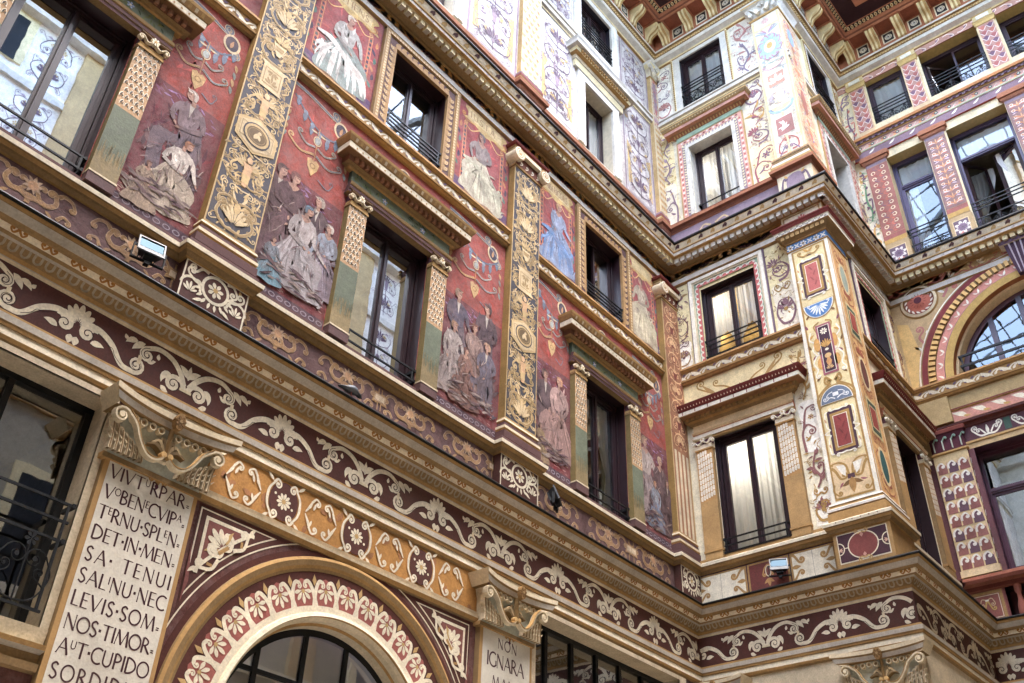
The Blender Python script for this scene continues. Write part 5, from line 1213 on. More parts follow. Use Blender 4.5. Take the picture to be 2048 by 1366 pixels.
# the corner pier
U0, U1, XE = -5.33, -4.54, -.70
def pier_box(mb, v0, v1, g, col, side=None): mb.box(U0-g, U1+g, v0, v1, XE-g, .13+g, col, side)
mb = MB(FB); pier_box(mb, 7.7, 8.37, .06, 'ochre', 'ochre')
p = Pen(mb, .193).at((U0+U1)/2, 8.12)
p.rect(-.40, .40, -.27, .21, 'cream2'); p.up().rect(-.385, .385, -.25, .195, 'purp'); q = p.up(2)
q.disc(0, -.03, .235, '7d3b36', .21, 26); q.up().ring(0, -.03, .235, .018, 'cream2', .21, 30)
for s in (-1, 1):
    q.up().ring(s*.385, -.03, .085, .016, 'cream2', .095, 16, pi/2 if s > 0 else -pi/2, 1.5*pi if s > 0 else pi/2); q.up().stroke([(s*.235, -.03), (s*.3, -.03)], .014, 'cream2')
    for k in (-.5, 0, .5): q.up().leaf(s*.385, -.05, pi-s*0+k if s > 0 else k, .07, .022, 'c9a08a')
    for t in (-1, 1): q.up().curl([(0, -.03+t*.21), (s*.05, -.03+t*.19), (s*.085, -.03+t*.2)], .035, 1.2, s*t, .026, .018, 'ochl')
for t in (-1, 1): q.up(2).poly([(0, -.03+t*.12), (.03, -.03+t*.16), (0, -.03+t*.2), (-.03, -.03+t*.16)], 'salm')
pc = Pen(mb, 0)
pd = build('pier_pedestal', mb, 'paint', B)
mb = MB(FB)
def pier_wrap(mb, pts, cols):
    for (w0, v0), (w1, v1), c in zip(pts[:-1], pts[1:], cols):
        a = lambda w, v: [mb.P(U0-w, v, XE), mb.P(U0-w, v, .13+w), mb.P(U1+w, v, .13+w), mb.P(U1+w, v, XE-w)]
        i, j = a(w0, v0), a(w1, v1)
        for k in range(3): mb.idx([i[k], i[k+1], j[k+1], j[k]], c)
    w, v = pts[-1]; mb.face([(U0-w, v, XE), (U0-w, v, .13+w), (U1+w, v, .13+w), (U1+w, v, XE)], cols[-1]); w, v = pts[0]; mb.face([(U0-w, v, XE), (U0-w, v, .13+w), (U1+w, v, .13+w), (U1+w, v, XE)], cols[0])
pier_wrap(mb, [(.06, 8.35), (.09, 8.36), (.11, 8.40), (.13, 8.41), (.145, 8.45), (.16, 8.46), (.165, 8.51), (.14, 8.53), (.11, 8.54), (.08, 8.56), (.075, 8.70), (.06, 8.71), (.075, 8.73), (.075, 8.77), (.05, 8.79), (.04, 8.82), (.05, 8.84), (.04, 8.87), (0.004, 8.89)], ['ochre', 'ochd', 'ochd', 'ochre', 'ochd', 'cream2', 'cream2', 'ochd', 'ochre', 'ochre', 'ochre', 'ochd', 'white', 'white', 'ochre', 'ochd', 'white', 'white'])
for i in range(6): u = U0+.8*(i+.5)/6; mb.poly = None; mb.face([(u-.012, 8.50, .2955), (u+.012, 8.50, .2955), (u, 8.475, .2955)], '5a2c22')
build('base_moulding', mb, 'mould', pd)
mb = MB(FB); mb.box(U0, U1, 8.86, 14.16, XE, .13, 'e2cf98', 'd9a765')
c = (U0+U1)/2; p = Pen(mb, .133).at(c, 0); G = 'a8823c'
p.rect(-.395, .395, 8.88, 14.15, 'e9e4d4'); p.up().rect(-.325, .325, 8.92, 14.12, 'e2cf98'); p.up(2).box(-.33, .33, 8.92, 14.12, .035, G); q = p.up(3)
def tablet(y0, y1, col):
    q.rect(-.27, .27, y0-.04, y1+.04, 'e6d9a8'); q.up().rect(-.215, .215, y0-.06, y1+.06, '4f3340'); q.up(2).rect(-.17, .17, y0-.0, y1+.0, G); q.up(3).rect(-.125, .125, y0+.05, y1-.05, 'e9e0cc'); q.up(4).rect(-.113, .113, y0+.062, y1-.062, col)
    m = (y0+y1)/2
    for s in (-1, 1):
        q.up(3).stroke(cat([(s*.2, y1+.05), (s*.25, y1+.02), (s*.25, m+.12), (s*.2, m+.05), (s*.3, m), (s*.2, m-.05), (s*.25, m-.12), (s*.25, y0-.02), (s*.2, y0-.05)], 3), .022, 'f0ead8')
        for t in (-1, 1): q.up(3).curl([(s*.0, (y1 if t > 0 else y0)+t*.05), (s*.07, (y1 if t > 0 else y0)+t*.06), (s*.13, (y1 if t > 0 else y0)+t*.05)], .035, 1.2, s*t, .026, .018, 'f0ead8'); q.up(3).leaf(s*.25, m+t*.2, t*pi/2, .09, .03, 'd0a47a', .5)
    for k in range(4): q.up(5).leaf(.01, y0+.15+.12*k, pi/2+(.5 if k % 2 else -.5), .14, .03, mixc(col, 'dark', .35))
tablet(13.02, 13.75, 'b85a54'); tablet(9.78, 10.48, '8a302e')
for s in (-1, 1): q.curl([(0, 13.95), (s*.1, 13.92), (s*.2, 13.98)], .045, 1.3, s, .04, .025, G); q.leaf(0, 14.0, pi/2-s*.9, .13, .05, 'c9963c')
q.rect(-.05, .05, 13.9, 13.95, '4f3340')
q.poly([(-.31, 12.80)]+[(.31*cos(pi+pi*i/16), 12.80+.36*sin(pi+pi*i/16)) for i in range(17)], G)
u = q.up(); u.poly([(.285*cos(pi+pi*i/16), 12.79+.33*sin(pi+pi*i/16)) for i in range(17)], 'e8e6da'); u.up().poly([(.262*cos(pi+pi*i/16), 12.775+.30*sin(pi+pi*i/16)) for i in range(17)], '3f78b4')
u.up(2).palm(0, 12.74, -pi/2, .24, 9, 2.6, 'dfe8ee', .035)
for s in (-1, 1): u.up(2).curl([(s*.05, 12.72), (s*.15, 12.7), (s*.2, 12.74)], .03, 1.2, s, .02, .014, 'dfe8ee')
for s in (-1, 1):      # strapwork round the tall purple tablet
    q.curl([(s*.06, 12.36), (s*.16, 12.3), (s*.13, 12.15)], .06, 1.3, -s, .03, .022, G); q.curl([(s*.24, 12.2), (s*.28, 12.05), (s*.2, 11.95), (s*.25, 11.82), (s*.2, 11.7)], .05, 1.3, -s, .028, .022, 'f0ead8')
    q.curl([(s*.2, 11.68), (s*.27, 11.55), (s*.22, 11.4), (s*.27, 11.3)], .05, 1.3, -s, .028, .022, 'f0ead8')
    q.disc(s*.16, 11.9, .06, 'd09a44', .14); q.disc(s*.15, 11.5, .06, 'd09a44', .12)
    for k in range(7): q.leaf(s*.27, 12.5-.22*k, pi/2+s*.6*(-1)**k, .12, .045, ('7d5a2c', '8a4a58', 'c9963c')[k % 3], .5*s)
    q.curl([(s*.03, 11.1), (s*.12, 11.2), (s*.15, 11.12)], .06, 1.3, -s, .05, .035, G); q.curl([(s*.05, 11.05), (s*.15, 11.0), (s*.31, 10.85), (s*.32, 10.66)], .02, .6, -s, .04, .04, G)
q.rect(-.14, .14, 11.25, 12.3, '9c5560'); u = q.up(); u.rect(-.105, .105, 11.29, 12.26, 'f0ead8'); u.up().rect(-.095, .095, 11.3, 12.25, '45293a')
u = q.up(3); u.flower(0, 12.14, .07, 8, 'e6dcc6'); u.palm(0, 11.78, pi/2, .2, 7, 1.5, 'c9963c'); u.disc(0, 11.75, .035, 'e6dcc6', .025); u.disc(0, 11.62, .06, 'd8b070', .05); u.poly([(-.03, 11.42), (.03, 11.42), (.05, 11.5), (.02, 11.58), (-.02, 11.58), (-.05, 11.5)], 'c98f4c'); u.palm(0, 11.34, pi/2, .1, 5, 2, 'd8b070')
u = q.up(); u.poly([(.315*cos(pi*i/16), 10.67+.35*sin(pi*i/16)) for i in range(17)], G); u.up().poly([(.285*cos(pi*i/16), 10.68+.31*sin(pi*i/16)) for i in range(17)], 'e8e6da'); u.up(2).poly([(.27*cos(pi*i/16), 10.69+.285*sin(pi*i/16)) for i in range(17)], '66758c')
for s in (-1, 1): u.up(3).curl([(s*.02, 10.74), (s*.1, 10.78), (s*.17, 10.74)], .04, 1.3, s, .02, .014, 'dfe3e4'); u.up(3).curl([(s*.05, 10.88), (s*.12, 10.86), (s*.16, 10.82)], .025, 1.2, -s, .016, .01, 'dfe3e4')
u.up(3).rect(-.05, .05, 10.79, 10.86, 'dfe3e4')
q.rect(-.3, .3, 8.96, 9.6, 'dcc092')
for s in (-1, 1):
    q.up().curl([(s*.03, 9.3), (s*.06, 9.48), (s*.16, 9.56), (s*.28, 9.56)], .02, .5, -s, .04, .03, G); q.up().curl([(s*.3, 9.5), (s*.24, 9.42), (s*.18, 9.28), (s*.12, 9.26)], .06, 1.4, s*-1, .05, .035, G)
    q.up().poly([(s*.06, 9.5), (s*.22, 9.52), (s*.15, 9.36), (s*.09, 9.3)], 'ebe6d8'); q.up().curl([(s*.3, 9.2), (s*.32, 9.08), (s*.26, 9.0)], .045, 1.4, -s, .035, .025, G); q.up().leaf(s*.02, 9.22, -pi/2+s*.8, .18, .07, '7d5a2c', s*.6); q.up().leaf(s*.14, 9.2, -.6 if s > 0 else pi+.6, .12, .035, '9c5560', .6)
q.up(2).rect(-.06, .06, 9.24, 9.32, '4f3340'); q.up(2).leaf(0, 9.26, -pi/2, .28, .12, 'a87c3c')
# blue band and red figures on the return face are part of the same shaft
p2 = Pen(MB(Fr((0, 4.54, 0), (1, 0), (0, -1))), .003); m2 = p2.mb; rg = random.Random(12)
m2.rect(14.0+.01, 14.82, 8.9, 14.14, .0025, 'dcae6c'); p2.up().rect(14.03, 14.06, 8.9, 14.14, 'e9e4d4'); p2.up().rect(14.76, 14.79, 8.9, 14.14, 'e9d9b4')
arab(p2.up().at(14.42, 8.95), .62, 5.1, 'a8553c', 'c98a54', 12, rg, .028, 'b06a44')
for v, cc in ((13.4, '9aa89c'), (12.4, '4c5c4c'), (11.3, '6b3a34'), (10.4, '4c5c4c'), (9.5, '2f5a5c')):
    p2.up(3).disc(14.42, v, .2, 'e6d0a0', .36, 14) if v in (13.4, 9.5, 11.3) else p2.up(3).rect(14.2, 14.64, v-.36, v+.36, 'd9c58e')
    p2.up(4).disc(14.42, v, .13, cc, .3, 14) if v in (13.4, 9.5, 11.3) else (p2.up(4).rect(14.25, 14.59, v-.31, v+.31, cc), p2.up(5).rect(14.28, 14.56, v-.22, v+.22, 'e6d0a0'), p2.up(6).rect(14.30, 14.54, v-.2, v+.2, '9c3a2e'))
for f, cc in zip(m2.f, m2.c): 
    k = len(mb.v); mb.v.extend(m2.v[i] for i in f); mb.f.append(list(range(k, k+len(f)))); mb.c.append(cc)
pr = build('corner_pier', mb, 'paint', B)
mb = MB(FB); mb.box(U0-.004, U1+.004, 14.15, 14.33, XE, .136, '3f78b4', '3f78b4'); p = Pen(mb, .139)
for i in range(6):
    u = U0+.79*(i+.5)/6
    (p.flower(u, 14.24, .07, 6, 'e8e6da', '8a6a2c') if i % 2 == 0 else [p.leaf(u, 14.24, a, .075, .03, 'e8e6da') for a in (.8, 2.3, 3.9, 5.5)])
pier_wrap(mb, [(.0, 14.14), (.02, 14.15), (.02, 14.17), (.006, 14.175)], ['ochre', 'ochre', 'ochd'])
pier_wrap(mb, [(.006, 14.33), (.03, 14.34), (.03, 14.36), (.04, 14.38), (.12, 14.48), (.13, 14.50), (.15, 14.505), (.155, 14.58), (.17, 14.585), (.19, 14.66), (.2, 14.67), (.2, 14.70), (0, 14.71)], ['ochre', 'ochre', 'ochd', 'ochd', 'ochd', 'ochre', 'e9e4d4', 'e9e4d4', 'dred', 'dred', 'dred', 'dred'])
for i in range(9):
    u = U0-.06+.91*(i+.5)/9; q = Pen(mb, .255); q.poly([(u-.035, 14.40), (u+.035, 14.40), (u+.035, 14.46), (u, 14.485), (u-.035, 14.46)], 'ochl'); q.up().ring(u, 14.44, .02, .01, 'ochd', n=8)
q = Pen(mb, .289)
for i in range(17):
    u = U0-.13+1.05*(i+.5)/17; q.rect(u-.022, u+.022, 14.512+(.03 if i % 2 else 0), 14.545+(.03 if i % 2 else 0), '4a3040'); q.up().rect(u-.01, u+.01, 14.52+(.03 if i % 2 else 0), 14.537+(.03 if i % 2 else 0), 'e9e4d4')
build('capital', mb, 'mould', pr)
mb = MB(FB); mb.box(U0-.02, U1+.02, 14.70, 15.04, XE, .14, 'd9cfae', 'cbb27c'); p = Pen(mb, .143); p.box(U0+.02, U1-.02, 14.76, 15.0, .02, 'ochre'); p.rect(U0+.05, U1-.05, 14.79, 14.97, 'e6dfc8'); p.up().palm((U0+U1)/2, 14.82, pi/2, .13, 5, 2.4, 'b5605c'); build('entablature_block', mb, 'paint', pr)
# --- main window of the bay, and its twin on the return
def bay_window(F, c, par):
    for s in (-1, 1):
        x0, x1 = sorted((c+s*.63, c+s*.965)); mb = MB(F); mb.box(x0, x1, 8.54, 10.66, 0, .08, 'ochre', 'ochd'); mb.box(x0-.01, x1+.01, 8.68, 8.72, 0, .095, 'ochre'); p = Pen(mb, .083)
        p.rect(x0, x1, 8.56, 9.63, 'ad8850'); p.rect(x0, x1, 9.63, 10.64, 'b08446')
        for r in range(9):
            for i in range(6):
                u = x0+.02+(x1-x0-.04)*(i+.5)/6; v = 9.66+.108*r+.012*i
                if v+.09 < 10.66: p.up().poly([(u-.02, v), (u+.016, v-.012), (u+.02, v+.07), (u, v+.092), (u-.02, v+.075)], 'ebe6d6'); p.up(2).stroke([(u, v+.005), (u, v+.07)], .007, 'b9a88c')
        pr = build('window_pier', mb, 'paint', par)
        mb = MB(F); m = (x0+x1)/2; p = Pen(mb, .13, d=.05); mb.box(x0-.01, x1+.01, 10.65, 10.68, 0, .1, 'ochre'); mb.box(x0, x1, 10.68, 10.76, 0, .095, 'cream2'); mb.box(x0, x1, 10.76, 10.86, 0, .09, '6a3f4a')
        for t in (-1, 1): p.curl([(m+t*.02, 10.80), (m+t*.1, 10.77), (m+t*.15, 10.83)], .045, 1.4, -t, .024, .02, 'ebe6d6')
        p.flower(m, 10.85, .05, 6, 'ebe6d6', 'ochl'); p.stroke([(x0-.03, 10.90), (m, 10.88), (x1+.03, 10.90)], .026, 'c9b896'); build('capital', mb, 'mould', pr)
    mb = MB(F); X = 1.0
    mb.prof(c-X, c+X, [(.0, 10.875), (.05, 10.885), (.055, 10.92), (.07, 10.925), (.075, 11.0), (.09, 11.005), (.12, 11.04), (.05, 11.05), (.045, 11.22)], ['ochd', 'ochre', 'ochd', 'ebe6d6', 'b56a44', 'dcc49a', '7a4630', 'e2c792'])
    mb.base = 0
    def wr(p, q): mb.wrap(c-X+.02, c+X-.02, p, q)
    wr([(.045, 11.22), (.1, 11.26), (.12, 11.3), (.14, 11.305)], ['ochd', 'ochre', 'ochd']); wr([(.14, 11.305), (.16, 11.36), (.27, 11.365), (.28, 11.375)], ['ochd', '94683e', 'ochre'])
    wr([(.28, 11.375), (.285, 11.45), (.30, 11.46), (.33, 11.54), (.34, 11.58), (.30, 11.59)], ['ebe6d6', 'dred', 'dred', 'dred', 'dred'])
    for i in range(20): u = c-X-.1+(2*X+.2)*(i+.5)/20; mb.box(u-.03, u+.03, 11.30, 11.355, .1, .17, 'ochre', 'ochd')
    for i in range(9): u = c-X-.2+(2*X+.4)*(i+.5)/9; mb.rect(u-.008, u+.008, 11.38, 11.45, .287, '8a2f26')
    for i in range(40): u = c-X-.28+(2*X+.56)*(i+.5)/40; mb.face([(u-.012, 11.49, .3135), (u+.012, 11.49, .3135), (u, 11.525, .3285)], 'ebd0b0')
    build('window_hood', mb, 'mould', par)
WB = -6.70
bay_window(FB, -6.72, B); bay_window(FC, CW, B)
window(FB, B, -6.73, 8.57, 10.88, .61, .13, None, 'wood', 'glass', [8.86, 8.74, 8.62], None, .06, ft=.1, mull=.1, roomc='8a8272'); window(FC, B, CW, 8.57, 10.88, .57, .2, None, 'wood', 'glass', None, None, .0, ft=.1, mull=.1)
for s in (-1, 1): curtain(FB, *sorted((-6.73+s*.03, -6.73+s*.53)), 8.63, 10.80, -.245, 'floor length white curtain, %s half of the tall bay window over the floodlight' % ('left' if s < 0 else 'right'), 0, 100+s, 0, .035)
curtain(FC, CW-.5, CW+.5, 8.62, 10.8, -.32, 'pale curtain in the tallest window round the corner from the painted pier', 0, 103)
# --- mezzanine
def wave_frame(F, c, o0, o1, v0, v1, par, cols):
    mb = MB(F)
    for a, b, w, col in ((o0, o0-.03, .03, 'lav2'), (o0-.03, o0-.1, .06, 'ebe6d6'), (o0-.1, o0-.14, .04, 'cream'), (o0-.14, o1, .02, cols[0])):
        for s in (-1, 1): mb.box(*sorted((c+s*a, c+s*b)), v0, v1-(o0-a), 0, w, col)
        mb.box(c-a, c+a, v1-(o0-b), v1-(o0-a), 0, w+.001, col)
    p = Pen(mb, .024); m = (o0-.14+o1)/2; hw = (o0-.14-o1)/2
    n = round((v1-v0)/.15)
    for i in range(n):
        v = v0+.05+(v1-v0-.3)*(i+.5)/n
        for s in (-1, 1):
            q = p.at(c+s*m, v, 1, 0, s); q.poly([(-hw, -.07), (hw*.2, -.06), (hw*.5, .0), (0, .05), (-hw, .07)], cols[1]); q.up().curl([(-hw*.2, -.08), (hw*.5, -.03), (hw*.4, .04)], .028, 1.2, 1, .022, .016, 'ebe6d6')
    n = 9
    for i in range(n):
        u = c-m+2*m*(i+.5)/n; q = p.at(u, v1-(o0-m)); q.poly([(-.07, -hw), (-.06, hw*.2), (0, hw*.5), (.05, 0), (.07, -hw)], cols[1]); q.up().curl([(-.08, -hw*.2), (-.03, hw*.5), (.04, hw*.4)], .028, 1.2, -1, .022, .016, 'ebe6d6')
    return build('window_surround', mb, 'paint', par)
wave_frame(FB, -6.71, .86, .61, 12.5, 14.64, B, ('8fa88e', 'c4605c')); wave_frame(FC, CW, .84, .575, 12.5, 14.64, B, ('8fa88e', 'c4605c'))
window(FB, B, -6.7, 12.5, 14.32, .6, .13, None, 'wood', 'glass', [12.99, 12.88, 12.77, 12.62], (12.52, 12.64), .05, ft=.1, mull=.1, roomc='a08450'); window(FC, B, CW, 12.5, 14.32, .57, .2, None, 'wood', 'halfglass', [12.95, 12.8], None, .02, ft=.1, mull=.1, roomc='3a3428')
for s in (-1, 1): curtain(FB, *sorted((-6.7+s*.04, -6.7+s*.5)), 12.70, 14.22, -.245, 'white curtain looped up in the %s half of the small square bay window' % ('left' if s < 0 else 'right'), 0, 110+s, .38, .03)
curtain(FC, CW-.1, CW+.5, 12.6, 14.2, -.32, 'cream curtain in the return window under the dentilled corner cornice', 0, 113)
string_course(FB, B, -8, -5.33, 1, 0); string_course(FC, B, 14.83, 17.45, 0, -1)
def wall_scroll(F, par, u0, u1, v0, v1, seed, cols, bg=None, name='wall_scroll', rows=None, th=.05, half=None):
    mb = MB(F); p = Pen(mb, .004)
    if bg: p.rect(u0, u1, v0, v1, bg)
    w = u1-u0; rg = random.Random(seed); y = v0; k = 0; q = p.up(); x0, sx = (u0, 1) if half != -1 else (u1, -1)
    R = q.at(x0, 0, 1, 0, sx)
    for i in range(int(34*w*(v1-v0))):
        R.at(rg.uniform(.06, .94)*w, rg.uniform(v0+.06, v1-.06), 1, rg.uniform(0, 6)).curl([(-.06, -.01), (0, .018), (.05, 0)], .03, 1.2, rg.choice((-1, 1)), .014, .008, jit(rg.choice(cols), rg, .25), eye=False)
        if i % 2: R.leaf(rg.uniform(.08, .92)*w, rg.uniform(v0+.06, v1-.06), rg.uniform(0, 6), .09, .03, jit(rg.choice(cols), rg, .25), rg.uniform(-.8, .8))
    while y < v1-.3:
        h = min(rg.uniform(.55, 1.25), v1-y-.05); a, b = cols[rg.randrange(len(cols))], cols[(k+1) % len(cols)]; r = min(w*.26, h*.2)*rg.uniform(.8, 1.1); k += 1; v = rg.randrange(4); f = rg.choice((-1, 1)); t_ = th*rg.uniform(.8, 1.25)
        if v in (1, 3): R.poly(cat([(w*.06, y), (w*.5, y-.03), (w*.95, y+.05), (w*.9, y+h*.45), (w*.96, y+h*.9), (w*.5, y+h*.97), (w*.05, y+h*.9), (w*.12, y+h*.5), (w*.06, y)], 4), rg.choice(('f1ede0', 'ead9a6', 'e4dcc6')))
        Q = R.up(2).at(w*.5, y, 1, 0, f)
        if v == 0:
            Q.curl([(-w*.1, h*.04), (w*.24, h*.12), (w*.36, h*.42), (w*.18, h*.62)], r*1.2, 1.6, 1, t_*1.2, t_*.6, a); Q.curl([(w*.3, h*.25), (-w*.02, h*.18), (-w*.25, h*.3)], r*.8, 1.4, -1, t_*.8, t_*.45, b); Q.palm(-w*.2, h*.62, 2.0, min(.22, w*.4), 6, 2, cols[-1])
        elif v == 1:
            Q.curl([(-w*.36, 0), (-w*.4, h*.35), (-w*.12, h*.5), (w*.2, h*.42)], r, 1.5, -1, t_*1.1, t_*.6, a); Q.curl([(-w*.3, h*.45), (-w*.1, h*.78), (w*.2, h*.85)], r*.9, 1.5, -1, t_, t_*.5, a); Q.flower(w*.12, h*.64, r*.7, 6, b, cols[-1]); Q.leaf(-w*.3, h*.2, .3, w*.4, .05, b, .8)
        elif v == 2:
            Q.stroke(cat([(-w*.1, 0), (w*.12, h*.25), (-w*.14, h*.55), (w*.06, h)], 6), [t_*.5, t_*.8, t_*.5], a)
            for q_ in range(5): Q.leaf((w*.1, -w*.02, -w*.13, -w*.05, w*.02)[q_], h*(.18+.17*q_), (.6, 2.5, 2.7, .5, .9)[q_], min(.24, w*.42), .06, (b, cols[-1])[q_ % 2], (.7, -.7)[q_ % 2])
            Q.curl([(w*.08, h*.3), (w*.26, h*.36), (w*.34, h*.55)], r*.7, 1.3, 1, t_*.7, t_*.4, b)
        else:
            for g in (-1, 1): Q.curl([(0, h*.1), (g*w*.2, h*.14), (g*w*.36, h*.34), (g*w*.26, h*.56)], r*.8, 1.4, g, t_, t_*.5, a); Q.curl([(0, h*.86), (g*w*.16, h*.8), (g*w*.3, h*.86)], r*.5, 1.3, g, t_*.7, t_*.4, b)
            Q.palm(0, h*.4, pi/2, min(.24, h*.3), 7, 2.2, cols[-1]); Q.disc(0, h*.4, t_*.8, b)
        for g in range(3): Q.up().leaf(rg.uniform(-.38, .38)*w, h*rg.uniform(.05, .95), rg.uniform(0, 6), rg.uniform(.06, .13), .03, rg.choice(cols), rg.uniform(-.8, .8))
        y += h
    return build(name, mb, 'paint', par)
oc = ('a8823c', 'a8823c', '8a5a58')
wall_scroll(FB, B, -8, -7.60, 12.6, 14.62, 1, ('9a7a4a', '6a4a54', '7d5a64'), 'e0d2a0', th=.035); wall_scroll(FB, B, -5.84, -5.34, 12.6, 14.62, 2, ('9a7a3c', '9a7a3c', '7d5a64'), 'e0d2a0', th=.05)
wall_scroll(FB, B, -5.7, -5.34, 8.66, 12.16, 3, oc, None, th=.05)
mb = MB(FB); p = Pen(mb, .004); p.rect(-7.9, -5.4, 11.62, 12.18, 'e2d19c')
for s in (-1, 1): p.up().at(-6.7, 11.66, 1, 0, s).curl([(0, .03), (.25, .03), (.55, .16), (.85, .36)], .1, 1.5, 1, .045, .03, 'a8823c'); p.up().at(-6.7, 11.66, 1, 0, s).curl([(.1, .06), (.3, .22), (.5, .3)], .07, 1.4, 1, .04, .025, 'a8823c'); p.up().at(-6.7, 11.66, 1, 0, s).leaf(.5, .14, .6, .4, .07, 'b08a4c', .4)
p.up().palm(-6.7, 11.68, pi/2, .16, 7, 2.6, '8a5a58'); build('wall_scroll', mb, 'paint', B)
# --- upper storeys of the bay
for F, par, a, b, m0, m1 in ((FB, B, -8, -5.33, 1, 0), (FC, B, 14.83, 17.45, 0, -1)):
    mb = MB(F); mb.rect(a, b, 15.4, 16.1, .003, 'a08a9a'); p = Pen(mb, .006); p.curl([(a+1.2, 15.9), (a+1.4, 15.98), (a+1.5, 15.9)], .06, 1.4, -1, .05, .03, 'e0c090'); p.curl([(a+1.1, 15.9), (a+.95, 15.98), (a+.85, 15.9)], .06, 1.4, 1, .05, .03, 'e0c090'); build('lavender_band', mb, 'paint', par)
    mb = MB(F); mb.prof(a, b, [(0, 16.10), (.03, 16.12), (.06, 16.17), (.12, 16.19), (.13, 16.25), (.09, 16.27), (.095, 16.31), (.06, 16.32), (.04, 16.36), (0, 16.38)], ['terra', 'terd', 'terd', 'terra', '9c4630', 'terd', 'ochl', 'ochre', 'ochl'], m0, m1); build('upper_plinth_moulding', mb, 'mould', par)
    mb = MB(F); mb.prof(a, b+(.8 if F is FB else 0), [(0, 19.44), (.03, 19.45), (.04, 19.49), (.09, 19.51), (.1, 19.58), (.06, 19.6), (.06, 19.65), (.09, 19.67), (.09, 19.70), (0, 19.72)], ['stone', 'creamy', 'stone', 'white', 'stone', 'white', 'stone', 'white', 'white'], m0, m1); build('upper_string_course', mb, 'mould', par)
def pink_frame(F, c, hw, par):
    mb = MB(F); v0, v1 = 16.38, 18.78
    for a, b, w, col in ((hw+.30, hw+.27, .03, 'ochl'), (hw+.27, hw+.17, .035, 'd9a090'), (hw+.17, hw+.09, .03, 'lav'), (hw+.09, hw, .05, 'white')):
        o = hw+.30
        for s in (-1, 1): mb.box(*sorted((c+s*a, c+s*b)), v0, 18.70-(o-a), 0, w, col)
        mb.box(c-a, c+a, 18.70-(o-b), 18.70-(o-a), 0, w+.001, col)
    p = Pen(mb, .039)
    for i in range(26):
        v = v0+.04+2.1*(i+.5)/26
        for s in (-1, 1): p.disc(c+s*(hw+.22), v, .03, 'b5605c' if i % 2 else 'f0e0d6', n=6); p.at(c+s*(hw+.12), v, 1, 0, s).leaf(-.02, 0, .6, .07, .045, 'e8dcb4')
    for i in range(18): u = c-hw-.2+(2*hw+.4)*(i+.5)/18; p.disc(u, 18.70-.08, .03, '8a3c3c' if i % 2 else 'f0e0d6', n=6); p.at(u, 18.7-.18).leaf(0, -.02, 1.2, .07, .045, 'e8dcb4')
    p.rect(c-hw-.28, c+hw+.28, 18.71, 18.84, 'mint')
    mb.base = 0
    mb.wrap(c-hw-.3, c+hw+.3, [(.0, 18.84), (.03, 18.85), (.1, 18.92), (.12, 18.925), (.2, 18.93), (.205, 19.02), (.23, 19.03), (.26, 19.10), (.26, 19.13), (.2, 19.14)], ['ochd', '94583a', 'ochd', 'terra', 'salm', 'ochl', 'ochd', 'ochl', 'ochl'])
    for i in range(24): u = c-hw-.34+(2*hw+.68)*(i+.5)/24; mb.face([(u-.02, 18.86, .045), (u+.02, 18.86, .045), (u+.012, 18.91, .094), (u-.012, 18.91, .094)], 'ochl'); mb.face([(u-.015, 19.045, .24), (u+.015, 19.045, .24), (u, 19.085, .257)], 'yel2')
    build('window_surround', mb, 'paint', par)
pink_frame(FB, -6.67, .54, B); pink_frame(FC, CW, .55, B)
window(FB, B, -6.665, 16.4, 18.4, .535, .24, None, 'dedad0', 'darkglass', [16.72], None, -.14, ft=.09, mull=.09, roomc='c0b8a8'); window(FC, B, CW, 16.4, 18.4, .54, .3, None, 'dedad0', 'darkglass', None, None, 0, ft=.09, mull=.09)
for s in (-1, 1): curtain(FB, *sorted((-6.665+s*.03, -6.665+s*.46)), 16.46, 18.32, -.345, 'white curtain, %s half, in the bay window framed by pink beading' % ('left' if s < 0 else 'right'), 0, 120+s)
curtain(FC, CW-.45, CW+.45, 16.46, 18.32, -.41, 'white curtain in the return window beneath the steep orange hood', 0, 124)
for F, c, hw in ((FB, -6.67, .56), (FC, CW, .56)):
    mb = MB(F)
    for s in (-1, 1): mb.box(*sorted((c+s*hw, c+s*(hw+.17))), 19.72, 21.6, 0, .04, 'white'); mb.box(*sorted((c+s*(hw+.17), c+s*(hw+.21))), 19.72, 21.6, 0, .055, 'creamy')
    mb.box(c-hw, c+hw, 21.48, 21.6, 0, .041, 'white')
    for i in range(24):
        v = 19.76+1.8*(i+.5)/24
        for s in (-1, 1): mb.box(*sorted((c+s*(hw+.175), c+s*(hw+.205))), v-.02, v+.02, .055, .07, 'ochre')
    build('window_surround', mb, 'mould', B)
    window(F, B, c, 19.74, 21.48, hw, .12, None, '3a3640', 'glass', [20.46, 20.36, 20.26, 20.12], (19.78, 20.12), .06, ft=.09, mull=.09)
    for s in (-1, 1): curtain(F, *sorted((c+s*.03, c+s*.48)), 19.80, 21.4, -.225, '%s white curtain in the topmost window %s' % ('left' if s < 0 else 'right', 'of the pale bay' if F is FB else 'of the return wall round the corner pier'), 0, 130+s+(10 if F is FC else 0))
wall_scroll(FB, B, -8, -7.60, 16.4, 19.42, 21, ('b89a5a', '8a7080', 'a08a98'), 'ead9a6', th=.04); wall_scroll(FB, B, -5.80, -5.26, 16.4, 19.42, 22, ('c79a4c', '8a7080', '9c5560'), 'dfd4b4', th=.045)
wall_scroll(FB, B, -8, -7.5, 19.74, 21.6, 23, ('bd8078', '8a7886', 'b27a72'), 'e0d9c8', th=.05); wall_scroll(FB, B, -5.85, -5.26, 19.74, 21.6, 24, ('bd8078', '85788a', 'b27a72'), 'e0d9c8', th=.055)
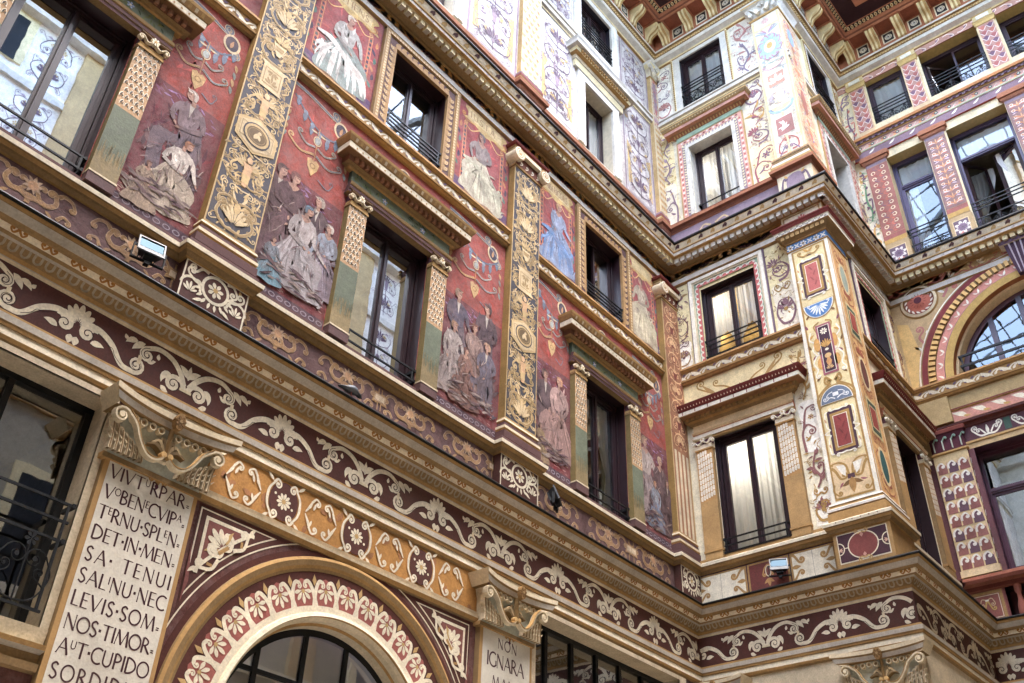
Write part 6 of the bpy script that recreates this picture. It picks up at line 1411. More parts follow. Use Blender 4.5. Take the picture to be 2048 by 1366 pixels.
wall_scroll(FC, B, 16.95, 17.45, 12.6, 14.62, 25, ('b08a4a', 'a0604a', '7d5a64'), 'e0c88e'); wall_scroll(FC, B, 17.1, 17.45, 16.4, 21.5, 26, ('c79a4c', 'c46a60', '8a7080'), 'e0d5b4')
# upper corner pier
U0, U1, XE = -5.25, -4.57, -.72
mb = MB(FB); mb.box(U0-.03, U1+.03, 15.4, 16.1, XE-.03, .15, 'e6d6b4', 'dcb88a'); p = Pen(mb, .153).at((U0+U1)/2, 15.92)
p.poly(cat([(-.2, -.25), (-.17, .05), (-.05, .13), (.05, .13), (.17, .05), (.2, -.25)], 4), '9a8494')
for s in (-1, 1): p.up().curl([(s*.3, -.25), (s*.27, -.05), (s*.24, .05)], .05, 1.4, s, .05, .03, '7a6478'); p.up().leaf(s*.15, .06, 2.2 if s < 0 else .9, .12, .05, 'e0b05a')
pd = build('upper_pedestal', mb, 'paint', B)
mb = MB(FB); pier_wrap(mb, [(.0, 16.08), (.03, 16.10), (.05, 16.16), (.13, 16.19), (.14, 16.26), (.1, 16.28), (.10, 16.36), (.06, 16.37), (.06, 16.46), (.05, 16.47), (.05, 16.55), (.07, 16.56), (.06, 16.60), (0.004, 16.62)], ['terra', 'terd', 'terd', 'terra', 'terd', 'ochl', 'ochl', 'ebdcd0', 'ebdcd0', 'ochd', 'ebdcd0', 'ochd', 'terd']); build('base_moulding', mb, 'mould', pd)
mb = MB(FB); mb.box(U0, U1, 16.6, 21.16, XE, .13, 'ddd4be', 'd9bc92'); p = Pen(mb, .133).at((U0+U1)/2, 0); w = .34
rgp = random.Random(90)
for i in range(170): p.at(rgp.uniform(-.25, .25), rgp.uniform(16.7, 20.7), 1, rgp.uniform(0, 6)).curl([(-.05, -.01), (0, .016), (.05, 0)], .026, 1.2, rgp.choice((-1, 1)), .014, .008, rgp.choice(('b8a0a4', 'b8828a', 'a0aebc', 'c4a070', '9cb0a0')), eye=False)
p.rect(-.33, -.28, 16.62, 21.1, 'e0c890'); p.rect(.28, .33, 16.62, 21.1, 'e0c890'); q = p.up()
def tile(v0, v1, col, inner):
    q.rect(-.2, .2, v0, v1, 'e2dccc'); q.up().rect(-.185, .185, v0+.02, v1-.02, col); inner(q.up(2), (v0+v1)/2)
tile(17.2, 17.75, 'a4706a', lambda r, m: [r.leaf(-.1+.05*i, m-.1+.04*(i % 3), .4+.7*i, .22, .06, 'f3e6dc', .8) for i in range(5)])
tile(18.72, 19.15, 'bd8e78', lambda r, m: r.palm(0, m-.12, pi/2, .28, 5, 2.2, 'f3e6dc'))
for s in (-1, 1): q.curl([(s*.06, 16.72), (s*.2, 16.74), (s*.2, 16.95), (s*.08, 17.1)], .06, 1.4, s, .04, .025, 'b0605a'); q.curl([(s*.22, 16.66), (s*.1, 16.85)], .05, 1.3, s, .03, .02, '8a7088')
q.rect(-.02, .02, 16.64, 17.18, 'e0c890')
q.poly([(-.3, 18.1)]+[(.3*cos(pi+pi*i/12), 18.12+.24*sin(pi+pi*i/12)) for i in range(13)], '98b4c4'); q.up().poly([(.22*cos(pi+pi*i/12), 18.1+.15*sin(pi+pi*i/12)) for i in range(13)], 'f0d48a'); q.rect(-.03, .03, 17.76, 17.9, 'e0c890')
q.poly(cat([(-.05, 18.2), (-.12, 18.35), (-.06, 18.5), (-.09, 18.6), (.09, 18.6), (.06, 18.5), (.12, 18.35), (.05, 18.2), (-.05, 18.2)], 3), 'f0dcae')
for s in (-1, 1): q.stroke(cat([(s*.06, 18.55), (s*.16, 18.5), (s*.1, 18.35)], 4), .02, 'a89aa4'); q.leaf(s*.2, 18.3, pi/2, .3, .07, 'c3b6c0', s*.5)
q.up().disc(0, 20.05, .29, 'a0b8cc', .42, 12); q.up(2).disc(0, 20.05, .14, 'f0e0b0', .2, 14); q.up(3).disc(0, 20.08, .07, 'c9a45a', .1)
for i in range(8): a = 2*pi*i/8; q.up(2).curl([(.2*cos(a), 20.05+.3*sin(a)), (.27*cos(a+.2), 20.05+.4*sin(a+.2)), (.3*cos(a+.5), 20.05+.42*sin(a+.5))], .045, 1.2, 1, .03, .02, 'b8828a')
for s in (-1, 1): q.curl([(0, 19.3), (s*.12, 19.32), (s*.24, 19.42)], .06, 1.3, s, .03, .02, 'b8828a'); q.curl([(0, 19.5), (s*.1, 19.52), (s*.2, 19.48)], .04, 1.3, s, .025, .015, '8fb0a4'); [q.leaf(s*.02, 20.5, pi/2-s*(.3+.3*i), .25+.05*i, .04, ('b8828a', 'a89ab0', '9cb0d0')[i], -s*.5) for i in range(3)]
q.rect(-.28, .28, 20.72, 20.8, 'e6cf94'); q.flower(0, 20.97, .1, 8, 'dcb0a8')
m2 = MB(Fr((0, 4.57, 0), (1, 0), (0, -1))); p2 = Pen(m2, .003); rg = random.Random(14)
p2.rect(14.02, 14.83, 16.62, 21.14, 'dcc49e'); arab(p2.up().at(14.42, 16.65), .66, 4.4, 'd08a5c', 'cc7460', 11, rg, .03, 'b59ab0')
for i in range(50): p2.up(2).leaf(rg.uniform(14.1, 14.75), rg.uniform(16.7, 21), rg.uniform(0, 6), .16, .04, rg.choice(('cc7450', 'e0a070', '9c86a8', 'd8907c')), .7)
p2.up(3).disc(14.42, 20.5, .14, '8fa8d0', .3); p2.up(3).disc(14.42, 18.3, .12, 'b06a5a', .4)
for f, cc in zip(m2.f, m2.c): 
    k = len(mb.v); mb.v.extend(m2.v[i] for i in f); mb.f.append(list(range(k, k+len(f)))); mb.c.append(cc)
pr = build('upper_corner_pier', mb, 'paint', B)
mb = MB(FB); pier_wrap(mb, [(0, 21.14), (.03, 21.15), (.03, 21.2), (.01, 21.21), (.02, 21.4), (.08, 21.55), (.14, 21.58), (.14, 21.64), (.1, 21.66)], ['ochl', 'ochl', 'ochd', 'white', 'white', 'white', 'ochl', 'ochl'])
p = Pen(mb, .24, d=.07).at((U0+U1)/2, 21.22)
for s in (-1, 1): p.curl([(s*.03, .06), (s*.14, .1), (s*.26, .25)], .08, 1.4, -s, .06, .04, 'white'); p.leaf(s*.12, .0, pi/2, .24, .1, 'cream2', -s*.5); p.leaf(s*.28, .0, pi/2, .2, .1, 'white', -s*.5)
p.flower(0, .3, .09, 6, 'white', 'stone'); build('capital', mb, 'mould', pr)
eave(FB, B, -8, -4.68, 1, 1); eave(FC, B, 14.13, 17.45, -1, -1)
# ================================================================== FACADE D: the gallery wing
DE = 4.0
dw = [(-3.82, -1.2, 8.62, 11.0), (-2.0-1.92, -2.0+1.92, 12.48, 12.45+1.92), (-3.95, -3.08, 15.45, 18.72), (-2.58, -1.32, 15.45, 18.72), (-.85, .5, 15.45, 18.72), (-3.97, -3.08, 19.9, 21.42), (-2.64, -1.3, 19.9, 21.42), (-.85, .5, 19.9, 21.42), (-3.95, -1.0, 7.5, 8.36)]
mb = MB(FD); grid_wall(mb, -4.68, DE, 0, 23, dw, 0, lambda u, v: 'plaster' if v < 7 else '7d3f38' if v < 8.5 else '6a4048' if v < 11.6 else 'bfa273' if v < 15.4 else 'e6d6ae')
dcx, dcz, dr = -2.0, 12.45, 1.92
for s in (-1, 1):
    for i in range(16):
        t0, t1 = pi/2*i/16, pi/2*(i+1)/16
        def sq(t): k = max(abs(cos(t)), abs(sin(t))); return (dcx+s*dr*cos(t)/k, dcz+dr*sin(t)/k)
        mb.face([(dcx+s*dr*cos(t0), dcz+dr*sin(t0), 0), (*sq(t0), 0), (*sq(t1), 0), (dcx+s*dr*cos(t1), dcz+dr*sin(t1), 0)], 'bfa273')
mb.rect(-4.68, -4.43, 0, 7.7, 0, 'plaster')
build('wall', mb, 'paint', D)
bands_low(FD, D, -4.43, DE, 1, 0, -4.2+1.23)
bands_top(FD, D, -4.68, DE, 1, 0, ('c98a4c', 'c46a60', 'e0c890', 'e8d8b0', 'b5605c'), 'creamy', 8)
mb = MB(FD); mb.rect(-4.55, -3.98, 7.74, 8.36, .006, '8f4f45'); p = Pen(mb, .009); p.box(-4.53, -4.0, 7.8, 8.33, .05, 'ochre'); p.up().box(-4.47, -4.06, 7.86, 8.27, .012, 'e0cdb0'); q = p.up(2).at(-4.27, 8.1)
for s in (-1, 1): q.curl([(s*.01, .08), (s*.08, .1), (s*.12, .02)], .04, 1.3, -s, .02, .014, 'd0b08a'); q.curl([(s*.01, .06), (s*.06, -.08)], .04, 1.2, s, .03, .016, 'c09a50')
q.up().rect(-.03, .03, .06, .09, 'ebe6d6'); build('podium_panel', mb, 'paint', D)
mb = MB(FD); mb.prof(-4.68, DE, [(0, 8.34), (.05, 8.36), (.07, 8.42), (.16, 8.45), (.18, 8.50), (.12, 8.53), (.12, 8.58), (.02, 8.61), (-.3, 8.62)], ['8a4a38', '6a2f26', '9c5a44', '8a4a38', '6a2f26', 'b06a50', 'ochl', 'ochl'], 1, 0); build('balcony_rail', mb, 'mould', D)
for i in range(6):
    u = -3.75+.42*i; mb = MB(FD); pr = [(.055, 7.55), (.055, 7.62), (.03, 7.65), (.05, 7.75), (.085, 7.88), (.07, 8.0), (.04, 8.1), (.035, 8.2), (.06, 8.24), (.06, 8.35)]; n = 12
    rows = [[mb.P(u+r*cos(2*pi*k/n), v, -.02+r*sin(2*pi*k/n)) for k in range(n)] for r, v in pr]
    for a, b in zip(rows[:-1], rows[1:]):
        for k in range(n): mb.idx([a[k], a[(k+1) % n], b[(k+1) % n], b[k]], '9c5644')
    build('baluster', mb, 'mould', D, None, True)
mb = MB(FD); mb.rect(-3.95, -1.0, 7.5, 8.36, -.3, '4a2a26'); build('balcony_parapet', mb, 'paint', D); room(FD, -3.95, -1.0, 7.5, 8.3, -.05, .5, '4a2a26')
# scale pillar
def scale_face(p, u0, u1, v0, v1, du, dv):
    k = 0; v = v0
    while v < v1-dv*.6:
        nu = max(1, round((u1-u0)/du)); d = (u1-u0)/nu
        for i in range(nu):
            u = u0+(i+.5)*d; col = ('8a524e', '96605a', '66495a')[(i+k) % 3]
            p.poly([(u-d*.5, v), (u+d*.5, v), (u+d*.42, v+dv*.6), (u, v+dv*.85), (u-d*.42, v+dv*.6)], col)
            q = p.up(); q.stroke([(u-d*.5, v), (u-d*.48, v+dv*.35)], d*.13, 'd9c08e')
            q.up().curl([(u-d*.43, v+dv*.35), (u-d*.36, v+dv*.68), (u-d*.02, v+dv*.86), (u+d*.22, v+dv*.66)], d*.17, 1.3, -1, d*.22, d*.14, 'e6e2da'); q.leaf(u+d*.48, v+dv*.5, pi/2, dv*.4, d*.13, 'c9a08a')
        k += 1; v += dv
mb = MB(FD); mb.box(-4.55, -3.92, 8.62, 11.02, -.35, .06, 'd9c08e', '7a4e46'); p = Pen(mb, .063); scale_face(p, -4.53, -3.94, 8.76, 11.0, .2, .265)
m2 = MB(Fr((0, 3.92, 0), (1, 0), (0, -1))); scale_face(Pen(m2, .003), 17.40, 17.78, 8.76, 11.0, .19, .265)
for f, cc in zip(m2.f, m2.c): 
    k = len(mb.v); mb.v.extend(m2.v[i] for i in f); mb.f.append(list(range(k, k+len(f)))); mb.c.append(cc)
mb.box(-4.57, -3.9, 8.62, 8.74, -.36, .08, 'dcc49a')
pl = build('pillar', mb, 'paint', D)
mb = MB(FD); mb.base = .06; mb.wrap(-4.55, -3.92, [(.0, 11.0), (.03, 11.02), (.03, 11.05), (.0, 11.06), (.0, 11.3), (.03, 11.4), (.06, 11.42), (.07, 11.48), (.05, 11.5)], ['ochl', 'ochl', 'ochd', '5a2c3a', '5a2c3a', '5a2c3a', '7d3f38', '7d3f38'])
p = Pen(mb, .10, d=.03).at(-4.235, 11.08)
for i in range(4): u = -.25+.167*i; p.stroke([(u, 0), (u, .2)], .025, 'b9c0b4'); p.curl([(u, .18), (u+.05, .26)], .03, 1.2, -1, .02, .014, '8fb0a4')
build('capital', mb, 'mould', pl)
mb = MB(FD); mb.rect(-3.9, DE, 11.02, 11.1, -.02, '4a2838'); mb.prof(-3.92, DE, [(-.02, 11.10), (.02, 11.11), (.02, 11.15), (0, 11.155)], ['ochl', 'ochl', 'ochd']); mb.rect(-3.92, DE, 11.155, 11.44, .003, '5a3642'); p = Pen(mb, .006)
for i in range(9):
    c = -3.5+.72*i
    for s in (-1, 1): p.curl([(c, 11.2), (c+s*.14, 11.2), (c+s*.26, 11.33)], .06, 1.4, -1*s*-1, .04, .026, 'e6e2d2'); p.curl([(c+s*.05, 11.22), (c+s*.12, 11.33)], .045, 1.3, -s, .03, .02, 'e6e2d2')
    p.leaf(c, 11.2, pi/2, .2, .06, 'e6e2d2'); p.poly([(c+.3, 11.18), (c+.42, 11.18), (c+.42, 11.42), (c+.3, 11.42)], '3f5c50')
mb.prof(-4.68, DE, [(0, 11.44), (.03, 11.45), (.04, 11.5), (.1, 11.52), (.1, 11.55), (.04, 11.56), (.04, 11.60), (.0, 11.61)], ['5a2c26', '5a2c26', '6a2f26', '4a2220', '6a2f26', '4a2220', '4a2220'], 1, 0)
build('scroll_frieze', mb, 'paint', D)
mb = MB(FD); mb.prof(-4.68, DE, [(0, 11.61), (.02, 11.62), (.02, 11.84), (.05, 11.86), (.05, 11.89), (.01, 11.90), (.01, 12.17), (0, 12.18)], ['ochl', 'c98a7a', 'ochl', '6a2f26', 'ochd', 'ab9464', 'ochl'], 1, 0); mb.box(-4.62, -4.02, 11.62, 12.17, 0, .09, 'ab9464'); p = Pen(mb, .023); 
for i in range(24): c = -4.6+.36*i; p.at(c, 11.73).poly(cat([(-.15, .08), (.05, .06), (.12, -.07), (-.02, -.02), (-.15, .08)], 3), 'e9e0c8'); p.up().leaf(c+.05, 11.7, -.4, .14, .05, 'c09a50', .5)
build('pink_beam', mb, 'paint', D)
string_course(FD, D, -4.68, DE, 1, 0)
window(FD, D, -2.5, 8.62, 11.02, 1.4, .3, None, '5a3446', 'darkglass', None, None, 0, ft=.1, transom=10.22, frm='5a3446', mull=.13, roomc='3c4442', off=0)
# arch over the mezzanine
mb = MB(FD); A0, A1 = 0, pi
def R2(r0, w0, r1, w1, col, n=64): mb.arc(dcx, dcz, r0, r1, A0, A1, w0, col, n, w1)
for r0, w0, r1, w1, col in ((2.47, .0, 2.43, .02, 'ebe6d6'), (2.43, .02, 2.40, .03, 'ochd'), (2.40, .03, 2.29, .03, '7d3236'), (2.29, .03, 2.27, .05, 'ochl'), (2.27, .05, 2.12, .04, 'ochd'), (2.12, .04, 1.97, .03, 'd08a7c'), (1.97, .03, 1.95, .05, 'lav2'), (1.95, .05, 1.80, .03, 'bd9c52'), (1.80, .03, 1.79, -.1, '9a5a2c'), (1.79, -.1, 1.75, -.12, 'dcc49a'), (1.75, -.12, 1.72, -.34, 'dcc49a')): R2(r0, w0, r1, w1, col)
for i in range(58):
    t = pi*(i+.5)/58; dt = pi/58*.3
    f = lambda r, a, w: (dcx+r*cos(a), dcz+r*sin(a), w)
    mb.face([f(2.13, t-dt, .08), f(2.26, t-dt, .08), f(2.26, t+dt, .08), f(2.13, t+dt, .08)], 'e0b56a')
    for a, b in ((t-dt, t-dt), (t+dt, t+dt)): mb.face([f(2.13, a, .08), f(2.26, a, .08), f(2.26, a, .045), f(2.13, a, .045)], 'ochd')
    mb.face([f(2.13, t-dt, .08), f(2.13, t+dt, .08), f(2.13, t+dt, .045), f(2.13, t-dt, .045)], 'ochre')
p = Pen(mb, .04)
for i in range(22): t = pi*(i+.5)/22; q = p.at(dcx, dcz, 1, t-pi/2); q.leaf(0, 1.99, .6, .13, .045, 'f0ead8', .7); q.leaf(.0, 2.0, 2.6, .1, .035, 'ebd8c8', -.7)
ar = build('arched_window', mb, 'mould', D)
mb = MB(FD); r = 1.72
mb.arc(dcx, dcz, r-.1, r, 0, pi, -.3, '5a3446', 40); mb.arc(dcx, dcz, r-.1, r-.1, 0, pi, -.3, '5a3446', 40, -.38)
for x in (-.95, .95, -.35, .35): mb.box(dcx+x-.05, dcx+x+.05, 12.45, dcz+math.sqrt(1.65**2-x*x), -.36, -.295, '5a4a5c')
mb.box(dcx-1.7, dcx+1.7, 12.47, 12.55, -.36, -.3, '5a3446'); build('frame', mb, 'wood', ar)
mb = MB(FD); mb.face([(dcx+1.68*cos(pi*t/24), dcz+1.68*sin(pi*t/24), -.34) for t in range(25)], 'white'); build('pane', mb, 'skyglass', ar)
railing(FD, ar, -3.62, -.4, [12.92, 12.70], .08, None, .04)
room(FD, dcx-1.6, dcx+1.6, 12.5, 14.1, -.4, 1.8, '2a2f30')
mb = MB(FD); n = 30; c0, z0 = -4.08, 14.55
for r0, w0, r1, w1, col in ((.40, .004, .37, .03, 'ochre'), (.37, .03, .32, .05, 'e0d2b0'), (.32, .05, .3, .02, '7d5a2c'), (.3, .02, .24, .01, '8a4a3c'), (.24, .01, .18, .03, 'c46a54'), (.18, .03, .08, .08, 'c46a54'), (.08, .08, .0, .09, '5a2c3a')): mb.arc(c0, z0, r0, r1, 0, 2*pi, w0, col, 36, w1)
p = Pen(mb, .026)
for i in range(16): t = 2*pi*i/16; p.leaf(c0+.24*cos(t), z0+.24*sin(t), t+1.0, .1, .04, 'ebe0d0', .5)
for i in range(14): t = 2*pi*i/14; p.at(0, 0, dw=.035).stroke([(c0+.08*cos(t), z0+.08*sin(t)), (c0+.17*cos(t), z0+.17*sin(t))], .012, '8a3c30')
build('medallion', mb, 'mould', D)
mb = MB(FD); p = Pen(mb, .004); rg = random.Random(4)
for i in range(8):
    a = radians(25+12*i)
for cu, cv, sx in ((-4.2, 13.6, 1), (-4.25, 13.0, 1), (-3.5, 14.75, 1), (-2.9, 14.85, 1), (-1.0, 14.8, -1)):
    q = p.at(cu, cv, 1, 0, sx)
    q.curl([(-.1, -.3), (.02, -.1), (-.05, .1), (.05, .22)], .09, 1.4, 1, .06, .04, 'b4706a'); q.curl([(0, -.05), (.12, .0), (.2, -.1)], .06, 1.3, -1, .05, .03, 'c4605c'); q.leaf(-.05, -.2, 2.4, .2, .06, 'f0ead8'); q.palm(.1, .1, .5, .16, 3, 1.6, 'f0ead8')
mb.arc(dcx, dcz, 2.48, 2.75, pi*.5, pi-.12, .002, 'bfa273', 24); p.poly([(-4.62, 12.6), (-4.5, 12.6), (-4.3, 13.4), (-4.4, 14.1), (-4.62, 14.2)], 'd9b46a'); build('spandrel', mb, 'paint', D)
mb = MB(FD); k0, k1 = dcz+1.8, dcz+2.5
for i in range(4):
    a, b = -.17+.085*i, -.17+.085*i+.085
    f = lambda x, v, w: (dcx+x*(.8+.5*(v-k0)/.7), v, w)
    for a0, b0, w, col in ((a, a+.062, .2, '4f3a4c'), (a+.062, b, .225, 'b5a8b4')): mb.face([f(a0, k0, w-.06), f(b0, k0, w-.06), f(b0, k1, w), f(a0, k1, w)], col)
for s in (-1, 1): mb.face([f(s*.17, k0, .14), f(s*.17, k0, 0), f(s*.17, k1, 0), f(s*.17, k1, .2)], '6a5466')
mb.face([f(-.17, k0, 0), f(.17, k0, 0), f(.17, k0, .14), f(-.17, k0, .14)], '4f3a4c'); mb.box(dcx-.3, dcx+.3, k1, k1+.09, 0, .24, '6a5466', 'd9c9b4'); build('keystone', mb, 'mould', D)
# upper loggia
LC = [(-4.44, -3.95, 'disc'), (-3.06, -2.62, 'vine'), (-1.31, -.87, 'vine'), (.5, .95, 'vine')]
for i, (a, b, kind) in enumerate(LC):
    mb = MB(FD); mb.box(a-.02, b+.02, 15.4, 16.22, -.3, .05, 'bfa273', 'bfa273'); p = Pen(mb, .053); p.rect(a+.04, b-.06, 15.5, 16.14, 'e0c89a'); p.up().rect(a+.06, b-.08, 15.5, 16.12, '74606e'); q = p.up(2); q.flower((a+b)/2, 15.92, .17, 8, 'e6dcd6'); q.up().flower((a+b)/2, 15.92, .11, 8, '8a7088'); q.curl([(b-.12, 15.7), (b-.2, 15.78)], .06, 1.3, 1, .05, .03, 'd08070'); pd = build('upper_pedestal', mb, 'paint', D)
    mb = MB(FD); mb.box(a, b, 16.22, 18.75, -.3, .03, 'bfa273', 'd2bc8c'); p = Pen(mb, .033)
    p.rect(a, b, 16.28, 16.4, 'c9a04c'); p.rect(a, b, 16.4, 16.52, 'a8625a'); p.rect(a, b, 16.53, 18.62, 'a86a5e' if kind == 'disc' else '967472'); p.rect(a, b, 18.63, 18.74, 'lav'); q = p.up(); rg = random.Random(50+i)
    for k in range(11):
        v = 16.62+.185*k
        for s in (-1, 1):
            m = (a+b)/2; w2 = (b-a)*.24
            if kind == 'disc': q.disc(m+s*w2, v+s*.05, .055, 'f0dcb8', n=10); q.up().disc(m+s*w2, v+s*.05, .03, '9a5a50', n=8); q.curl([(m+s*.02, v), (m+s*.1, v+.06)], .04, 1.1, s, .02, .012, ('7d6478', 'b5443a')[k % 2]); q.leaf(m, v, .6*s, .12, .04, 'c46a54')
            else: q.leaf(m, v-.03, pi/2-s*.5, .24, .05, 'd08a5c', -s*.9); q.leaf(m+s*.02, v, pi/2-s*1.2, .17, .035, ('e8d4d0', '6f5a78')[k % 2], -s*.5); q.ring(m+s*w2*1.1, v+.07, .034, .016, 'f0e0d0', n=9); q.leaf(m+s*w2*1.5, v-.03, pi/2+s*.9, .12, .03, ('c46a54', 'd9c0c8')[k % 2], s*.8); q.up().leaf(m, v, pi/2, .13, .028, 'e6b07a')
    pl = build('loggia_pillar', mb, 'paint', D)
    mb = MB(FD); mb.base = .03; mb.wrap(a, b, [(.0, 18.72), (.04, 18.74), (.06, 18.80), (.09, 18.81), (.1, 18.90), (.06, 18.92), (.06, 18.97)], ['salm', 'terra', 'terd', 'terra', 'salm', 'terra']); build('capital', mb, 'mould', pl)
mb = MB(FD); mb.prof(-4.68, DE, [(-.3, 18.74), (-.3, 18.965), (.05, 18.97), (.05, 19.18), (.07, 19.19), (.07, 19.22), (.05, 19.225), (.05, 19.38), (.08, 19.39), (.09, 19.41), (.12, 19.415), (.12, 19.475), (.17, 19.48), (.19, 19.54), (.16, 19.56), (0, 19.57)], ['b09a44', '9c3a26', '8f7482', 'ddccb0', 'aec4a4', 'ebd8b8', 'd9a89a', 'lav', 'ochl', 'ochd', 'lav', 'ochd', 'd08a4a', 'terra', 'd08a4a'], 1, 0); p = Pen(mb, .053)
for i in range(30):
    c = -4.55+.3*i; p.leaf(c, 19.24, .9, .17, .06, 'e6a860', .3); p.up().disc(c+.1, 19.31, .045, '5f6a64', n=8); p.up(2).disc(c+.1, 19.31, .02, 'f0ead8', n=6); p.stroke([(c+.17, 19.25), (c+.25, 19.35)], .012, 'f0ead8'); p.leaf(c, 19.35, -.6, .12, .04, 'c46a60')
    p.leaf(c*1.6+3, 19.06, .3, .2, .05, 'f0ead8', .7) if -4.6 < c*1.6+3 < DE-.3 else None
for i in range(60): u = -4.6+.14*i; mb.box(u, u+.07, 19.42, 19.47, .12, .15, '5a3f52')
build('loggia_beam', mb, 'paint', D)
for k, (a, b) in enumerate(((-3.95, -3.06), (-2.62, -1.31), (-.87, .5))):
    if k == 0: window(FD, D, (a+b)/2, 15.46, 18.72, (b-a)/2, .3, None, 'd8bf7c', 'skyglass', [16.46, 16.36, 16.26, 16.02], (15.62, 16.0), -.02, leaf=False, ft=.09, transom=17.95, frm='5f5476', roomc='8f8a80')
    else: window(FD, D, (a+b)/2, 15.46, 18.72, (b-a)/2, .3, None, 'd8bf7c', 'skyglass', [16.46, 16.36, 16.26, 16.02], (15.62, 16.0), -.02, ft=.09, transom=17.95, frm='5f5476', roomc='b3a894', openl={0: .85, 1: .35}, depth=3.0)
    cc = (a+b)/2; hw = (b-a)/2-.1
    curtain(FD, cc-hw, cc+hw, 18.02, 18.6, -.395, 'white valance of voile across the top of the %s gallery opening' % ('narrow', 'wide', 'farthest')[k], 0, 150+k)
    if k == 1:
        for s in (-1, 1): curtain(FD, *sorted((cc+s*.08, cc+s*hw)), 16.0, 17.9, -.5 if s > 0 else -.85, 'white curtain drawn to the %s side of the wide open gallery window' % ('left' if s < 0 else 'right'), s, 160+s)
    if k == 0: curtain(FD, cc-hw, cc-hw+.3, 15.6, 17.9, -.40, 'strip of white curtain at the left jamb of the narrow gallery window', 0, 165)
mb = MB(FD)
for v in (0,): mb.box(-2.05, -1.95, 17.2, 17.95, -2.6, -2.55, 'black')
for i, (a, b) in enumerate(((-4.40, -4.0), (-3.08, -2.7), (-1.28, -.88), (.5, .9))):
    m3 = MB(FD); m3.box(a, b, 19.57, 21.5, -.3, .04, 'e6c99a', 'e6cf94'); p = Pen(m3, .043); p.rect(a+.03, b-.03, 19.8, 21.28, 'c08c7e'); rg = random.Random(60+i); q = p.up()
    for k in range(8):
        for s in (-1, 1):
            m = (a+b)/2; v = 19.88+.18*k; q.poly([(m+s*.085-.08, v+.05), (m+s*.085, v-.06), (m+s*.085+.08, v+.05), (m+s*.085, v+.1)], ('b5605c', 'c9705c', '7d5a70')[(k+(s > 0)) % 3]); q.up().stroke(cat([(m+s*.085-.08, v+.05), (m+s*.085, v-.06), (m+s*.085+.08, v+.05)], 4), .016, 'f3e6dc')
    pl = build('attic_pillar', m3, 'paint', D)
    m3 = MB(FD); m3.base = .04; m3.wrap(a, b, [(.0, 21.28), (.02, 21.3), (.03, 21.36), (.05, 21.4), (.05, 21.44), (.02, 21.45), (.02, 21.62), (.04, 21.64)], ['ochl', 'yel', 'yel', 'ochl', 'yel', 'yel2', 'yel']); m3.box(a+.06, b-.06, 21.48, 21.6, 0, .075, 'ebe6d6'); build('capital', m3, 'mould', pl)
mb = MB(FD); mb.prof(-4.68, DE, [(-.3, 21.40), (.02, 21.405), (.02, 21.62), (.04, 21.625), (0, 21.63)], ['a05a4a', 'c08c7c', 'ochl', 'ochl'], 1, 0); p = Pen(mb, .023)
for i in range(26): c = -4.5+.33*i; s = 1 if i % 2 else -1; p.at(c, 21.51, 1, 0, 1, s).curl([(-.15, -.05), (-.04, -.06), (.08, .02)], .045, 1.3, 1, .026, .016, 'f3e6dc'); p.leaf(c, 21.5, .8*s, .1, .04, '7d5a70')
build('attic_beam', mb, 'paint', D)
for k, (a, b) in enumerate(((-4.0, -3.08), (-2.7, -1.28), (-.88, .5))):
    window(FD, D, (a+b)/2, 19.6, 21.4, (b-a)/2, .16 if k == 0 else .3, None, 'd8bf7c', 'glass', [20.48, 20.38, 20.28, 20.16], (19.75, 20.14), -.02, leaf=(k != 0), ft=.08, frm='4a3a48', roomc='6a6258' if k else '8aa0a8', openl={0: .8} if k == 1 else None, depth=2.6, back=None)
    if k == 0: curtain(FD, a+.08, b-.08, 19.7, 21.3, -.265, 'drawn white curtain behind the first attic opening, next to the corner', 0, 170)
wall_scroll(FD, D, -4.68, -4.44, 16.0, 18.7, 31, ('d0a050', '6a9a70', '7d5a70'), 'e6dcc0'); wall_scroll(FD, D, -4.68, -4.4, 19.6, 21.4, 32, ('7d6070', 'cc7460', '8a7088'), 'e0d5b4')
eave(FD, D, -4.68, DE, 1, 0)
# small lit lamps inside, seen as a warm glow through the voile
for n_, (u, v, w) in enumerate(((-7.24, 10.62, -.8), (-6.72, 10.6, -.8), (-7.2, 14.05, -.8), (-7.15, 17.7, -.8))):
    mb = MB(FB); n = 14
    for k in range(n):
        t, t2 = 2*pi*k/n, 2*pi*(k+1)/n
        mb.face([(u+.09*cos(t), v, w+.09*sin(t)), (u+.09*cos(t2), v, w+.09*sin(t2)), (u+.13*cos(t2), v-.2, w+.13*sin(t2)), (u+.13*cos(t), v-.2, w+.13*sin(t))], 'yel2')
    mb.face([(u+.13*cos(2*pi*k/n), v-.2, w+.13*sin(2*pi*k/n)) for k in range(n)], 'yel2'); mb.box(u-.01, u+.01, v, v+.4, w-.01, w+.01, 'black')
    build('pendant_lamp', mb, 'lamp', None, ('warm lamp glowing behind the left curtain of the lowest pale bay window', 'warm lamp glowing behind the right curtain of the lowest pale bay window', 'warm lamp glowing behind the looped curtain of the square bay window', 'warm lamp glowing behind the curtain of the pink beaded window')[n_], False, None, 'lamp', 'lamps behind the curtains')
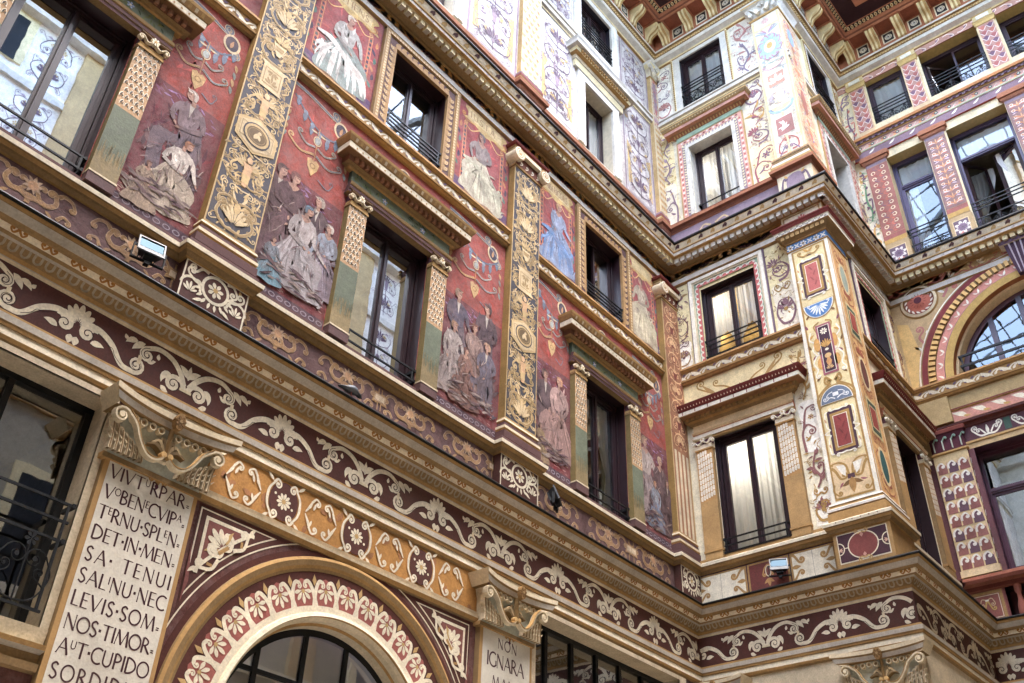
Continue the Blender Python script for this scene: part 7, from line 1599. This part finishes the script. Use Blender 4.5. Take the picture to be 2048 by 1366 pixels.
# ================================================================== rooms, floodlights, pigeon
for i, (k, mb) in enumerate(ROOMS.items()): build('room', mb, 'plain', None, 'dim rooms behind the windows', False, 'structure', 'room')
def floodlight(F, u, v, w, yaw, tilt, label):
    t = thing('floodlight', label, 'floodlight', (F.o[0]+F.u[0]*u+F.n[0]*w, F.o[1]+F.u[1]*u+F.n[1]*w, v), 'floodlights on the ledge')
    ax = (cos(yaw), sin(yaw)); base = t.location
    def loc(x, y, z, tl=True):      # x right, y towards the front, z up; tilted back about x
        if tl: y, z = y*cos(tilt)-z*sin(tilt), y*sin(tilt)+z*cos(tilt); z += .165
        # yaw about z: front direction
        fx, fy = F.n[0]*cos(yaw)-F.n[1]*sin(yaw), F.n[0]*sin(yaw)+F.n[1]*cos(yaw); rx, ry = -fy, fx
        return (base[0]+rx*x+fx*y, base[1]+ry*x+fy*y, base[2]+z)
    def solid(mb, x0, x1, y0, y1, z0, z1, col, tl=True, tb=1.0):
        x0, x1, y0, y1, z0, z1 = [q*.86 for q in (x0, x1, y0, y1, z0, z1)]; P = [(x0*tb, y0, z0*tb), (x1*tb, y0, z0*tb), (x1*tb, y0, z1*tb), (x0*tb, y0, z1*tb), (x0, y1, z0), (x1, y1, z0), (x1, y1, z1), (x0, y1, z1)]
        k = len(mb.v); mb.v.extend(loc(*p, tl) for p in P)
        for f in ((0, 3, 2, 1), (4, 5, 6, 7), (0, 1, 5, 4), (1, 2, 6, 5), (2, 3, 7, 6), (3, 0, 4, 7)): mb.idx([k+i for i in f], col)
    mb = MB(F); solid(mb, -.15, .15, -.09, .02, -.12, .12, '26282a', True, .72)
    for i in range(6): x = -.1+.04*i; solid(mb, x-.006, x+.006, -.12, -.08, -.08, .08, '26282a')
    solid(mb, -.06, .06, -.06, .0, -.17, -.12, '1c1e20'); build('housing', mb, 'plain', t)
    mb = MB(F)
    for q in ((-.165, .165, .02, .045, .115, .135), (-.165, .165, .02, .045, -.135, -.115), (-.165, -.145, .02, .045, -.115, .115), (.145, .165, .02, .045, -.115, .115)): solid(mb, *q, '565b60')
    solid(mb, -.145, .145, .015, .03, -.115, -.05, '5c6166'); build('front_frame', mb, 'plain', t)
    mb = MB(F); mb.v.extend(loc(*p) for p in ((-.125, .028, -.043), (.125, .028, -.043), (.125, .028, .099), (-.125, .028, .099))); mb.idx([0, 1, 2, 3], 'white'); build('glass', mb, 'midglass', t)
    mb = MB(F)
    solid(mb, -.2, -.185, -.03, .01, .0, .2, '15171a', False); solid(mb, .185, .2, -.03, .01, .0, .2, '15171a', False); solid(mb, -.2, .2, -.03, .01, -.012, .004, '15171a', False); solid(mb, -.2, -.15, -.02, .0, .17, .2, '15171a', False); solid(mb, .15, .2, -.02, .0, .17, .2, '15171a', False); solid(mb, -.03, .03, -.04, .03, -.05, -.01, '15171a', False)
    build('bracket', mb, 'metal', t)
floodlight(FA, 3.33, 7.98, .2, -.2, .33, 'grey floodlight with sky in its glass, on the ledge left of the first scroll pedestal')
floodlight(FA, 10.05, 7.98, .2, .5, .38, 'grey floodlight seen from the side, on the ledge right of the second scroll pedestal')
floodlight(FB, -6.34, 7.94, .18, .43, .38, 'small floodlight on the ledge under the pale bay, before the red painted panel')
mb = MB(FA)     # pigeon bending over the gutter's edge
def blob(path, n=12):
    rows = []
    for i, (x, y, z, r, rz) in enumerate(path): rows.append([len(mb.v)+k for k in range(n)]); mb.v.extend((x, y+r*cos(2*pi*k/n), z+rz*sin(2*pi*k/n)) for k in range(n))
    return rows
rows = blob([(5.82, 7.70, 7.80, .012, .006), (5.86, 7.70, 7.81, .04, .012), (5.93, 7.70, 7.825, .045, .025), (6.0, 7.70, 7.84, .062, .055), (6.06, 7.70, 7.85, .07, .066), (6.11, 7.70, 7.85, .062, .06), (6.15, 7.70, 7.84, .042, .042), (6.18, 7.70, 7.828, .032, .034), (6.205, 7.70, 7.82, .032, .034), (6.225, 7.70, 7.812, .022, .024), (6.24, 7.70, 7.806, .008, .008), (6.262, 7.70, 7.798, .002, .002)])
cl = ['3a3f46', '474c54', '565c64', '5a6068', '565c64', '4c525a', '2c3138', '22262b', '22262b', '22262b', '2b2622']
for a, b, c in zip(rows[:-1], rows[1:], cl):
    for k in range(12): mb.idx([a[k], a[(k+1) % 12], b[(k+1) % 12], b[k]], c)
for dy in (-.025, .025):
    for q in ((6.03, 6.045, 7.74, 7.80), (6.03, 6.07, 7.736, 7.744)):
        k = len(mb.v); mb.v.extend((x, 7.70+dy+t, z) for x, z in ((q[0], q[2]), (q[1], q[2]), (q[1], q[3]), (q[0], q[3])) for t in (-.006, .006)); mb.idx([k, k+2, k+4, k+6], '8a4a44'); mb.idx([k+1, k+3, k+5, k+7], '8a4a44'); mb.idx([k, k+1, k+3, k+2], '8a4a44'); mb.idx([k+2, k+3, k+5, k+4], '8a4a44')
mb.v = [(6.04+(x-6.04)*.85, 7.70+(y-7.70)*.85, 7.738+(z-7.738)*.85) for x, y, z in mb.v]
build('pigeon', mb, 'plain', None, 'grey pigeon with a dark head bending down on the black gutter edge', True, None, 'bird')
# ================================================================== the rest of the courtyard (what the panes mirror and what shades the walls)
FO = Fr((0, -2.35, 0), (1, 0), (0, 1)); FE = Fr((-4.0, 0, 0), (0, 1), (1, 0))
O = thing('palace_facade', 'facing wing across the courtyard, seen only mirrored in the window panes', 'building', (6, -2.35, 0), 'painted facades round the courtyard')
mb = MB(FO); grid_wall(mb, -4, 17.45, 0, 23, [], 0, lambda u, v: 'b3a58c' if v < 7 else 'aaa28c' if v < 14.6 else 'f2eee6')
for v0, v1, w, col in ((6.6, 6.8, .06, 'cream2'), (7.5, 7.75, .3, 'cream'), (8.4, 8.6, .12, 'cream2'), (12.2, 12.5, .1, 'ochre'), (14.7, 14.85, .06, 'white'), (15.1, 15.4, .45, 'cream'), (16.2, 16.4, .1, 'terra'), (19.5, 19.7, .1, 'white'), (21.6, 21.9, .3, 'white'), (22.3, 22.6, .6, 'terd')): mb.box(-4, 17.45, v0, v1, 0, w, col)
for k in range(5):
    c = -1.6+4.6*k
    for v0, v1, h in ((8.6, 10.8, .6), (12.7, 14.3, .55), (16.5, 18.4, .5), (20, 21.4, .5)):
        mb.box(c-h-.2, c+h+.2, v0, v1+.2, 0, .05, 'creamy'); mb.rect(c-h, c+h, v0, v1, .055, '20242a')
    mb.box(c+1.9, c+2.6, 8.6, 22, 0, .12, 'gold')
build('wall', mb, 'paint', O)
mb = MB(FO); rg = random.Random(77)
for k in range(5):
    c = -1.6+4.6*k
    for s in (-1, 1):
        for v0, h in ((16.5, 2.9), (19.9, 1.6)):
            if -3.5 < c+s*1.3 < 17: arab(Pen(mb, .006).at(c+s*1.3, v0), 1.0, h, 'lav2', 'lav', max(2, int(h/.6)), rg, .035, 'b3a0ac', 'yel')
build('scroll_painting', mb, 'paint', O)
for i in range(30):
    mb = MB(FO); u = -3.8+.7*i; mb.box(u, u+.24, 21.95, 22.3, .3, .8, 'creamy', 'ochl'); build('console', mb, 'mould', O)
mb = MB(FE); grid_wall(mb, -2.35, 8, 0, 23, [], 0, lambda u, v: 'b3a58c' if v < 7 else 'b39a88' if v < 14.6 else 'e6e0d2')
for v0, v1, w, col in ((7.5, 7.75, .3, 'cream'), (12.2, 12.5, .1, 'ochre'), (15.1, 15.4, .45, 'cream'), (21.6, 22.0, .3, 'white')): mb.box(-2.35, 8, v0, v1, 0, w, col)
ew = thing('palace_facade', 'end wall closing the courtyard behind the viewer, out of the picture', 'building', (-4, 2.8, 0), 'painted facades round the courtyard'); build('wall', mb, 'paint', ew)
FG = Fr((0, 0, 0), (1, 0), (0, 1)); mb = MB(FG); mb.v.extend([(-40, -40, 0), (60, -40, 0), (60, 50, 0), (-40, 50, 0)]); mb.idx([0, 1, 2, 3], 'b0a89c'); build('courtyard_floor', mb, 'paint', None, 'stone floor of the courtyard', False, 'structure', 'floor')
sk = thing('skylight', 'steel lattice of the glass roof, mirrored as crossing lines in the upper panes', 'skylight', (6.5, 2.8, 24))
def bar(mb, a, b, t, col='8c949a'):
    d = [b[i]-a[i] for i in range(3)]; L = math.sqrt(sum(x*x for x in d)); s = (-d[1]/L*t, d[0]/L*t) if hypot(d[0], d[1]) > 1e-6 else (t, 0)
    P = [(a[0]+q*s[0], a[1]+q*s[1], a[2]+z*t) for z in (-1, 1) for q in (-1, 1)]+[(b[0]+q*s[0], b[1]+q*s[1], b[2]+z*t) for z in (-1, 1) for q in (-1, 1)]
    k = len(mb.v); mb.v.extend(P)
    for f in ((0, 1, 3, 2), (4, 6, 7, 5), (0, 4, 5, 1), (1, 5, 7, 3), (3, 7, 6, 2), (2, 6, 4, 0)): mb.idx([k+i for i in f], col)
mb = MB(FG)
for i in range(23): x = -4+.98*i; bar(mb, (x, -2.3, 24), (x, 2.8, 25.6), .022); bar(mb, (x, 2.8, 25.6), (x, 8, 24), .022)
for j in range(9): t = j/8; bar(mb, (-4, -2.3+5.1*t, 24+1.6*t), (17.4, -2.3+5.1*t, 24+1.6*t), .02); bar(mb, (-4, 8-5.2*t, 24+1.6*t), (17.4, 8-5.2*t, 24+1.6*t), .02)
build('glazing_bars', mb, 'plain', sk)
mb = MB(FG)
for i in range(5): x = -3+5*i; bar(mb, (x, -2.3, 23.9), (x+2.5, 2.8, 25.4), .09, 'b8bec2'); bar(mb, (x+5, -2.3, 23.9), (x+2.5, 2.8, 25.4), .09, 'b8bec2'); bar(mb, (x, 8, 23.9), (x+2.5, 2.8, 25.4), .09, 'b8bec2')
build('trusses', mb, 'plain', sk)
# ================================================================== camera, light, render settings
from mathutils import Matrix, Vector
cam = bpy.data.cameras.new('camera'); co = bpy.data.objects.new('camera', cam); COL.objects.link(co)
R_ = CAMR
rt = Vector(R_[0]); dn = Vector(R_[1]); fw = Vector(R_[2])
m = Matrix((rt, -dn, -fw)).transposed().to_4x4(); m.translation = (0, 0, 1.6); co.matrix_world = m
cam.sensor_width = 36; cam.lens = 36*CAMF/2048; cam.clip_end = 500; cam.clip_start = .05
S.camera = co
w = bpy.data.worlds.new('World'); S.world = w; w.use_nodes = True; n = w.node_tree.nodes; bg = n['Background']
sky = n.new('ShaderNodeTexSky'); sky.sky_type = 'NISHITA'; sky.sun_disc = False; sky.sun_elevation = radians(74); sky.sun_rotation = radians(200); sky.air_density = 1.3; sky.dust_density = 2.5; sky.ozone_density = .8
w.node_tree.links.new(sky.outputs[0], bg.inputs[0]); bg.inputs[1].default_value = .15
sl = bpy.data.lights.new('sun', 'SUN'); sl.energy = .6; sl.angle = radians(70); sl.color = (1, .97, .92); so = bpy.data.objects.new('sun', sl); COL.objects.link(so); so.rotation_euler = (radians(14), 0, radians(-35)); so.location = (6, 2, 30)
S.view_settings.view_transform = 'Standard'; S.view_settings.look = 'None'; S.view_settings.gamma = 1; S.view_settings.exposure = EXPO
S.render.engine = 'CYCLES'; cy = S.cycles
cy.use_denoising = True; cy.max_bounces = 9; cy.diffuse_bounces = 7; cy.glossy_bounces = 4; cy.transparent_max_bounces = 12; cy.transmission_bounces = 4; cy.sample_clamp_indirect = 6
try: cy.denoiser = 'OPENIMAGEDENOISE'; cy.denoising_input_passes = 'RGB_ALBEDO_NORMAL'
except Exception: pass
cy.caustics_reflective = False; cy.caustics_refractive = False
